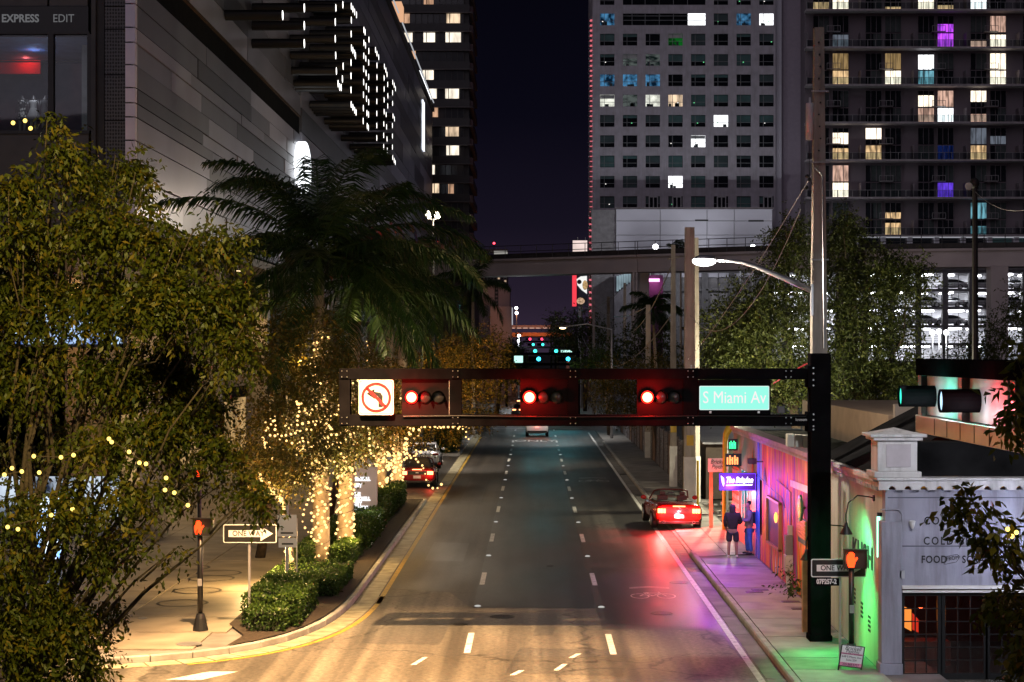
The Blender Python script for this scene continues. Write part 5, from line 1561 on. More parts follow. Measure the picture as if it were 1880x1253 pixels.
cpole(1147, 165, 520, .16, .12, 'brown wooden pole under the guideway', 0, False, 'wooden_pole')
cpole(1117, 190, 545, .2, .16, 'tan pole in front of the dark trees', 0, False, 'wooden_pole')
cpole(1090, 205, 553, .16, .12, 'violet tinted pole beyond the billboard', 0, False, 'wooden_pole')
cpole(1068, 225, 560, .12, .1, 'thin far pole with crossarm', 0, False, 'wooden_pole')
MB().tube([(gx(1225, 92), 92, gz(476, 92)), (gx(1247, 92), 92, gz(472, 92))], .04, 5).build('crossarm', CPOLE, bpy.data.objects['concrete_pole.002'])
# wires
def wire(name, label, a, b, sag, r=.009, col=None):
    a, b = Vector(a), Vector(b)
    pts_ = []
    for k in range(13):
        t = k / 12
        p = a.lerp(b, t); p.z -= sag * 4 * t * (1 - t)
        pts_.append(p)
    o = MB().tube(pts_, r, 4).build(name, col or mat('wire_grey', (.32, .30, .30), .6))
    return tag(o, label, 'wire', 'overhead wires')
wire('overhead_wire', 'overhead wire slanting from the tall pole to the thick pole', at(1497, 310, Yu), at(1262, 662, 79), .3)
wire('overhead_wire', 'slack wire hanging between the thick and slim poles', at(1470, 385, 50), at(1266, 578, 79), 1.8, .010)
wire('overhead_wire', 'wire from the slim pole down towards the far trees', at(1236, 480, 92), at(1145, 610, 165), 1.2, .03)
wire('overhead_wire', 'low sagging service cable near the far hedge', at(1236, 575, 92), at(1068, 616, 215), 3.2, .035)
wire('overhead_wire', 'wire under the guideway between brown poles', at(1190, 562, 118), at(1090, 560, 205), 1.0, .03)
wire('overhead_wire', 'upper wire between far poles', at(1147, 524, 165), at(1068, 566, 225), .8, .03)
wire('overhead_wire', 'red cable looped from the gantry to the concrete pole', at(1420, 705, 43.4), at(1490, 664, 43.6), -.02, .018, mat('cable_red', (.55, .04, .06), .5))

# lamps that stand outside the picture but light it
def tall_lamp(loc, base, label, colr, power, spot, aim, head_rad=.15):
    t = thing('street_lamp', label, 'street lamp', (base[0], base[1], .12))
    hx, hy, hz = loc
    MB().tube([(base[0], base[1], 0), (base[0], base[1], hz * .6), (base[0], base[1], hz)], [.12, .1, .07], 10).build('shaft', STEEL, t, True)
    MB().tube([(base[0], base[1], hz), ((base[0] + hx) / 2, (base[1] + hy) / 2, hz + .45), (hx, hy, hz + .2)], .05, 8).build('lamp_arm', STEEL, t, True)
    MB().ball((hx, hy, hz + .2), .2, 12, 8, (1.7, 1, .5)).build('lamp_head', STEEL, t, True)
    MB().ball((hx, hy, hz + .12), .17, 12, 8, (1.5, .9, .5)).build('lamp_lens', emat('lamp_sodium', (1, .7, .35), 10), t, True)
    lamp('street_light', (hx, hy, hz - .12), colr, power, head_rad, t, spot, aim, .7)
    return t
tall_lamp((-5.4, 36, 15.0), (-11.8, 36, 0), 'sodium street lamp arching over the near crossing', (1.0, .60, .27), 74000, 56, (-4.2, 40.4, 0))
tall_lamp((-2.2, 7, 11.4), (-3.9, 6.0, 0), 'street lamp beside the viewpoint lighting the near trees', (1.0, .77, .28), 12000, 56, (-5.2, 20, 6.2))
# lamp among the palms, its twin heads showing through the fronds
tw = thing('twin_street_lamp', 'twin headed lamp glowing among the palm fronds', 'street lamp', (-6.1, 112, .12))
xl_ = gx(795, 112)
MB().tube([(xl_, 112, .12), (xl_, 112, gz(402, 112))], [.12, .07], 8).build('shaft', BLK, tw)
for dx in (-.28, .28):
    MB().ball((xl_ + dx, 112, gz(395, 112)), .2, 10, 8, (1, 1, 1.25)).build('lamp_globe', emat('globe_warm', (1, .86, .66), 9), tw, True)
    MB().tube([(xl_, 112, gz(402, 112) - .1), (xl_ + dx, 112, gz(400, 112))], .04, 6).build('arm', STEEL, tw)
lamp('street_light', (xl_ + 1.2, 111, gz(400, 112)), (1.0, .82, .60), 1500, .3, tw)
lamp('street_light', (xl_ + 1.2, 111, gz(404, 112)), (1.0, .86, .70), 11000, .3, tw, 70, (-4.5, 113, 0), .7)
tall_lamp((8.9, 27.5, 9.2), (11.6, 27.5, 0), 'white street lamp at the near corner facing the bar', (.93, .95, 1.0), 2600, 70, (7.6, 39.5, 1.5))
tall_lamp((2.4, 145, 8.8), (6.3, 145, 0), 'far white street lamp arching over the lane past the gantry', (1.0, .95, .90), 3000, 130, (0, 146, 0))

# ================================================================== signs and pedestrian signals
HANDM = emat('hand_orange', (1.0, .055, .01), 3.6)
def hand_icon(x, y, z, s, parent):
    pts_ = [(-.20, -.5), (.16, -.5), (.26, -.12), (.42, .10), (.36, .2), (.22, .08), (.2, .12), (.2, .40), (.12, .42), (.10, .5), (.02, .52), (-.04, .5), (-.10, .52), (-.18, .48), (-.2, .36), (-.28, .34), (-.3, .24), (-.3, -.2)]
    MB().prism_y([(x + a * s, z + b * s) for a, b in pts_], y - .012, y).build('hand_symbol', HANDM, parent)
def ped_signal(px, Y, ptop, pbase, label, twohead=False):
    x = gx(px, Y)
    t = thing('pedestrian_signal', label, 'pedestrian signal', (x, Y, .16))
    zc = gz(ptop, Y)
    MB().lathe((x, Y, .158), [(.19, 0), (.19, .03), (.13, .3), (.09, .42)], 12).build('base', BLK, t)
    MB().tube([(x, Y, .5), (x, Y, zc)], .06, 10).build('pole', BLK, t, True)
    hd = bx('signal_head', BLK, x - .17, x + .32, Y - .14, Y + .1, zc - .2, zc + .22, t, bevel=.02)
    bx('visor', BLK, x - .18, x + .33, Y - .27, Y - .14, zc + .215, zc + .235, hd)
    hand_icon(x - .02, Y - .145, zc, .33, hd)
    lamp('hand_light', (x - .05, Y - .33, zc), (1, .2, .05), 7, .04, t)
    MB().box(x - .05, x + .05, Y - .1, Y - .06, 1.25, 1.42).build('push_button', mat('button_steel', (.4, .4, .42), .4, metal=.5), t)
ped_signal(368, 44.2, 968, 1170, 'black pedestrian signal with orange hand on the plaza corner')
ped_signal(1563, 39.6, 1027, 1240, 'black pedestrian signal with orange hand by the bar')
# a second small orange hand higher in the leaves
hs = thing('far_pedestrian_signal', 'small orange hand signal glowing high in the leaves', 'pedestrian signal', (gx(366, 47), 47.5, .16))
MB().tube([(gx(366, 47.5), 47.5, .16), (gx(366, 47.5), 47.5, gz(868, 47.5))], .05, 8).build('pole', BLK, hs)
bx('signal_head', BLK, gx(357, 47.5), gx(375, 47.5), 47.4, 47.6, gz(880, 47.5), gz(857, 47.5), hs)
hand_icon(gx(366, 47.5), 47.39, gz(868, 47.5), .2, hs)

def one_way(px0, px1, py0, py1, Y, pole_px, label, pole_top=None, tilt=0, code=None):
    x0, x1, z0, z1 = gx(px0, Y), gx(px1, Y), gz(py1, Y), gz(py0, Y)
    t = thing('one_way_sign', label, 'road sign', (gx(pole_px, Y), Y, .16))
    MB().prism_y(rrect(x0, x1, z0, z1, .04), Y - .012, Y).build('plate', SW, t)
    MB().prism_y(rrect(x0 + .022, x1 - .022, z0 + .022, z1 - .022, .03), Y - .016, Y - .0125).build('face', SB, t)
    w, hh_ = x1 - x0, z1 - z0
    zc = (z0 + z1) / 2
    ar_ = [(x0 + w * .10, zc - hh_ * .18), (x0 + w * .70, zc - hh_ * .18), (x0 + w * .70, zc - hh_ * .40), (x0 + w * .93, zc), (x0 + w * .70, zc + hh_ * .40), (x0 + w * .70, zc + hh_ * .18), (x0 + w * .10, zc + hh_ * .18)]
    MB().prism_y(ar_, Y - .02, Y - .0165).build('arrow', SW, t)
    lettering('lettering', 'ONE WAY', (x0 + w * .17, Y - .022, zc), hh_ * .40, SB, t, xs=.92, bold=.002)
    MB().tube([(gx(pole_px, Y), Y + .05, .16), (gx(pole_px, Y), Y + .05, z1)], .032, 8).build('post', STEEL, t)
    if code:
        lettering('pole_number', code, (x0 + .12, Y - .01, z0 - .10), .145, SW, t, xs=.8, bold=.006)
        bx('number_strip', GB, x0 + .08, x0 + .62, Y - .004, Y + .006, z0 - .19, z0 - .02, t)
    return t
one_way(1489, 1590, 1026.5, 1060, 39.95, 1543, 'black and white one way sign beside the gantry post', code='07F257-2')
one_way(410, 508, 963, 997, 44.6, 457, 'black and white one way sign by the hedge, partly behind leaves')
# parking sign post in the planter
ps = thing('parking_sign', 'grey post with small regulatory plates in the hedge', 'road sign', (gx(527, 51.5), 51.5, .17))
MB().tube([(gx(527, 51.5), 51.5, .17), (gx(527, 51.5), 51.5, gz(925, 51.5))], .05, 8).build('post', mat('post_grey', (.40, .38, .42), .5), ps)
for (a, b, c, d) in ((510, 545, 945, 985), (512, 545, 988, 1005)):
    bx('plate', SW, gx(a, 51.5), gx(b, 51.5), 51.43, 51.445, gz(d, 51.5), gz(c, 51.5), ps)
    bx('plate_print', SB, gx(a + 6, 51.5), gx(b - 6, 51.5), 51.424, 51.43, gz(d - 8, 51.5), gz(d - 5, 51.5), ps)
MB().tube([(gx(545, 51.6), 51.6, .17), (gx(545, 51.6), 51.6, gz(952, 51.6))], .025, 6).build('thin_post', STEEL, ps)
# A-board in front of the bar
ab = thing('sandwich_board', 'white psychic A-board with black frame on the green lit sidewalk', 'sign board', (gx(1563, 38.75), 38.75, .16))
Ya = 38.8
def abp(u, v, d=0.0):   # u across 0..1, v down 0..1, slight roll as in the photo
    px = 1546 + 41 * u - 8 * v * .9
    py = 1184 + 5 * u + 36 * v
    return Vector((gx(px, Ya), Ya + .0 - d - .10 * v, gz(py, Ya)))
def abq(m_, u0, v0, u1, v1, d, nm):
    MB().poly([abp(u0, v0, d), abp(u1, v0, d), abp(u1, v1, d), abp(u0, v1, d)]).poly([abp(u0, v0, d - .012), abp(u1, v0, d - .012), abp(u1, v1, d - .012), abp(u0, v1, d - .012)]).build(nm, m_, ab)
abq(SW, 0, 0, 1, 1, .01, 'panel')
PKB = mat('band_pink', (.75, .25, .42), .5)
abq(PKB, .02, .82, .98, .99, .014, 'pink_band')
abq(PKB, .02, .36, .98, .43, .014, 'pink_band')
for (tx, u, v, sz, sh) in (('Brickell', .5, .12, .115, .3), ('Psychic', .5, .27, .10, .3), ('PALM  TAROT  READINGS', .5, .40, .035, 0), ('648 S Miami Ave', .5, .54, .062, 0), ('Suite 209', .5, .69, .06, 0), ('305.868.5757', .5, .91, .066, 0)):
    p = abp(u, v, .022)
    lettering('lettering', tx, p, sz, INK, ab, rot=(R(75), R(7), 0), align='CENTER', shear=sh, ext=.001)
for u in (0, 1):
    MB().tube([abp(u, -.02), abp(u, 1.0), abp(u, 1.62)], .016, 6).build('leg', BLK, ab)
    p = abp(u, 0)
    MB().tube([p, (p.x, p.y + .42, .165)], .014, 6).build('leg', BLK, ab)
for v in (0, 1.0):
    MB().tube([abp(0, v), abp(1, v)], .014, 6).build('rail', BLK, ab)
# psychic sign on posts, yellow hooked pole, wood posts, fence
py_ = thing('psychic_sign', 'white board with italic lettering on a wooden post', 'sign', (gx(1318, 70.5), 70.5, .1))
Yk = 70.5
bx('board', SW, gx(1300, Yk), gx(1336, Yk), Yk, Yk + .04, gz(867, Yk), gz(842, Yk), py_)
lettering('lettering', 'Brickell', (gx(1304, Yk), Yk - .01, gz(848.5, Yk)), .24, INK, py_, shear=.3, xs=.85)
lettering('lettering', 'Psychic', (gx(1306, Yk), Yk - .01, gz(857.5, Yk)), .22, INK, py_, shear=.3, xs=.85)
bx('post', mat('wood_post', (.42, .28, .16), .7, var=.3, scale=3), gx(1303, Yk), gx(1309, Yk), Yk + .05, Yk + .2, .06, gz(852, Yk), py_)
bx('post', M['wood_post'], gx(1327, Yk), gx(1330, Yk), Yk + .05, Yk + .16, .06, gz(852, Yk), py_)
yp = thing('yellow_hooked_pole', 'tall yellow pole bent over at the top near the psychic sign', 'pole', (gx(1329, 69.6), 69.6, .1))
MB().tube([(gx(1329, 69.6), 69.6, .1), (gx(1330, 69.6), 69.6, 2.2), (gx(1331, 69.6), 69.6, gz(812, 69.6)), (gx(1333, 69.6), 69.6, gz(798, 69.6)), (gx(1339, 69.6), 69.6, gz(786, 69.6)), (gx(1348, 69.6), 69.6, gz(774, 69.6))], [.07, .07, .09, .12, .15, .1], 8).build('pole_tube', mat('yellow_paint', (.70, .50, .03), .45, var=.2, scale=5), yp, True)
yb = thing('yellow_marker_post', 'thin yellow marker post beside the white footed poles', 'post', (gx(1281, 77), 77, .1))
MB().tube([(gx(1281, 77), 77, .1), (gx(1281, 77), 77, gz(846, 77))], .05, 8).build('post', M['yellow_paint'], yb)
# fence along the lot: corrugated and boarded panels with graffiti
def graffiti():
    m = bpy.data.materials.new('graffiti_metal'); m.use_nodes = True
    nt = m.node_tree; b = nt.nodes['Principled BSDF']; b.inputs['Roughness'].default_value = .45; b.inputs['Metallic'].default_value = .2
    geo = nt.nodes.new('ShaderNodeNewGeometry')
    n = nt.nodes.new('ShaderNodeTexNoise'); n.inputs['Scale'].default_value = 1.4; n.inputs['Detail'].default_value = 2; n.inputs['Distortion'].default_value = 2.5
    nt.links.new(geo.outputs['Position'], n.inputs['Vector'])
    r = nt.nodes.new('ShaderNodeValToRGB')
    r.color_ramp.elements[0].position = .40; r.color_ramp.elements[0].color = (.26, .24, .25, 1)
    r.color_ramp.elements[1].position = .62; r.color_ramp.elements[1].color = (.30, .28, .29, 1)
    for p_, c_ in ((.46, (.04, .04, .05)), (.49, (.5, .5, .55)), (.53, (.06, .06, .08)), (.56, (.28, .26, .27))):
        e = r.color_ramp.elements.new(p_); e.color = (*c_, 1)
    nt.links.new(n.outputs['Fac'], r.inputs[0]); nt.links.new(r.outputs[0], b.inputs['Base Color'])
    return m
GRF = graffiti()
fen = thing('lot_fence', 'graffiti covered metal fence panels along the east sidewalk', 'fence', (7.7, 110, .12))
for k in range(22):
    y0 = 85 + 3.4 * k
    g = MB()
    for q in range(8):
        ya_, yb_ = y0 + 3.3 * q / 8, y0 + 3.3 * (q + 1) / 8
        xo = 7.62 if q % 2 else 7.68
        g.box(xo, xo + .03, ya_, yb_, .14, 2.4)
    g.build('fence_panel', GRF if k % 4 else mat('fence_rust', (.26, .16, .11), .6, var=.4), fen)
    bx('fence_post', mat('post_dark', (.12, .10, .09), .6), 7.56, 7.66, y0 - .1, y0 - .02, .12, 2.55, fen)
# rubble-strewn lot behind the apron and a parked orange barrier
rub = MB()
rr2 = random.Random(4)
for k in range(90):
    x, y, s_ = rr2.uniform(7.7, 11), rr2.uniform(68.5, 84), rr2.uniform(.05, .22)
    m_ = Matrix.Translation((x, y, .05 + s_ * .2)) @ Matrix.Rotation(rr2.uniform(0, 3), 4, 'Z') @ Matrix.Rotation(rr2.uniform(-.4, .4), 4, 'X')
    rub.mbox(m_, s_ * 2, s_, s_ * .8)
tag(rub.build('rubble', mat('rubble_grey', (.3, .29, .28), .8, var=.4, scale=3)), 'loose rubble scattered over the vacant lot', 'rubble', kind='stuff')
bx_ = thing('lot_shed', 'low dark corrugated shed roof behind the poles', 'shed', (12, 92, 0))
MB().prism_x([(86, 2.6), (100, 3.4), (100, 0), (86, 0)], 8.2, 18).build('shed_body', mat('shed_brown', (.10, .075, .06), .7, var=.3), bx_)
MB().prism_x([(85.5, 2.62), (100.5, 3.46), (100.5, 3.54), (85.5, 2.7)], 8.0, 18.2).build('shed_roof', mat('shed_roof', (.35, .35, .38), .4, metal=.5), bx_)

# monolith directory sign in the hedge
mono = thing('monolith_sign', 'pale lit monolith sign with white block lettering in the hedge', 'sign', (gx(668, 70), 70, .17))
Ym = 70.0
bx('slab', mat('monolith_grey', (.52, .44, .40), .5, var=.06), gx(645, Ym), gx(692, Ym), Ym, Ym + .3, .17, gz(858, Ym), mono, bevel=.01)
lamp('added_sign_light', (gx(672, 67), 67.6, 1.7), (1.0, .86, .76), 55, .1, mono)  # unseen lamp added to brighten the slab
MLET = emat('monolith_letters', (.95, .97, 1.0), 1.6)
for (tx, py) in (('BRICKELL', 880), ('CITY', 892), ('THE', 908), ('BRICKELL', 916.5), ('CITY', 925), ('CENTRE', 933)):
    lettering('lettering', tx, (gx(648, Ym), Ym - .02, gz(py, Ym)), .19, MLET, mono, bold=.014, xs=.82)

# ================================================================== vehicles
TYRE = mat('tyre', (.012, .012, .012), .8)
RIM = mat('rim_alloy', (.45, .45, .47), .3, metal=.8)
def loft(g, st, prof):
    b0 = len(g.v)
    rings = []
    for (y, w, zb_, zt_) in st:
        half = [(fx * w, zb_ + fz * (zt_ - zb_)) for fx, fz in prof]
        ring_ = [(x, z) for x, z in half] + [(-x, z) for x, z in reversed(half) if x > 1e-6]
        rings.append([(x, y, z) for x, z in ring_])
    n = len(rings[0])
    for r_ in rings: g.v += r_
    for i in range(len(rings) - 1):
        for k in range(n):
            k2 = (k + 1) % n
            g.f.append((b0 + i * n + k, b0 + (i + 1) * n + k, b0 + (i + 1) * n + k2, b0 + i * n + k2))
    g.f.append(tuple(b0 + k for k in range(n)))
    g.f.append(tuple(b0 + (len(rings) - 1) * n + k for k in range(n))[::-1])
PROF = [(0, 0), (.80, 0), (.97, .16), (1.0, .42), (1.0, .62), (.97, .80), (.86, .95), (.5, 1.0), (0, 1.0)]
def car(label, paint, convertible=True, lit=True, name='convertible', group=None, cat='car'):
    t = thing(name, label, cat, (0, 0, 0), group)
    g = MB()
    if convertible:
        loft(g, [(-2.39, .72, .40, .86), (-2.36, .84, .34, .94), (-2.25, .92, .26, 1.0), (-1.9, .955, .22, 1.045), (-1.2, .965, .2, 1.02), (-.2, .945, .2, .97), (.7, .945, .2, .98), (1.5, .94, .2, .93), (2.1, .88, .24, .82), (2.34, .78, .3, .72), (2.39, .62, .36, .66)], PROF)
    else:
        loft(g, [(-2.35, .74, .42, .86), (-2.30, .86, .34, .98), (-2.15, .91, .26, 1.06), (-1.7, .93, .22, 1.09), (-.8, .94, .2, 1.02), (.2, .94, .2, 1.0), (1.0, .94, .2, .98), (1.6, .92, .2, .90), (2.1, .86, .24, .80), (2.32, .74, .3, .7), (2.36, .6, .36, .62)], PROF)
    body = g.build('body', paint, t, True)
    sb = body.modifiers.new('sub', 'SUBSURF'); sb.levels = 1; sb.render_levels = 1
    for sx in (-1, 1):
        for yy in (-1.42, 1.42):
            w = MB().lathe((sx * .84, yy, .34), [(.2, -.12 * 1), (.33, -.125), (.345, -.06), (.345, .06), (.33, .125), (.2, .12)], 20, axis='x').build('wheel', TYRE, t, True)
            rm = MB()
            rm.lathe((sx * .965, yy, .34), [(.23, -.02), (.235, .0), (.22, .005)], 18, axis='x')
            for q in range(5):
                a = 2 * math.pi * q / 5
                rm.mbox(Matrix.Translation((sx * .965, yy + .11 * math.cos(a), .34 + .11 * math.sin(a))) @ Matrix.Rotation(a, 4, 'X'), .02, .22, .05)
            rm.build('rim', RIM, w)
            arch = MB()
            for q in range(12):
                a0, a1 = math.pi * q / 12, math.pi * (q + 1) / 12
                arch.poly([(sx * .972, yy + .40 * math.cos(a0), .33 + .40 * math.sin(a0)), (sx * .972, yy + .40 * math.cos(a1), .33 + .40 * math.sin(a1)), (sx * .90, yy + .36 * math.cos(a1), .33 + .36 * math.sin(a1)), (sx * .90, yy + .36 * math.cos(a0), .33 + .36 * math.sin(a0))])
            arch.build('wheel_arch', BLK, t)
    TL = emat('tail_lit', (1.0, .28, .10), 7.0) if lit else mat('tail_dark', (.25, .01, .01), .2)
    if convertible:
        for sx in (-1, 1):
            tl = bx('tail_light', TL, sx * .52, sx * .82, -2.42, -2.34, .66, .83, t)
            for q in range(2):
                bx('light_divider', BLK, sx * (.615 + .1 * q), sx * (.628 + .1 * q), -2.427, -2.42, .66, .83, tl)
        bx('brake_light', TL, -.24, .24, -2.415, -2.33, .905, .94, t)
        bx('rear_panel', BLK, -.5, .5, -2.405, -2.3, .66, .83, t)
        MB().ball((0, -2.41, .75), .08, 8, 6, (1.2, .15, .5)).build('badge', RIM, t)
        ck = MB().box(-.72, .72, -.95, .62, .8, 1.015)
        ck.build('cockpit', mat('interior_black', (.02, .015, .015), .7), t)
        A_ = [(-.78, .78, .98), (-.66, .16, 1.34), (-.5, .10, 1.385), (0, .07, 1.40), (.5, .10, 1.385), (.66, .16, 1.34), (.78, .78, .98)]
        MB().tube(A_, .032, 7).build('windscreen_frame', mat('trim_dark_red', (.10, .01, .01), .3), t, True)
        MB().poly([(-.76, .77, .99), (.76, .77, .99), (.62, .14, 1.35), (0, .08, 1.39), (-.62, .14, 1.35)]).build('windscreen', glass('car_glass', (.75, .8, .8)), t)
        MB().box(-.12, .12, .12, .15, 1.24, 1.3).build('rear_mirror', BLK, t)
        for sx in (-1, 1):
            st = MB().box(sx * .16, sx * .62, -.25, .15, .82, 1.0).box(sx * .18, sx * .60, -.36, -.22, .9, 1.2).build('seat', mat('seat_leather', (.10, .02, .02), .5), t, bevel=.04)
            bx('headrest', M['seat_leather'], sx * .28, sx * .5, -.36, -.25, 1.2, 1.34, st, bevel=.03)
    else:
        g = MB()
        loft(g, [(-1.95, .72, 1.0, 1.04), (-1.35, .70, 1.0, 1.36), (-.7, .68, 1.0, 1.46), (.1, .67, 1.0, 1.46), (.6, .69, 1.0, 1.34), (1.25, .74, .96, 1.0)], [(0, 0), (1.0, 0), (1.08, .05), (.98, .55), (.86, .92), (.6, 1.0), (0, 1.0)])
        cb = g.build('cabin_glass', mat('car_window', (.015, .017, .02), .08, spec=.8), t, True)
        g = MB()
        loft(g, [(-1.2, .56, 1.40, 1.425), (-.7, .58, 1.45, 1.485), (.1, .57, 1.45, 1.485), (.5, .54, 1.37, 1.40)], [(0, 0), (1.0, 0), (1.0, 1.0), (0, 1.0)])
        g.build('roof', paint, t, True)
        for sx in (-1, 1):
            MB().tube([(sx * .71, -1.9, 1.05), (sx * .64, -1.3, 1.38), (sx * .61, -.7, 1.47), (sx * .6, .1, 1.47), (sx * .64, .6, 1.35), (sx * .76, 1.25, 1.0)], .035, 6).build('roof_pillar', paint, t, True)
            tl = bx('tail_light', TL, sx * .5, sx * .86, -2.36, -2.2, .80, .93, t, bevel=.02)
    bx('licence_plate', mat('plate_lit', (.75, .75, .72), .5), -.19, .19, -2.43, -2.36, .47, .61, t)
    bx('diffuser', BLK, -.8, .8, -2.38, -2.1, .24, .36, t, bevel=.03)
    for sx in (-1, 1):
        MB().lathe((sx * .58, -2.38, .31), [(.055, .1), (.055, -.04), (.045, -.04), (.045, .08)], 12, axis='y').build('exhaust', RIM, t)
        mr = MB().ball((sx * 1.04, .62, 1.04), .12, 8, 6, (1.0, .55, .75)).build('wing_mirror', paint, t, True)
        for (yy_, zz_) in ((.45, .78),):
            bx('door_seam', BLK, sx * .962, sx * .968, -.62, -.60, .3, .9, t)
            bx('door_handle', RIM, sx * .955, sx * .985, -.5, -.3, .8, .83, t)
    return t
def car_lamp(loc, colr, power, radius, root):
    o = lamp('tail_glow', loc, colr, power, radius)
    o.parent = root
    return o
def car_spot(loc, aim, colr, power, root):
    o = lamp('tail_beam', loc, colr, power, .08, None, 100, aim, .6)
    o.parent = root
    return o
def carpaint(nm, c): return mat(nm, c, .22, metal=.15, var=.03, coat=1.0)
c1 = car('bright red convertible with glowing tail lights parked half on the sidewalk', carpaint('paint_red', (.66, .014, .012)))
c1.location = (5.52, 72.6, .06); c1.rotation_euler = (0, R(.8), R(3))
for sx in (-1, 1):
    car_lamp((sx * .68, -2.62, .75), (1.0, .07, .05), 230, .05, c1)
car_lamp((0, -2.75, .55), (1.0, .06, .07), 300, .08, c1)
car_spot((-.68, -2.6, .8), (-1.2, -13, -.3), (1.0, .05, .05), 620, c1)
car_spot((.68, -2.6, .8), (.2, -12, -.3), (1.0, .05, .05), 520, c1)
c2 = car('dark red convertible with soft top parked between the hedges', carpaint('paint_dark_red', (.30, .01, .012)))
c2.location = (gx(768, 94.8), 95.5, .02); c2.rotation_euler = (0, 0, R(1))
g = MB()
loft(g, [(-1.3, .70, .98, 1.02), (-.95, .66, .98, 1.36), (-.4, .64, .98, 1.42), (.1, .64, .98, 1.40)], [(0, 0), (1.0, 0), (1.0, .1), (.95, .6), (.82, .95), (.5, 1.0), (0, 1.0)])
st = g.build('soft_top', mat('soft_top', (.015, .016, .02), .8), None, True)
st.parent = c2
bx2 = MB().poly([(-.5, -1.24, 1.06), (.5, -1.24, 1.06), (.45, -1.05, 1.26), (-.45, -1.05, 1.26)]).build('rear_window', mat('rear_window_blue', (.12, .16, .25), .1), None); bx2.parent = c2
car_lamp((.68, -2.6, .75), (1.0, .05, .03), 20, .05, c2)
c3 = car('white saloon parked ahead of the dark red convertible', carpaint('paint_white', (.72, .74, .82)), False, False, 'saloon_car')
c3.location = (gx(779, 109), 110.5, .02); c3.rotation_euler = (0, 0, R(1))
# white van-like SUV in the lane
def suv(label, loc):
    t = thing('sport_utility_car', label, 'car', (0, 0, 0))
    P = carpaint('paint_white_suv', (.78, .76, .74))
    g = MB(); loft(g, [(-2.25, .80, .45, 1.05), (-2.2, .9, .36, 1.15), (-1.9, .93, .28, 1.18), (0, .94, .26, 1.12), (1.5, .92, .26, 1.05), (2.2, .82, .34, .9)], PROF); g.build('body', P, t, True)
    g = MB(); loft(g, [(-2.15, .80, 1.1, 1.2), (-2.05, .76, 1.1, 1.66), (-1.4, .75, 1.1, 1.76), (.2, .74, 1.1, 1.74), (.8, .78, 1.1, 1.2)], [(0, 0), (1.0, 0), (1.03, .1), (.97, .6), (.9, .95), (.6, 1.0), (0, 1.0)]); g.build('cabin', P, t, True)
    MB().poly([(-.66, -2.17, 1.2), (.66, -2.17, 1.2), (.6, -2.1, 1.58), (-.6, -2.1, 1.58)]).build('rear_window', mat('car_window', (.015, .017, .02), .08), t)
    for sx in (-1, 1):
        bx('tail_light', emat('tail_lit', (1.0, .28, .10), 7.0), sx * .68, sx * .9, -2.27, -2.15, .95, 1.25, t)
        for yy in (-1.35, 1.35):
            MB().lathe((sx * .82, yy, .36), [(.2, -.12), (.35, -.12), (.36, 0), (.35, .12), (.2, .12)], 16, axis='x').build('wheel', TYRE, t, True)
    bx('licence_plate', mat('plate_lit', (.75, .75, .72), .5), -.18, .18, -2.29, -2.2, .7, .84, t)
    bx('bumper', BLK, -.8, .8, -2.28, -2.1, .36, .52, t)
    t.location = loc
    car_lamp((0, -2.6, .9), (1.0, .10, .06), 6, .05, t)
    return t
suv('white sport utility car waiting in the middle lane under the gantry', (gx(986, 150), 152, 0))
# cars inside the garage: copies of one simple saloon with its parts
pale_cars = []
proto = car('pale car parked in the lit garage', mat('garage_paint', (.45, .45, .48), .3), False, False, 'garage_car', 'cars parked in the garage')
spots = [(1290, 1), (1345, 1), (1545, 1), (1600, 1), (1640, 1), (1700, 2), (1740, 2), (1793, 2), (1850, 2), (1745, 1), (1800, 1), (1855, 1), (1690, 3), (1740, 3), (1795, 3), (1850, 3), (1650, 3)]
for k, (px, fl_) in enumerate(spots):
    o = proto if k == 0 else copy_tree(proto)
    o['label'] = ('pale car parked on the top lit garage level', 'pale car parked on the middle lit garage level', 'pale car parked on the lower lit garage level')[fl_ - 1]
    o.location = (gx(px, 265), 265.3, flo[fl_] + .01)
    o.rotation_euler = (0, 0, R(90) if k % 3 else R(80))

# ================================================================== two people by the wall
def skin(name, nodes, edges, m, parent, sub=2, root=0):
    keys = list(nodes)
    me = bpy.data.meshes.new(name)
    me.from_pydata([nodes[k][0] for k in keys], [(keys.index(a), keys.index(b)) for a, b in edges], [])
    o = bpy.data.objects.new(name, me)
    me.materials.append(m)
    link(o, parent)
    sk = o.modifiers.new('skin', 'SKIN')
    sk.use_smooth_shade = True
    for i, k in enumerate(keys):
        r_ = nodes[k][1]
        me.skin_vertices[0].data[i].radius = r_ if isinstance(r_, tuple) else (r_, r_)
        me.skin_vertices[0].data[i].use_root = (i == root)
    s_ = o.modifiers.new('sub', 'SUBSURF'); s_.levels = sub; s_.render_levels = sub
    return o
def place(nodes, loc, rz):
    c, s = math.cos(rz), math.sin(rz)
    return {k: ((loc[0] + p[0] * c - p[1] * s, loc[1] + p[0] * s + p[1] * c, loc[2] + p[2]), r_) for k, (p, r_) in nodes.items()}
SKIN = mat('skin_tone', (.34, .19, .13), .55, var=.08, scale=8)
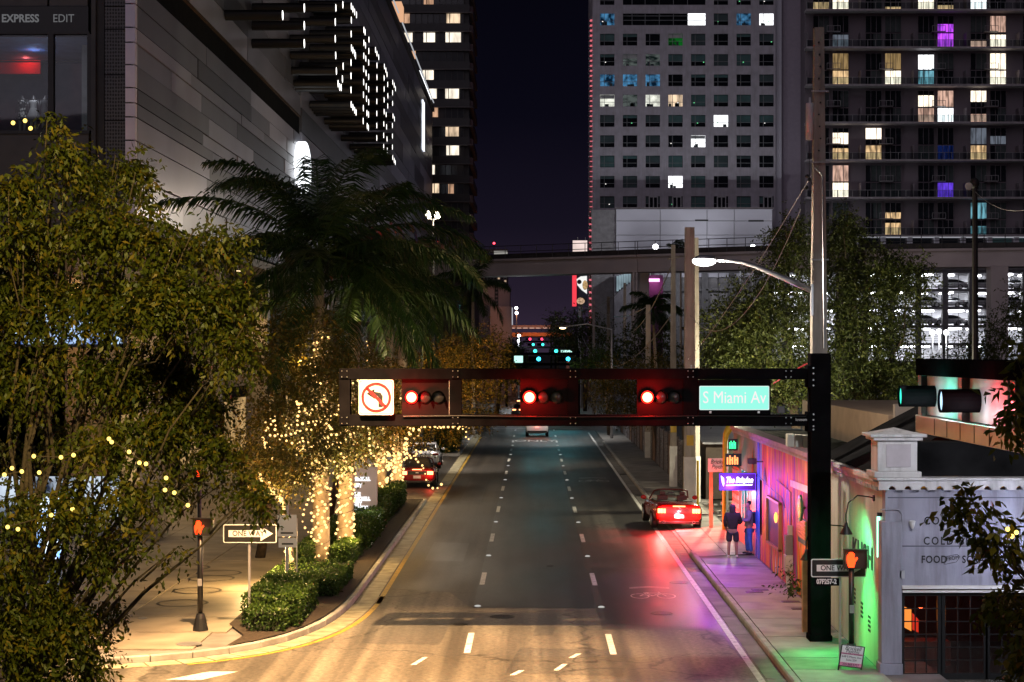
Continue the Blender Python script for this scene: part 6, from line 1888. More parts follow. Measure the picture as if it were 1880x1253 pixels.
def person(label, loc, rz, top_m, leg_m, shoe_m, hood, shorts, armpose, hair_m):
    t = thing('person', label, 'person', loc)
    N = {'hip': ((0, 0, .95), (.15, .11)), 'waist': ((0, 0, 1.1), (.13, .1)), 'chest': ((0, .0, 1.32), (.16, .11)), 'neck0': ((0, 0, 1.46), (.07, .06)), 'neck': ((0, .02, 1.54), (.052, .052)), 'head0': ((0, .035, 1.60), (.072, .08)), 'head': ((0, .035, 1.68), (.078, .098)), 'crown': ((0, .02, 1.75), (.06, .075))}
    E = [('hip', 'waist'), ('waist', 'chest'), ('chest', 'neck0'), ('neck0', 'neck'), ('neck', 'head0'), ('head0', 'head'), ('head', 'crown')]
    N['nose'] = ((0, .145, 1.655), .016); E.append(('head0', 'nose'))
    for s, nm in ((-1, 'l'), (1, 'r')):
        st_ = .03 * s
        N['thigh' + nm] = ((.10 * s, 0, .86), .095); N['knee' + nm] = ((.12 * s, .03 + st_, .48), .06); N['calf' + nm] = ((.125 * s, .0 + st_, .34), .058); N['ankle' + nm] = ((.13 * s, -.02 + st_, .08), .04); N['toe' + nm] = ((.14 * s, .12 + st_, .045), .035)
        E += [('hip', 'thigh' + nm), ('thigh' + nm, 'knee' + nm), ('knee' + nm, 'calf' + nm), ('calf' + nm, 'ankle' + nm), ('ankle' + nm, 'toe' + nm)]
        sh, el, wr = Vector((.19 * s, 0, 1.41)), Vector(armpose[nm][0]), Vector(armpose[nm][1])
        N['sh' + nm] = (tuple(sh), .062); N['el' + nm] = (tuple(el), .045); N['wr' + nm] = (tuple(wr), .03)
        d = (wr - el).normalized()
        side = Vector((1, 0, 0)) if abs(d.x) < .7 else Vector((0, 1, 0))
        up_ = d.cross(side).normalized()
        palm = wr + d * .07
        N['pa' + nm] = (tuple(palm), (.038, .02))
        E += [('chest', 'sh' + nm), ('sh' + nm, 'el' + nm), ('el' + nm, 'wr' + nm), ('wr' + nm, 'pa' + nm)]
        for q in range(4):
            o_ = side * (.027 - .018 * q)
            ln_ = (.075, .085, .08, .062)[q]
            a_ = palm + d * .035 + o_
            N['f%d' % q + nm] = (tuple(a_), .0095); N['g%d' % q + nm] = (tuple(a_ + d * ln_ * .5 + up_ * .008), .009); N['h%d' % q + nm] = (tuple(a_ + d * ln_ * .75 + up_ * .035), .0075)
            E += [('pa' + nm, 'f%d' % q + nm), ('f%d' % q + nm, 'g%d' % q + nm), ('g%d' % q + nm, 'h%d' % q + nm)]
        a_ = wr + d * .035 + side * .03
        N['t0' + nm] = (tuple(a_ + side * .012 + d * .02), .0105); N['t1' + nm] = (tuple(a_ + side * .03 + d * .05 + up_ * .02), .009)
        E += [('wr' + nm, 't0' + nm), ('t0' + nm, 't1' + nm)]
    skin('body', place(N, loc, rz), E, SKIN, t)
    # clothes
    C = {'w': ((0, 0, .93), (.19, .14)), 'b': ((0, 0, 1.12), (.175, .135)), 'c': ((0, -.005, 1.33), (.205, .145)), 'n': ((0, -.01, 1.47), (.11, .095))}
    CE = [('w', 'b'), ('b', 'c'), ('c', 'n')]
    for s, nm in ((-1, 'l'), (1, 'r')):
        sh, el, wr = Vector((.2 * s, 0, 1.42)), Vector(armpose[nm][0]), Vector(armpose[nm][1])
        C['s' + nm] = (tuple(sh), .088); C['e' + nm] = (tuple(el), .07); C['x' + nm] = (tuple(el.lerp(wr, .88)), .05)
        CE += [('c', 's' + nm), ('s' + nm, 'e' + nm), ('e' + nm, 'x' + nm)]
    if hood:
        C['h0'] = ((0, -.02, 1.56), (.105, .10)); C['h1'] = ((0, -.005, 1.68), (.118, .125)); C['h2'] = ((0, -.01, 1.775), (.075, .085))
        CE += [('n', 'h0'), ('h0', 'h1'), ('h1', 'h2')]
    skin('jacket', place(C, loc, rz), CE, top_m, t, root=1)
    L = {'p': ((0, 0, .93), (.17, .125))}
    LE = []
    for s, nm in ((-1, 'l'), (1, 'r')):
        st_ = .03 * s
        L['t' + nm] = ((.105 * s, 0, .80), .118); L['k' + nm] = ((.12 * s, .02 + st_, .50), .105 if shorts else .082)
        LE += [('p', 't' + nm), ('t' + nm, 'k' + nm)]
        if not shorts:
            L['c' + nm] = ((.127 * s, 0 + st_, .3), .074); L['a' + nm] = ((.13 * s, -.015 + st_, .09), .066)
            LE += [('k' + nm, 'c' + nm), ('c' + nm, 'a' + nm)]
    skin('shorts' if shorts else 'jeans', place(L, loc, rz), LE, leg_m, t)
    for s in (-1, 1):
        st_ = .03 * s
        S = {'h': ((.132 * s, -.055 + st_, .055), (.042, .05)), 'm': ((.136 * s, .05 + st_, .05), (.046, .045)), 't': ((.142 * s, .17 + st_, .04), (.04, .032))}
        skin('shoe', place(S, loc, rz), [('h', 'm'), ('m', 't')], shoe_m, t, 2)
    if hair_m:
        HH = {'a': ((0, -.03, 1.64), (.078, .07)), 'b': ((0, .0, 1.735), (.09, .1)), 'c': ((0, .06, 1.775), (.07, .05))}
        skin('hair', place(HH, loc, rz), [('a', 'b'), ('b', 'c')], hair_m, t)
        for s in (-1, 1):
            e_ = place({'e': ((.03 * s, .118, 1.685), .01)}, loc, rz)['e'][0]
            MB().ball(e_, .011, 8, 6).build('eye', SB, t)
    return t
px1 = (gx(1345, 60.0), 60.0, .16)
person('person in a dark hooded jacket, black shorts and white trainers, seen from behind', px1, R(-6), mat('jacket_olive_black', (.016, .014, .008), .95, var=.3, scale=6), mat('shorts_charcoal', (.03, .028, .035), .9), mat('trainer_white', (.75, .74, .72), .6), True, True,
       {'l': ((-.26, -.02, 1.16), (-.22, .14, .98)), 'r': ((.27, .04, 1.16), (.20, .26, 1.10))}, None)
px2 = (gx(1375, 60.9), 60.9, .16)
p2 = person('person in a grey hoodie and blue jeans holding a phone, facing the other', px2, R(95), mat('hoodie_grey', (.20, .19, .22), .9, var=.15, scale=6), mat('jeans_blue', (.05, .14, .38), .85, var=.2, scale=9), mat('shoe_black', (.015, .015, .017), .5), False, False,
       {'l': ((-.25, .05, 1.15), (-.12, .30, 1.17)), 'r': ((.24, .0, 1.15), (.16, .26, 1.12))}, mat('hair_dark', (.012, .010, .010), .7))
hnd = place({'h': ((-.06, .40, 1.19), .01)}, px2, R(95))['h'][0]
ph = thing('phone', 'black phone held out by the person in the grey hoodie', 'phone', hnd)
bx('phone_body', SB, hnd[0] - .012, hnd[0] + .012, hnd[1] - .04, hnd[1] + .04, hnd[2] - .07, hnd[2] + .08, ph, bevel=.005)
bp_ = place({'b': ((0, -.2, 1.25), .1)}, px2, R(95))['b'][0]
bk = thing('backpack', 'black backpack worn by the person in the grey hoodie', 'backpack', bp_)
MB().ball(bp_, .2, 10, 8, (.55, .8, 1.1)).build('bag', mat('bag_black', (.015, .015, .02), .8), bk, True)
MB().tube([(bp_[0] - .05, bp_[1] - .1, bp_[2] + .15), (bp_[0] - .2, bp_[1] - .12, bp_[2] + .2), (bp_[0] - .3, bp_[1] - .12, bp_[2] + .02)], .018, 6).build('strap', mat('strap_blue', (.1, .35, .7), .7), bk)
# ================================================================== vegetation
def unit(v):
    return v / np.maximum(np.linalg.norm(v, axis=-1, keepdims=True), 1e-9)

def leaf_cloud(blobs, ntwig, per, ll, lw, droop=.5, spread=.9, shell=2.4, rng=RNG, twl=5.0, gap=None, lam=.7):
    """leaves set alternately along many short twigs spread through ellipsoid blobs (cx,cy,cz,rx,ry,rz[,weight])"""
    B = np.array([b[:6] for b in blobs], float)
    wt = np.array([(b[6] if len(b) > 6 else 1.0) * (b[3] * b[4] * b[5]) ** (2 / 3) for b in blobs])
    idx = rng.choice(len(B), ntwig, p=wt / wt.sum())
    d = unit(rng.normal(size=(ntwig, 3)))
    rad = rng.random(ntwig) ** (1 / shell)
    wob = .78 + .35 * rng.random(ntwig)
    base = B[idx, :3] + d * B[idx, 3:] * (rad * wob)[:, None]
    if gap is not None:      # leave irregular openings in the crown
        K = unit(rng.normal(size=(5, 3))) * (2 * np.pi / (lam * (.7 + .8 * rng.random(5))))[:, None]
        gn = np.sin(base @ K.T + rng.random(5) * 6.28).sum(axis=1)
        keep = gn > gap
        base, d, idx = base[keep], d[keep], idx[keep]
        ntwig = len(base)
    tdir = unit(d * .55 + rng.normal(size=(ntwig, 3)) * .6 + np.array([0, 0, -droop]))
    tl = ll * twl * (.6 + .7 * rng.random(ntwig))
    t = (np.arange(per) + .5) / per
    P = base[:, None, :] + tdir[:, None, :] * (tl[:, None] * t)[:, :, None]
    P[:, :, 2] -= (t ** 2 * .25)[None, :] * tl[:, None]
    n = ntwig * per
    P = P.reshape(n, 3)
    T = np.repeat(tdir, per, axis=0)
    side = unit(np.cross(T, rng.normal(size=(n, 3))))
    D = unit(T * .55 + side * spread + np.array([0, 0, -droop * .6]) + rng.normal(size=(n, 3)) * .25)
    S = unit(np.cross(D, rng.normal(size=(n, 3)) * .7 + np.array([0, 0, 1.0])))
    N = np.cross(S, D)
    l = (ll * (.5 + .85 * rng.random(n)))[:, None]
    w = (lw * (.7 + .5 * rng.random(n)))[:, None]
    V = np.empty((n, 4, 3))
    V[:, 0] = P
    V[:, 1] = P + D * l * .45 + S * w * .5 + N * w * .18
    V[:, 2] = P + D * l - N * l * .08
    V[:, 3] = P + D * l * .45 - S * w * .5 + N * w * .18
    tint = np.clip(.45 * rng.random(n) + .55 * np.repeat(rng.random(ntwig), per), 0, 1)
    return V.reshape(-1, 3), np.arange(n * 4).reshape(n, 4), tint, base

def px_blob(px, py, rx, ry, Y, ryd, w=1.0):
    s = Y / F
    c = at(px, py, Y)
    return (c.x, c.y, c.z, rx * s, ryd, ry * s, w)

LEAF_NEAR = leafmat('leaf_olive', (.026, .046, .005), (.082, .092, .008), (.20, .130, .012), .42, .5)
LEAF_STREET = leafmat('leaf_street', (.028, .034, .006), (.085, .075, .010), (.19, .10, .012), .3, .55)
LEAF_DARK = leafmat('leaf_dark', (.022, .034, .008), (.055, .070, .014), (.11, .115, .02), .3, .55)
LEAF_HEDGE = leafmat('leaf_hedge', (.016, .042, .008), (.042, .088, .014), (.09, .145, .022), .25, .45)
BARK = mat('bark', (.07, .048, .032), .9, var=.35, scale=9, bump=.8, bscale=25)

def tree(name, label, base, blobs, ntwig, per, ll, lw, m, trunk_r=.16, group=None, droop=.5, fork=.45, limbs=True, shell=2.4, twl=5.0, twigs=0, trunk_mat=None, gap=None, lam=.7):
    t = thing(name, label, 'tree', base, group)
    bs = np.array([b[:3] for b in blobs])
    top = Vector(bs.mean(axis=0))
    b0 = Vector(base)
    fk = Vector((b0.x + (top.x - b0.x) * .25, b0.y + (top.y - b0.y) * .25, b0.z + (min(b[2] for b in blobs) - b0.z) * .72 + .3))
    if fk.z < b0.z + .8: fk.z = b0.z + 1.2
    MB().tube([b0, b0.lerp(fk, .5) + Vector((.05, .03, 0)), fk], [trunk_r * 1.25, trunk_r, trunk_r * .8], 10).build('trunk', trunk_mat or BARK, t, True)
    V, Q, T, twb = leaf_cloud(blobs, ntwig, per, ll, lw, droop, shell=shell, twl=twl, gap=gap, lam=lam)
    g = MB()
    rr = random.Random(len(label))
    for b in blobs:
        c = Vector(b[:3])
        mid = fk.lerp(c, .55) + Vector((rr.uniform(-.8, .8), rr.uniform(-.5, .5), rr.uniform(-.3, .9))) * min(b[3], 1.5)
        q1 = fk.lerp(mid, .5) + Vector((rr.uniform(-.2, .2), rr.uniform(-.2, .2), rr.uniform(-.1, .2))); q2 = mid.lerp(c, .5) + Vector((rr.uniform(-.12, .12), rr.uniform(-.12, .12), rr.uniform(-.05, .15)))
        g.tube([fk, q1, mid, q2, c], [trunk_r * .36, trunk_r * .27, trunk_r * .18, trunk_r * .1, trunk_r * .03], 6)
        for q in range(2):
            e = c + Vector((rr.uniform(-1, 1) * b[3], rr.uniform(-1, 1) * b[4], rr.uniform(-.8, 1) * b[5])) * .85
            g.tube([mid.lerp(c, .6), mid.lerp(e, .7), e], [trunk_r * .12, trunk_r * .07, trunk_r * .03], 5)
    g.build('limbs', trunk_mat or BARK, t, True)
    me = np_mesh('crown', V, Q, m, T)
    o = bpy.data.objects.new('crown', me)
    link(o, t)
    o['kind'] = 'stuff'
    return t, twb, V

# ---- near tree at the west corner of the picture
NB = [(108, 232, 10, 26, .5), (120, 275, 22, 22, .8), (45, 345, 40, 26), (165, 315, 28, 24), (238, 300, 22, 24), (262, 340, 20, 34), (70, 420, 76, 46), (200, 410, 70, 46), (320, 430, 58, 46), (405, 440, 44, 34),
      (60, 540, 76, 66), (190, 540, 66, 62), (310, 540, 66, 58), (415, 540, 40, 44), (60, 680, 80, 66), (200, 680, 76, 62), (330, 660, 58, 58), (430, 630, 28, 36),
      (60, 810, 80, 52), (190, 800, 76, 50), (305, 770, 46, 44), (380, 745, 30, 30), (40, 930, 56, 44), (150, 915, 56, 36), (262, 905, 46, 34), (330, 880, 20, 30), (420, 880, 36, 26, .8), (470, 905, 18, 20, .6), (395, 815, 26, 22, .7), (30, 1030, 26, 40), (120, 1010, 26, 24, .8), (200, 1000, 30, 26, .8), (280, 975, 24, 22, .7), (30, 1140, 46, 56), (125, 1140, 40, 40, .9), (205, 1120, 16, 34, .8), (60, 1235, 66, 34), (165, 1205, 24, 34, .8), (318, 1010, 12, 14, .5), (95, 1080, 30, 24, .7)]
rn = random.Random(8)
nb = []
for b in NB:
    Yb_ = 20 + rn.uniform(-1.3, 1.3)
    nb.append(px_blob(b[0], b[1], b[2], b[3], Yb_, rn.uniform(.45, .8), b[4] if len(b) > 4 else 1.0))
nt_, ntw, nV = tree('broadleaf_tree', 'large olive leaved tree filling the near corner with string lights', (-6.6, 21.5, .05), nb, 10000, 9, .080, .036, LEAF_NEAR, .12, droop=.75, shell=1.7, twl=4.2, gap=-.75, lam=.85)
# the most exposed leaves stand alone
leafm = np_mesh('leaf', np.array([(0, 0, 0), (.022, .045, .008), (0, .10, -.006), (-.022, .045, .008)], float), np.array([[0, 1, 2, 3]]), LEAF_NEAR, np.array([.75]))
order = np.argsort(ntw[:, 1])[:230]
for i in order:
    p = ntw[i]
    inst('leaf', leafm, nt_, (p[0], p[1] - .12, p[2]), (rn.uniform(-1.2, .6), rn.uniform(-.8, .8), rn.uniform(0, 6.28)), (1, 1, 1))
# ---- near tree on the east edge
EB = [(1790, 930, 34, 16), (1840, 965, 24, 26), (1806, 985, 20, 20), (1757, 915, 16, 8), (1868, 1000, 18, 24), (1838, 1085, 26, 20), (1872, 1090, 22, 26), (1884, 1150, 20, 40), (1876, 720, 14, 42), (1858, 765, 10, 22), (1880, 640, 10, 22), (1882, 1230, 18, 30)]
eb = [px_blob(b[0], b[1], b[2], b[3], 17.5 + rn.uniform(-.6, .6), .35) for b in EB] + [(6.0, 17.6, 6.3, .9, .8, 1.2), (6.2, 17.5, 4.6, .9, .8, .9)]
et_, etw, eV = tree('broadleaf_tree', 'dark leaved tree reaching in front of the bar wall', (6.4, 17.8, .05), eb, 1000, 8, .118, .062, LEAF_NEAR, .07, droop=.8, shell=2.0, twl=2.6)
for i in np.argsort(etw[:, 1])[:60]:
    p = etw[i]
    inst('leaf', leafm, et_, (p[0], p[1] - .1, p[2]), (rn.uniform(-1.2, .6), rn.uniform(-.8, .8), rn.uniform(0, 6.28)), (1.2, 1.2, 1))

# ---- street trees on the west side
def mid_tree(label, base, spec, Y, ntwig, m, ll=.15, lw=.075, group='street trees west', trunk_r=.14, droop=.35, depth=1.5):
    bl = [px_blob(b[0], b[1], b[2], b[3], Y + rn.uniform(-1.2, 1.2), depth, b[4] if len(b) > 4 else 1) for b in spec]
    return tree('street_tree', label, base, bl, ntwig, 8, ll, lw, m, trunk_r, group, droop, shell=2.2, gap=-.75 if 'behind' in group else -1.3, lam=1.5)
w1 = mid_tree('leafy street tree strung with bulbs behind the no left turn sign', (-9.0, 60, .16), [(490, 640, 60, 60), (560, 650, 70, 60), (530, 730, 80, 60), (600, 740, 70, 60), (490, 800, 60, 50), (570, 810, 70, 50), (640, 800, 55, 50), (470, 860, 40, 40), (640, 690, 40, 40), (600, 640, 50, 40), (560, 590, 50, 40)], 56.0, 3000, LEAF_STREET)
w2 = mid_tree('street tree with orange lit leaves over the monolith sign', (-8.4, 75, .16), [(660, 740, 70, 60), (720, 720, 60, 55), (640, 800, 50, 32), (700, 785, 55, 34), (740, 760, 45, 36), (670, 660, 50, 40)], 76, 1900, LEAF_STREET)
w3 = mid_tree('street tree with russet lit leaves over the parked cars', (-8.6, 96, .16), [(770, 740, 60, 60), (820, 690, 65, 60), (780, 660, 55, 50), (830, 770, 45, 40), (760, 800, 40, 30), (720, 680, 50, 45)], 97, 1900, LEAF_STREET)
w4 = mid_tree('rounded street tree at the far end of the palms', (-7.4, 122, .16), [(870, 640, 50, 50), (900, 690, 45, 50), (850, 710, 50, 50), (880, 750, 45, 35), (835, 650, 45, 45), (905, 640, 30, 35)], 123, 1900, LEAF_STREET, .17, .09)
# ---- trees on the east side
e1 = mid_tree('street tree lit red behind the gantry signals', (7.8, 112, .16), [(1120, 720, 45, 40), (1165, 700, 50, 45), (1210, 690, 45, 45), (1110, 690, 35, 28), (1160, 745, 45, 28), (1225, 730, 40, 40)], 112, 1500, LEAF_STREET, .17, .085, 'street trees east')
e2 = mid_tree('bright yellow green tree beside the far green signals', (6.3, 150, .16), [(1085, 655, 26, 22), (1105, 670, 24, 20), (1070, 675, 18, 16)], 150, 420, LEAF_HEDGE, .2, .11, 'street trees east')
e3 = mid_tree('big spreading dark tree behind the concrete pole', (12.5, 84, .05), [(1340, 610, 60, 70), (1390, 560, 60, 70), (1440, 620, 70, 70), (1330, 690, 60, 50), (1420, 700, 70, 45), (1450, 520, 55, 60), (1450, 440, 40, 45), (1350, 640, 60, 60), (1480, 690, 60, 50)], 84, 6800, LEAF_DARK, .17, .085, 'trees behind the bar', .24, .4, 2.2)
e4 = mid_tree('second dark tree beyond the gantry post', (15.5, 86, .05), [(1550, 560, 70, 70), (1600, 500, 70, 60), (1620, 600, 70, 60), (1560, 650, 70, 50), (1660, 510, 55, 45), (1540, 470, 50, 60), (1600, 700, 80, 42), (1660, 680, 50, 40), (1545, 420, 35, 35)], 86, 6800, LEAF_DARK, .17, .085, 'trees behind the bar', .24, .4, 2.2)
e5 = mid_tree('dark tree in front of the garage by the side gantry', (26, 105, .05), [(1790, 640, 50, 40), (1850, 610, 50, 40), (1820, 660, 60, 30), (1875, 560, 30, 40), (1740, 665, 40, 22)], 105, 1300, LEAF_DARK, .17, .09, 'trees behind the bar')
far_sp = [('dark far tree beside the billboard foot', 6.2, 215, [(1060, 590, 30, 25), (1085, 610, 35, 30), (1040, 615, 30, 25), (1100, 640, 30, 25)]),
          ('dark far tree left of the thin pole', 3.4, 260, [(1020, 590, 14, 18), (1030, 620, 20, 18), (1045, 640, 22, 14)]),
          ('dark tree mass under the guideway', 12.5, 160, [(1150, 640, 40, 40), (1190, 620, 38, 48), (1120, 670, 30, 24), (1215, 660, 36, 42)]),
          ('bushy tree by the white far lights', -3.8, 190, [(945, 645, 12, 18), (952, 665, 12, 14), (938, 668, 12, 16)])]
for lb, bx0, Yb_, sp in far_sp:
    mid_tree(lb, (bx0, Yb_, .05), sp, Yb_, 700, LEAF_DARK if 'dark' in lb else LEAF_HEDGE, .3, .16, 'far trees', .2)

# ---- royal palms
PALM_LEAF = leafmat('palm_leaf', (.010, .027, .008), (.027, .056, .014), (.058, .085, .018), .25, .36)
PALM_BARK = mat('palm_bark', (.36, .28, .20), .8, var=.25, scale=5, bump=.5, bscale=14)
def frond_mesh(L, e0, bend, seed, nl=96, leaf=1.1):
    rr = np.random.default_rng(seed)
    n = 26
    pos = [np.zeros(3)]
    ang = []
    a = e0
    for i in range(n):
        tt = (i + .5) / n
        a = e0 - bend * tt ** 1.25
        ang.append(a)
        pos.append(pos[-1] + np.array([math.cos(a), 0, math.sin(a)]) * L / n)
    pos = np.array(pos)
    V, Q, T = [], [], []
    def quad(p):
        b = len(V); V.extend(p); Q.append((b, b + 1, b + 2, b + 3)); 
    # rachis as flat crossed ribbons
    for i in range(n):
        r0, r1 = .035 * (1 - i / n) + .006, .035 * (1 - (i + 1) / n) + .006
        quad([pos[i] + (0, -r0, 0), pos[i] + (0, r0, 0), pos[i + 1] + (0, r1, 0), pos[i + 1] + (0, -r1, 0)]); T.append(.9)
        quad([pos[i] + (0, 0, -r0), pos[i] + (0, 0, r0), pos[i + 1] + (0, 0, r1), pos[i + 1] + (0, 0, -r1)]); T.append(.9)
    for k in range(nl):
        tt = .10 + .89 * (k + .5) / nl
        i = min(int(tt * n), n - 1)
        f = tt * n - i
        p = pos[i] * (1 - f) + pos[i + 1] * f
        al = ang[i]
        fw = np.array([math.cos(al), 0, math.sin(al)])
        upv = np.array([-math.sin(al), 0, math.cos(al)])
        ln = leaf * (math.sin(math.pi * min(1, .12 + tt * .86)) ** .55) * (.85 + .3 * rr.random())
        for s in (-1, 1):
            sd = np.array([0, s, 0])
            d = fw * (.45 + .35 * tt) + sd * .85 + upv * (.25 * rr.normal())
            d /= np.linalg.norm(d)
            w = fw * .028 + upv * .008
            m1 = p + d * ln * .5 + np.array([0, 0, -.06 * ln])
            d2 = d + np.array([0, 0, -.75 - .3 * rr.random()])
            d2 /= np.linalg.norm(d2)
            m2 = m1 + d2 * ln * .5
            quad([p - w * .6, p + w * .6, m1 + w, m1 - w]); T.append(rr.random() * .8)
            quad([m1 - w, m1 + w, m2 + w * .12, m2 - w * .12]); T.append(rr.random() * .8)
    return np_mesh('frond', np.array(V), np.array(Q), PALM_LEAF, np.array(T))
def palm(label, base, topz, lean, L, nf, seed, tr=.27, group='royal palms on the west side', low=-.45, skip=None):
    t = thing('palm_tree', label, 'palm tree', base, group)
    x, y, z0 = base
    tx, ty = x + lean[0], y + lean[1]
    MB().tube([(x, y, z0 - .05), (x, y, z0 + .5), (x + lean[0] * .3, y + lean[1] * .3, z0 + (topz - z0) * .45), (tx, ty, topz - 1.3)], [tr * 1.15, tr, tr * .95, tr * .62], 14).build('trunk', PALM_BARK, t, True)
    MB().tube([(tx, ty, topz - 1.35), (tx, ty, topz - .9), (tx, ty, topz)], [tr * .64, tr * .68, tr * .25], 12).build('crownshaft', mat('crownshaft_green', (.05, .085, .02), .45), t, True)
    rr = random.Random(seed)
    for k in range(nf):
        az = 2 * math.pi * k / nf + rr.uniform(-.15, .15)
        q = rr.random() if k % 3 else 1.0
        e0 = low + (1.45 - low) * ((k * 7) % nf / nf + rr.uniform(-.05, .05))
        me = frond_mesh(L * rr.uniform(.85, 1.08), e0, rr.uniform(.9, 1.35) + .25 * e0, seed * 100 + k)
        inst('frond', me, t, (tx, ty, topz - .1), (0, 0, az))
    return t
P1 = palm('tall royal palm wrapped in bulbs nearest the corner hedge', (gx(590, 58), 58, .17), 10.1, (-.1, .2), 6.0, 25, 3)
P2 = palm('second royal palm wrapped in bulbs beside the first', (gx(633, 60), 60, .17), 9.3, (.35, .3), 5.0, 19, 5)
P3 = palm('royal palm with lit trunk behind the monolith sign', (gx(697, 80), 80, .17), 11.4, (.6, .4), 4.8, 14, 7)
P4 = palm('royal palm with lit trunk beside the red convertible', (gx(728, 88), 88, .17), 10.8, (.5, .2), 3.6, 10, 9)
P5 = palm('small dark palm against the pink far block', (gx(868, 150), 150, .17), 12.5, (0, .4), 3.8, 13, 11, .2, 'far palms')
P6 = palm('palm beside the guideway pier', (gx(1207, 150), 150, .1), 10.6, (-.3, .2), 3.0, 12, 13, .17, 'far palms')
P7 = palm('slim palm above the guideway beside the podium', (gx(1250, 235), 235, .1), 20.0, (0, .2), 2.4, 10, 15, .15, 'far palms')

# ---- hedges
def hedge(label, boxes, n, ll=.085, lw=.05):
    t = thing('hedge', label, 'hedge', (boxes[0][0], boxes[0][2], .17), 'clipped hedges on the west side')
    V_, Q_, T_ = [], [], []
    nvert = 0
    core = MB()
    for (x0, x1, y0, y1, h) in boxes:
        core.box(x0 + .12, x1 - .12, y0 + .12, y1 - .12, .17, h - .08)
        A = max((y1 - y0) * 2 * h + (x1 - x0) * (y1 - y0) + (x1 - x0) * h, .5)
        k = int(n * A)
        u = RNG.random((k, 3))
        face = RNG.choice(3, k, p=[.45, .2, .35])
        P = np.empty((k, 3))
        bump = RNG.random(k) * .09
        P[:, 0] = x0 + u[:, 0] * (x1 - x0); P[:, 1] = y0 + u[:, 1] * (y1 - y0); P[:, 2] = .2 + u[:, 2] * (h - .2)
        P[face == 0, 2] = h - bump[face == 0] + .05 * np.sin(P[face == 0, 1] * 3) + .04 * np.sin(P[face == 0, 0] * 7)
        P[face == 1, 1] = y0 + bump[face == 1]
        P[face == 2, 0] = np.where(u[face == 2, 0] < .8, x1 - bump[face == 2], x0 + bump[face == 2])
        D = unit(RNG.normal(size=(k, 3)) + np.array([.2, -.35, .55]))
        S = unit(np.cross(D, RNG.normal(size=(k, 3))))
        l = (ll * (.6 + .7 * RNG.random(k)))[:, None]; w = (lw * (.7 + .5 * RNG.random(k)))[:, None]
        V = np.empty((k, 4, 3))
        V[:, 0] = P; V[:, 1] = P + D * l * .5 + S * w * .5; V[:, 2] = P + D * l; V[:, 3] = P + D * l * .5 - S * w * .5
        V_.append(V.reshape(-1, 3)); Q_.append(np.arange(k * 4).reshape(k, 4) + nvert); nvert += k * 4
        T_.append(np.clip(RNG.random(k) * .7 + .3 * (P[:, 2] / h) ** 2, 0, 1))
    core.build('stems', mat('hedge_core', (.012, .018, .006), .9), t)
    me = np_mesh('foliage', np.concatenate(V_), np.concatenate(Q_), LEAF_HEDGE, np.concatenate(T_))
    o = bpy.data.objects.new('foliage', me); link(o, t); o['kind'] = 'stuff'
    return t
hedge('rounded corner hedge around the one way sign post', [(-7.15, -5.75, 44.6, 48.6, .92), (-6.9, -6.0, 43.9, 44.7, .7)], 520)
hedge('low hedge around the feet of the two lit palms', [(-7.5, -5.4, 50.2, 54.6, .7), (-7.4, -6.9, 54.6, 62, .9), (-6.4, -5.7, 57, 61, .8)], 430)
hedge('long clipped hedge running along the curb to the red car', [(-7.3, -5.65, 62.2, 70, .95), (-7.3, -5.75, 70.4, 82.5, 1.05)], 300, .11, .06)
hedge('tall hedge on the island beyond the white car', [(-7.4, -5.35, 123.5, 136, 1.7), (-7.2, -5.5, 137, 146, 1.5)], 120, .17, .1)
# small leafy plant at the foot of the mural
t = thing('wall_plant', 'small leafy plant at the foot of the mural wall', 'plant', (7.2, 50.6, .16))
V, Q, T, _b = leaf_cloud([(7.2, 50.6, .5, .22, .3, .22)], 40, 6, .14, .06, .2)
o = bpy.data.objects.new('foliage', np_mesh('foliage', V, Q, LEAF_HEDGE, T)); link(o, t)
MB().tube([(7.2, 50.6, .16), (7.2, 50.6, .5)], .03, 6).build('stem', BARK, t)

# ================================================================== string lights
BULB = emat('bulb_warm', (1.0, .60, .21), 2.6)
BULB_Y = emat('bulb_yellow', (1.0, .68, .14), 2.8)
WIREB = mat('wire_brown', (.05, .035, .025), .7)
def octa(r):
    return MB().ball((0, 0, 0), r, 6, 4).mesh('bulb', BULB, True)
b58, b90 = octa(.045), octa(.062)
def trunk_lights(label, x, y, z0, z1, r, n, me, power, turns, seed, lean=(0, 0), nl=3):
    t = thing('string_lights', label, 'string lights', (x, y, z0), 'string lights wound round the palm trunks')
    rr = random.Random(seed)
    for k in range(n):
        u = (k + rr.random()) / n
        a = rr.uniform(-2.9, -.25) if k % 5 else rr.uniform(0, 6.28)
        rad = (r + .045)
        inst('bulb', me, t, (x + lean[0] * u + rad * math.cos(a), y + lean[1] * u + rad * math.sin(a), z0 + (z1 - z0) * u))
    wr = MB()
    pts_ = []
    for k in range(turns * 10):
        u = k / (turns * 10)
        a = 2 * math.pi * u * turns
        pts_.append((x + lean[0] * u + (r + .015) * math.cos(a), y + lean[1] * u + (r + .015) * math.sin(a), z0 + (z1 - z0) * u))
    wr.tube(pts_, .008, 4).build('cord', WIREB, t)
    for k in range(nl):
        u = (k + .5) / nl
        lamp('string_fill_light', (x + lean[0] * u + .5 * (-1) ** k, y - 1.25, z0 + (z1 - z0) * u), (1.0, .60, .22), power * .75 / nl, .05, t)
    return t
trunk_lights('string lights wound up the tallest palm trunk', gx(590, 58), 58, .35, 7.6, .27, 150, b58, 480, 12, 1, (-.06, .1), 4)
trunk_lights('string lights wound up the second palm trunk', gx(633, 60), 60, .35, 4.6, .27, 100, b58, 400, 9, 2, (.1, .1))
trunk_lights('string lights on the palm behind the monolith', gx(697, 80), 80, .35, 4.6, .27, 70, b90, 420, 8, 3, (.3, .1))
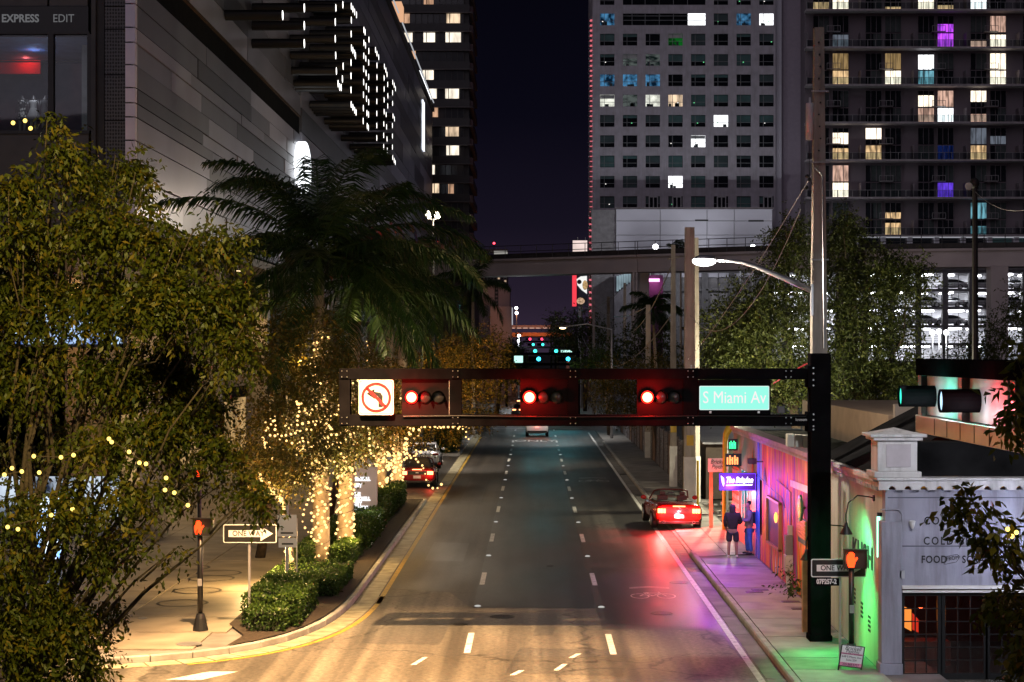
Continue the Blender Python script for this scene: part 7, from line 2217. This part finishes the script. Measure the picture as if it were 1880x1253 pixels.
trunk_lights('string lights on the palm beside the red convertible', gx(728, 88), 88, .35, 4.4, .3, 84, b90, 480, 8, 4, (.35, 0))
# leaning young tree with lights at the hedge
yt = thing('young_tree', 'leaning young tree wrapped in bulbs beside the parking sign', 'tree', (gx(541, 53), 53, .17))
MB().tube([(gx(541, 53), 53, .17), (gx(533, 53), 53, gz(1000, 53)), (gx(522, 53), 53, gz(930, 53)), (gx(505, 53), 53, gz(885, 53))], [.09, .08, .07, .04], 8).build('trunk', PALM_BARK, yt, True)
MB().tube([(gx(522, 53), 53, gz(930, 53)), (gx(500, 53), 53, gz(900, 53)), (gx(478, 53), 53, gz(870, 53))], [.06, .05, .03], 8).build('limb', PALM_BARK, yt, True)
V, Q, T, _b = leaf_cloud([px_blob(500, 850, 55, 40, 53, .8), px_blob(540, 860, 40, 35, 53, .7)], 380, 8, .12, .06, .4)
o = bpy.data.objects.new('crown', np_mesh('crown', V, Q, LEAF_STREET, T)); link(o, yt); o['kind'] = 'stuff'
ys = thing('string_lights', 'string lights up the leaning young tree', 'string lights', (gx(541, 53), 52.9, .2))
for k in range(48):
    u = rn.random()
    a = Vector((gx(541, 53), 53, .3)).lerp(at(512, 895, 53), u) if k % 3 else at(522, 930, 53).lerp(at(475, 868, 53), u)
    inst('bulb', b58, ys, (a.x + rn.uniform(-.12, .12), 52.86 + rn.uniform(-.06, .06), a.z))
lamp('string_fill_light', (gx(515, 52), 52.1, 2.3), (1.0, .64, .24), 220, .05, ys)
lamp('string_fill_light', (gx(470, 52), 52.1, 1.4), (1.0, .60, .22), 700, .05, ys)
# bulbs strung through the street tree crowns: one mass per tree
def crown_lights(label, spec, Y, n, r, power, lamps_):
    t = thing('crown_string_lights', label, 'string lights', tuple(at(spec[0][0], spec[0][1], Y)))
    g = MB()
    cd = MB()
    while n > 0:             # strands that wander through the branches
        b = spec[rn.randrange(len(spec))]
        p = at(b[0] + rn.gauss(0, .5) * b[2], b[1] + rn.gauss(0, .5) * b[3], Y - 1.6 + rn.uniform(-.5, 1.2))
        d = Vector((rn.gauss(0, 1), rn.gauss(0, .5), rn.gauss(-.1, .7))).normalized()
        ps = [p.copy()]
        for q in range(rn.randrange(7, 13)):
            d = (d + Vector((rn.gauss(0, .35), rn.gauss(0, .25), rn.gauss(0, .35)))).normalized()
            p = p + d * (4.2 * r * rn.uniform(.8, 1.3))
            ps.append(p.copy())
        for q in ps:
            g.ball(q, r * rn.uniform(.6, 1.15), 6, 4)
        n -= len(ps)
        cd.tube(ps, .007, 3)
    cd.build('cord', WIREB, t)
    o = g.build('bulbs', BULB, t, True); o['kind'] = 'stuff'
    for (lx, ly, lz, px, py) in lamps_:
        lamp('string_fill_light', (lx, ly, lz), (1.0, .48, .13), power, .05, t, 62, at(px, py, Y), .6)  # unseen spots near the ground, added to light the crown from below
crown_lights('bulbs strung through the tree behind the no left turn sign', [(600, 830, 70, 30), (520, 830, 60, 35), (640, 790, 40, 30), (560, 880, 60, 20), (480, 800, 40, 40), (590, 730, 40, 60)], 56, 230, .04, 1500, ((-6.6, 52.6, .5, 590, 760), (-8.2, 52.0, .5, 510, 720)))
crown_lights('bulbs strung through the tree over the monolith sign', [(690, 820, 60, 35), (650, 840, 40, 25), (740, 830, 30, 25)], 74, 150, .05, 3200, ((-6.2, 70.5, 1.2, 690, 780), (-7.6, 70.6, 1.2, 700, 700)))
crown_lights('bulbs strung through the tree over the parked cars', [(760, 770, 50, 40), (810, 790, 40, 25), (700, 690, 30, 20)], 95, 46, .05, 3600, ((-6.6, 90.2, 1.2, 790, 760), (-7.4, 90.0, 1.2, 760, 690), (-6.0, 91.5, 1.3, 830, 690)))
crown_lights('a few bulbs in the rounded tree past the palms', [(860, 760, 30, 20)], 121, 10, .05, 4200, ((-6.4, 115.5, .6, 880, 720), (-6.0, 116, .6, 860, 650)))
for (lb, lx, ly, tx, ty_, yy_) in (('added ground uplight in the hedge below the tallest palm', -6.3, 54.8, 640, 560, 58), ('added ground uplight in the hedge below the second palm', -5.9, 57.2, 760, 590, 60)):
    ul = thing('added_uplight', lb, 'light', (lx, ly, .17))  # invented fixture, put in to light the palm fronds from below
    MB().lathe((lx, ly, .17), [(.09, 0), (.1, .2), (.085, .22)], 10).build('housing', BLK, ul)
    MB().lathe((lx, ly, .38), [(.08, 0), (.0001, .02)], 10).build('lens', emat('added_uplight_lens', (1, .85, .55), 3), ul)
    lamp('uplight', (lx, ly, .55), (1.0, .82, .42), 5200, .05, ul, 66, at(tx, ty_, yy_), .7)
# cord of yellow bulbs through the near tree
ns = thing('string_lights', 'cord of yellow bulbs hanging through the near olive tree', 'string lights', tuple(at(130, 850, 18.6)))
bn = MB().ball((0, 0, 0), .022, 8, 6).mesh('bulb', BULB_Y, True)
for (px, py) in ((8, 872), (22, 860), (40, 866), (62, 838), (72, 868), (112, 840), (135, 836), (200, 806), (205, 812), (237, 830), (256, 850), (268, 852), (305, 878), (303, 900), (320, 905), (345, 928), (94, 946), (133, 935), (14, 968), (33, 972), (46, 222), (24, 226), (56, 236), (1850, 972), (1858, 985), (1866, 978)):
    inst('bulb', bn, ns if px < 1000 else et_, at(px, py, 18.45 if px < 1000 else 16.9))
for seq in (((8, 872), (40, 866), (62, 838), (112, 840), (200, 806), (237, 830), (268, 852), (305, 900), (345, 928)), ((14, 968), (94, 946), (133, 935))):
    MB().tube([at(a, b, 18.5) for a, b in seq], .006, 4).build('cord', WIREB, ns)
lamp('string_fill_light', at(230, 835, 18.0), (1.0, .7, .2), 3, .02, ns)
lamp('string_fill_light', at(60, 850, 18.0), (1.0, .7, .2), 3, .02, ns)
lamp('string_fill_light', at(1855, 975, 16.6), (1.0, .62, .2), 3, .02, et_)
# ================================================================== far end of the street
FB = thing('far_block', 'pinkish far block with rooftop pavilion past the guideway', 'building', (-7, 320, 0))
PK = mat('far_pink', (.50, .36, .36), .7, var=.08, scale=.1)
Yf_ = 320.0
bx('upper_body', mat('far_grey', (.26, .2, .22), .7, var=.15), gx(838, Yf_), gx(931, Yf_), Yf_, Yf_ + 15, 0, gz(470, Yf_), FB)
bx('pavilion', emat('pavilion_lit', (.75, .72, .66), .42), gx(907, Yf_), gx(931, Yf_), Yf_ + .2, Yf_ + 6, gz(469.5, Yf_), gz(461, Yf_), FB)
bx('pavilion_roof', mat('far_roof', (.22, .17, .17), .7), gx(864, Yf_), gx(932, Yf_), Yf_ - .3, Yf_ + 8, gz(461, Yf_), gz(458, Yf_), FB)
for px in (872, 889, 904):
    bx('pavilion_post', M['far_roof'], gx(px, Yf_), gx(px + 1.5, Yf_), Yf_, Yf_ + .2, gz(470, Yf_), gz(461, Yf_), FB)
wr_ = random.Random(3)
for k in range(4):
    for j in range(8):
        m_ = emat('far_window_warm', (1, .7, .45), .5) if wr_.random() < .18 else mat('far_window', (.05, .045, .05), .3)
        bx('window', m_, gx(884 + 6 * j, Yf_), gx(887.5 + 6 * j, Yf_), Yf_ - .06, Yf_, gz(523 - 5 * k, Yf_), gz(520 - 5 * k, Yf_), FB)
wb = thing('far_white_block', 'blank pinkish white far block with a dark window strip', 'building', (-5, 300, 0))
Yw = 300.0
bx('tall_wall', PK, gx(880, Yw), gx(908, Yw), Yw, Yw + 10, 0, gz(525, Yw), wb)
bx('tall_wall', PK, gx(915, Yw), gx(936, Yw), Yw, Yw + 10, 0, gz(527, Yw), wb)
bx('window_strip', mat('far_strip', (.03, .03, .035), .3), gx(908, Yw), gx(915, Yw), Yw + .3, Yw + 10, 0, gz(524, Yw), wb)
for k in range(5):
    bx('strip_window', M['far_grey'], gx(909.5, Yw), gx(913.5, Yw), Yw + .2, Yw + .3, gz(560 - 7 * k, Yw), gz(557 - 7 * k, Yw), wb)
bx('low_wall', PK, gx(900, Yw - 4), gx(939.5, Yw - 4), Yw - 4, Yw - .1, 0, gz(563, Yw - 4), wb)
bx('white_edge', emat('edge_white', (.9, .9, 1), .45), gx(939.5, Yw - 4), gx(941.5, Yw - 4), Yw - 4, Yw - 3, gz(597, Yw - 4), gz(565, Yw - 4), wb)
bn_ = thing('roof_beacon', 'red beacon on a thin mast above the far block', 'beacon', (gx(907, 322), 322, gz(462, 322)))
MB().tube([(gx(907, 322), 322, gz(459, 322)), (gx(907, 322), 322, gz(448, 322))], .06, 5).build('mast', BLK, bn_)
MB().ball((gx(907, 322), 322, gz(447, 322)), .2, 8, 6).build('lamp', emat('beacon_red', (1, .05, .08), 6), bn_, True)
# overpass
ov_ = thing('far_overpass', 'low overpass glowing orange across the end of the street', 'bridge', (0, 430, 0))
Yo = 430.0
OR = emat('overpass_orange', (1.0, .28, .08), .35, var=.4, scale=(.3, 1, 1))
bx('deck', mat('overpass_mauve', (.34, .25, .26), .7), gx(900, Yo), gx(1040, Yo), Yo, Yo + 9, gz(603, Yo), gz(597.5, Yo), ov_)
bx('girder', mat('overpass_girder', (.40, .16, .07), .6, var=.2), gx(900, Yo), gx(1050, Yo), Yo - 1, Yo + 9, gz(619, Yo), gz(611, Yo), ov_)
for k in range(7):
    bx('rail_light', emat('rail_lit', (1, .55, .4), .7), gx(936 + 12 * k, Yo), gx(945 + 12 * k, Yo), Yo - .3, Yo, gz(603.6, Yo), gz(602, Yo), ov_)
for k in range(3):
    lamp('girder_light', (gx(945 + 30 * k, Yo), Yo - 6, gz(628, Yo)), (1, .35, .12), 450, .2, ov_)
for px in (905, 1040):
    bx('pier', M['overpass_mauve'], gx(px, Yo), gx(px + 6, Yo), Yo + 2, Yo + 4, 0, gz(619, Yo), ov_)
# billboard on its column
bb = thing('billboard', 'tall glowing billboard with red stripe and food picture', 'billboard', (gx(1065, 240), 240, 0))
Yb2 = 240.0
def bX(px): return gx(px, Yb2)
def bZ(py): return gz(py, Yb2)
bx('board', mat('board_navy', (.03, .03, .05), .5), bX(1051), bX(1078.5), Yb2, Yb2 + .8, bZ(563), bZ(441), bb)
bx('upper_face', emat('face_cream', (1.0, .80, .74), 1.1, var=.25, scale=(.3, 1, .3)), bX(1051.5), bX(1078), Yb2 - .08, Yb2, bZ(480), bZ(442), bb)
bx('red_stripe', emat('stripe_red', (1.0, .06, .09), 1.0), bX(1050.5), bX(1058.5), Yb2 - .16, Yb2 - .085, bZ(563), bZ(480), bb)
MB().prism_y([(bX(1058.6), bZ(513)), (bX(1066), bZ(508)), (bX(1077.5), bZ(507)), (bX(1077.5), bZ(540)), (bX(1068), bZ(533)), (bX(1060), bZ(524))], Yb2 - .12, Yb2 - .02).build('white_plate', emat('plate_white_lit', (.95, .95, .92), 1.0), bb)
MB().lathe((bX(1063.5), Yb2 - .14, bZ(518)), [(.3, 0), (.3, -.03), (.2, -.035)], 14, axis='y').build('round_emblem', SB, bb)
MB().ball((bX(1074), Yb2 - .15, bZ(524)), .5, 10, 6, (.7, .15, 1.3)).build('food_shape', emat('food_gold', (.85, .55, .25), .7, var=.5, scale=(3, 3, 3)), bb)
MB().ball((bX(1066), Yb2 - .1, bZ(553)), .5, 10, 6, (1.1, .15, .9)).build('food_shape', emat('food_mix', (.9, .6, .4), .7, var=.8, scale=(4, 4, 4), dark=(.2, .1, .02)), bb)
for px in (1060, 1074):
    bx('floodlight', TRIM, bX(px), bX(px + 1.2), Yb2 - .2, Yb2 + .1, bZ(441), bZ(436), bb)
bx('column', mat('column_grey', (.2, .18, .2), .6), bX(1062), bX(1067), Yb2 + .2, Yb2 + .8, 0, bZ(563), bb)
# far signals: mast arms with green heads
GRN = emat('far_signal_green', (.04, .62, 1.0), 5)
GRN2 = emat('far_signal_teal', (.05, .9, .75), 3)
FRED = emat('far_signal_red', (1.0, .05, .12), 3)
def mast(label, Y, px_post, pxs, py, beam_px, m_, r=.17, glow=None, plates=()):
    t = thing('far_traffic_signal', label, 'traffic signal', (gx(px_post, Y), Y, .1), 'traffic signals further down the street')
    z = gz(py, Y)
    MB().tube([(gx(px_post, Y), Y + .2, .1), (gx(px_post, Y), Y + .2, z + .8)], .16, 8).build('post', GB, t)
    bx('beam', GB, gx(beam_px[0], Y), gx(beam_px[1], Y), Y + .1, Y + .35, z + .38, z + .62, t)
    bx('beam', GB, gx(beam_px[0], Y), gx(beam_px[1], Y), Y + .1, Y + .35, z - .62, z - .38, t)
    for px in pxs:
        x = gx(px, Y)
        hd = bx('signal_head', GB, x - .95, x + .22, Y - .02, Y + .1, z - .22, z + .22, t)
        MB().lathe((x, Y - .02, z), [(r, 0), (r * .8, -.05), (.0001, -.08)], 14, axis='y').build('lens', m_, hd, True)
        if glow:
            lamp('signal_light', (x, Y - .6, z), glow, 200, .15, t, 70, (x * .5, Y - 60, 0), .5)
    for (a, b, c, mm) in plates:
        bx('sign_plate', mm, gx(a, Y), gx(b, Y), Y - .06, Y, z + c[0], z + c[1], t)
    return t
PLT = emat('far_name_sign', (.55, .95, .85), 1.3)
mast('gantry with two blue green lights just past the middle lane car', 172, 1062, (989, 1043), 659.5, (955, 1060), GRN, .2, (.12, .8, 1.0), ((944, 960, (-.35, .3), PLT),))
mast('gantry with two green lights and a long name sign', 236, 1056, (982.5, 1021), 645, (930, 1056), GRN2, .24, (.1, 1.0, .8), ((1029, 1050, (-.15, .12), PLT),))
mast('small green signal at the end of the street', 300, 1020, (979, 996.5), 633, (960, 1020), GRN2, .22)
mast('pair of red signals under the overpass', 400, 1012, (973, 995), 623, (960, 1010), FRED, .3)
mast('green signal beside the white far lights', 230, 930, (942.5,), 644, (932, 948), GRN2, .2)
# far traffic: tail lights of stopped cars
fproto = car('far car with red tail lights waiting at the signals', mat('far_paint', (.12, .12, .13), .3), False, True, 'far_car', 'cars stopped far down the street')
fsp = [(962, 232), (971, 262), (988, 300), (995, 268), (978, 330), (1000, 345), (986, 240), (956, 196), (968, 196), (975, 205), (993, 222), (965, 290), (983, 275), (1003, 250), (996, 320)]
for k, (px, Y) in enumerate(fsp):
    o = fproto if k == 0 else copy_tree(fproto)
    o.location = (gx(px, Y), Y, .01)
# lamps on the podium roof and in the lot
def globe_lamp(px, py, Y, r, label, power, base=0.0, col=(.93, .96, 1.0), st=12):
    t = thing('globe_lamp', label, 'lamp', (gx(px, Y), Y, base), 'globe lamps')
    MB().tube([(gx(px, Y), Y, base), (gx(px, Y), Y, gz(py, Y))], .06, 6).build('post', STEEL, t)
    MB().ball(at(px, py, Y), r, 12, 8).build('globe', emat('globe_white', col, st), t, True)
    if power:
        p = at(px, py, Y)
        lamp('globe_light', (p.x, p.y - .8, p.z), col, power, .15, t)
zpl = gz(474, 250)
globe_lamp(1203.5, 453.5, 252, .38, 'tall globe lamp at the podium corner', 1500, 0)
globe_lamp(1194, 464, 254, .26, 'low globe lamp beside the tall podium lamp', 400, 0)
globe_lamp(1382, 454, 252, .36, 'tall globe lamp at the far podium end', 1500, 0)
globe_lamp(1359, 464, 254, .26, 'low globe lamp left of the far podium lamp', 400, 0)
globe_lamp(1319, 470, 244, .2, 'tiny lamp behind the street lamp', 0, 0)
globe_lamp(1617, 607, 150, .24, 'globe lamp glowing beyond the second dark tree', 500)
globe_lamp(1712, 611, 140, .2, 'white lamp left of three by the garage', 300)
globe_lamp(1724, 609, 140, .2, 'white lamp in the middle of three by the garage', 300)
globe_lamp(1737, 611, 140, .2, 'white lamp right of three by the garage', 300)
globe_lamp(1655, 716, 79, .16, 'lot lamp glimpsed low behind the second dark tree', 2300, 0, (1.0, .93, .66), 6)
globe_lamp(1335, 735, 80, .14, 'added lot lamp low behind the big spreading tree', 2200, 0, (1.0, .90, .62), 5)  # extra lamp put in to brighten the dark tree
globe_lamp(953, 617, 235, .2, 'white globe lamp by the far bushy tree', 900)
globe_lamp(951.5, 626, 235, .16, 'lower white lamp by the far bushy tree', 500)
globe_lamp(948, 566, 290, .24, 'upper orange lamp beside the white edge', 200, 0, (1, .5, .2), 9)
globe_lamp(948.5, 575, 288, .24, 'lower orange lamp beside the white edge', 200, 0, (1, .35, .15), 9)
# pink lit canopy beneath the guideway
pc = thing('pink_canopy', 'pink lit canopy sign under the guideway', 'sign', (gx(1202, 200), 200, 0))
bx('light_bar', emat('canopy_pink', (1.0, .35, .75), 3), gx(1192, 200), gx(1211, 200), 200, 200.3, gz(517.5, 200), gz(512, 200), pc)
bx('wall_panel', mat('canopy_wall', (.16, .07, .15), .6), gx(1192, 200), gx(1218, 200), 200.6, 201, 0, gz(505, 200), pc)
lamp('canopy_light', (gx(1202, 200), 199.2, gz(522, 200)), (1, .25, .7), 50, .1, pc)
# glazed lobby at the podium's street corner
lb = thing('lobby_glazing', 'pale blue glazed lobby at the foot of the office tower', 'window wall', (gx(1145, 258), 258, 0))
for k in range(7):
    bx('glazing_panel', emat('lobby_glow', (.55, .75, .85), .45, var=.5, scale=(.6, 1, .4)), gx(1132 + 4.4 * k, 258), gx(1135.8 + 4.4 * k, 258), 258, 258.2, gz(535 - 3.2 * k, 258), gz(507 - 1.2 * k, 258), lb)
bx('lobby_wall', mat('lobby_wall', (.12, .11, .13), .7), gx(1128, 258), gx(1166, 258), 258.3, 261.5, 0, gz(503, 258), lb)
# dark tall lamp post with shaded lamp in front of the lofts
dl = thing('dark_lamp_post', 'tall dark lamp post standing in front of the lit garage', 'street lamp', (gx(1790, 75), 75, .05))
MB().tube([(gx(1791, 75), 75, .05), (gx(1790, 75), 75, gz(345, 75))], [.16, .11], 8).build('shaft', mat('post_black', (.02, .018, .018), .7), dl)
MB().ball((gx(1789, 75), 75, gz(337, 75)), .2, 10, 8, (1, 1, 1.2)).build('crossarm_block', M['post_black'], dl, True)
MB().lathe((gx(1777, 75), 74.9, gz(343, 75)), [(.13, 0), (.16, -.06), (.10, -.08)], 12, axis='y').build('round_reflector', mat('reflector_pale', (.5, .48, .45), .4), dl)
wire('overhead_wire', 'thin wire from the dark post across the lofts', at(1790, 352, 75), at(1905, 380, 60), .4, .012)
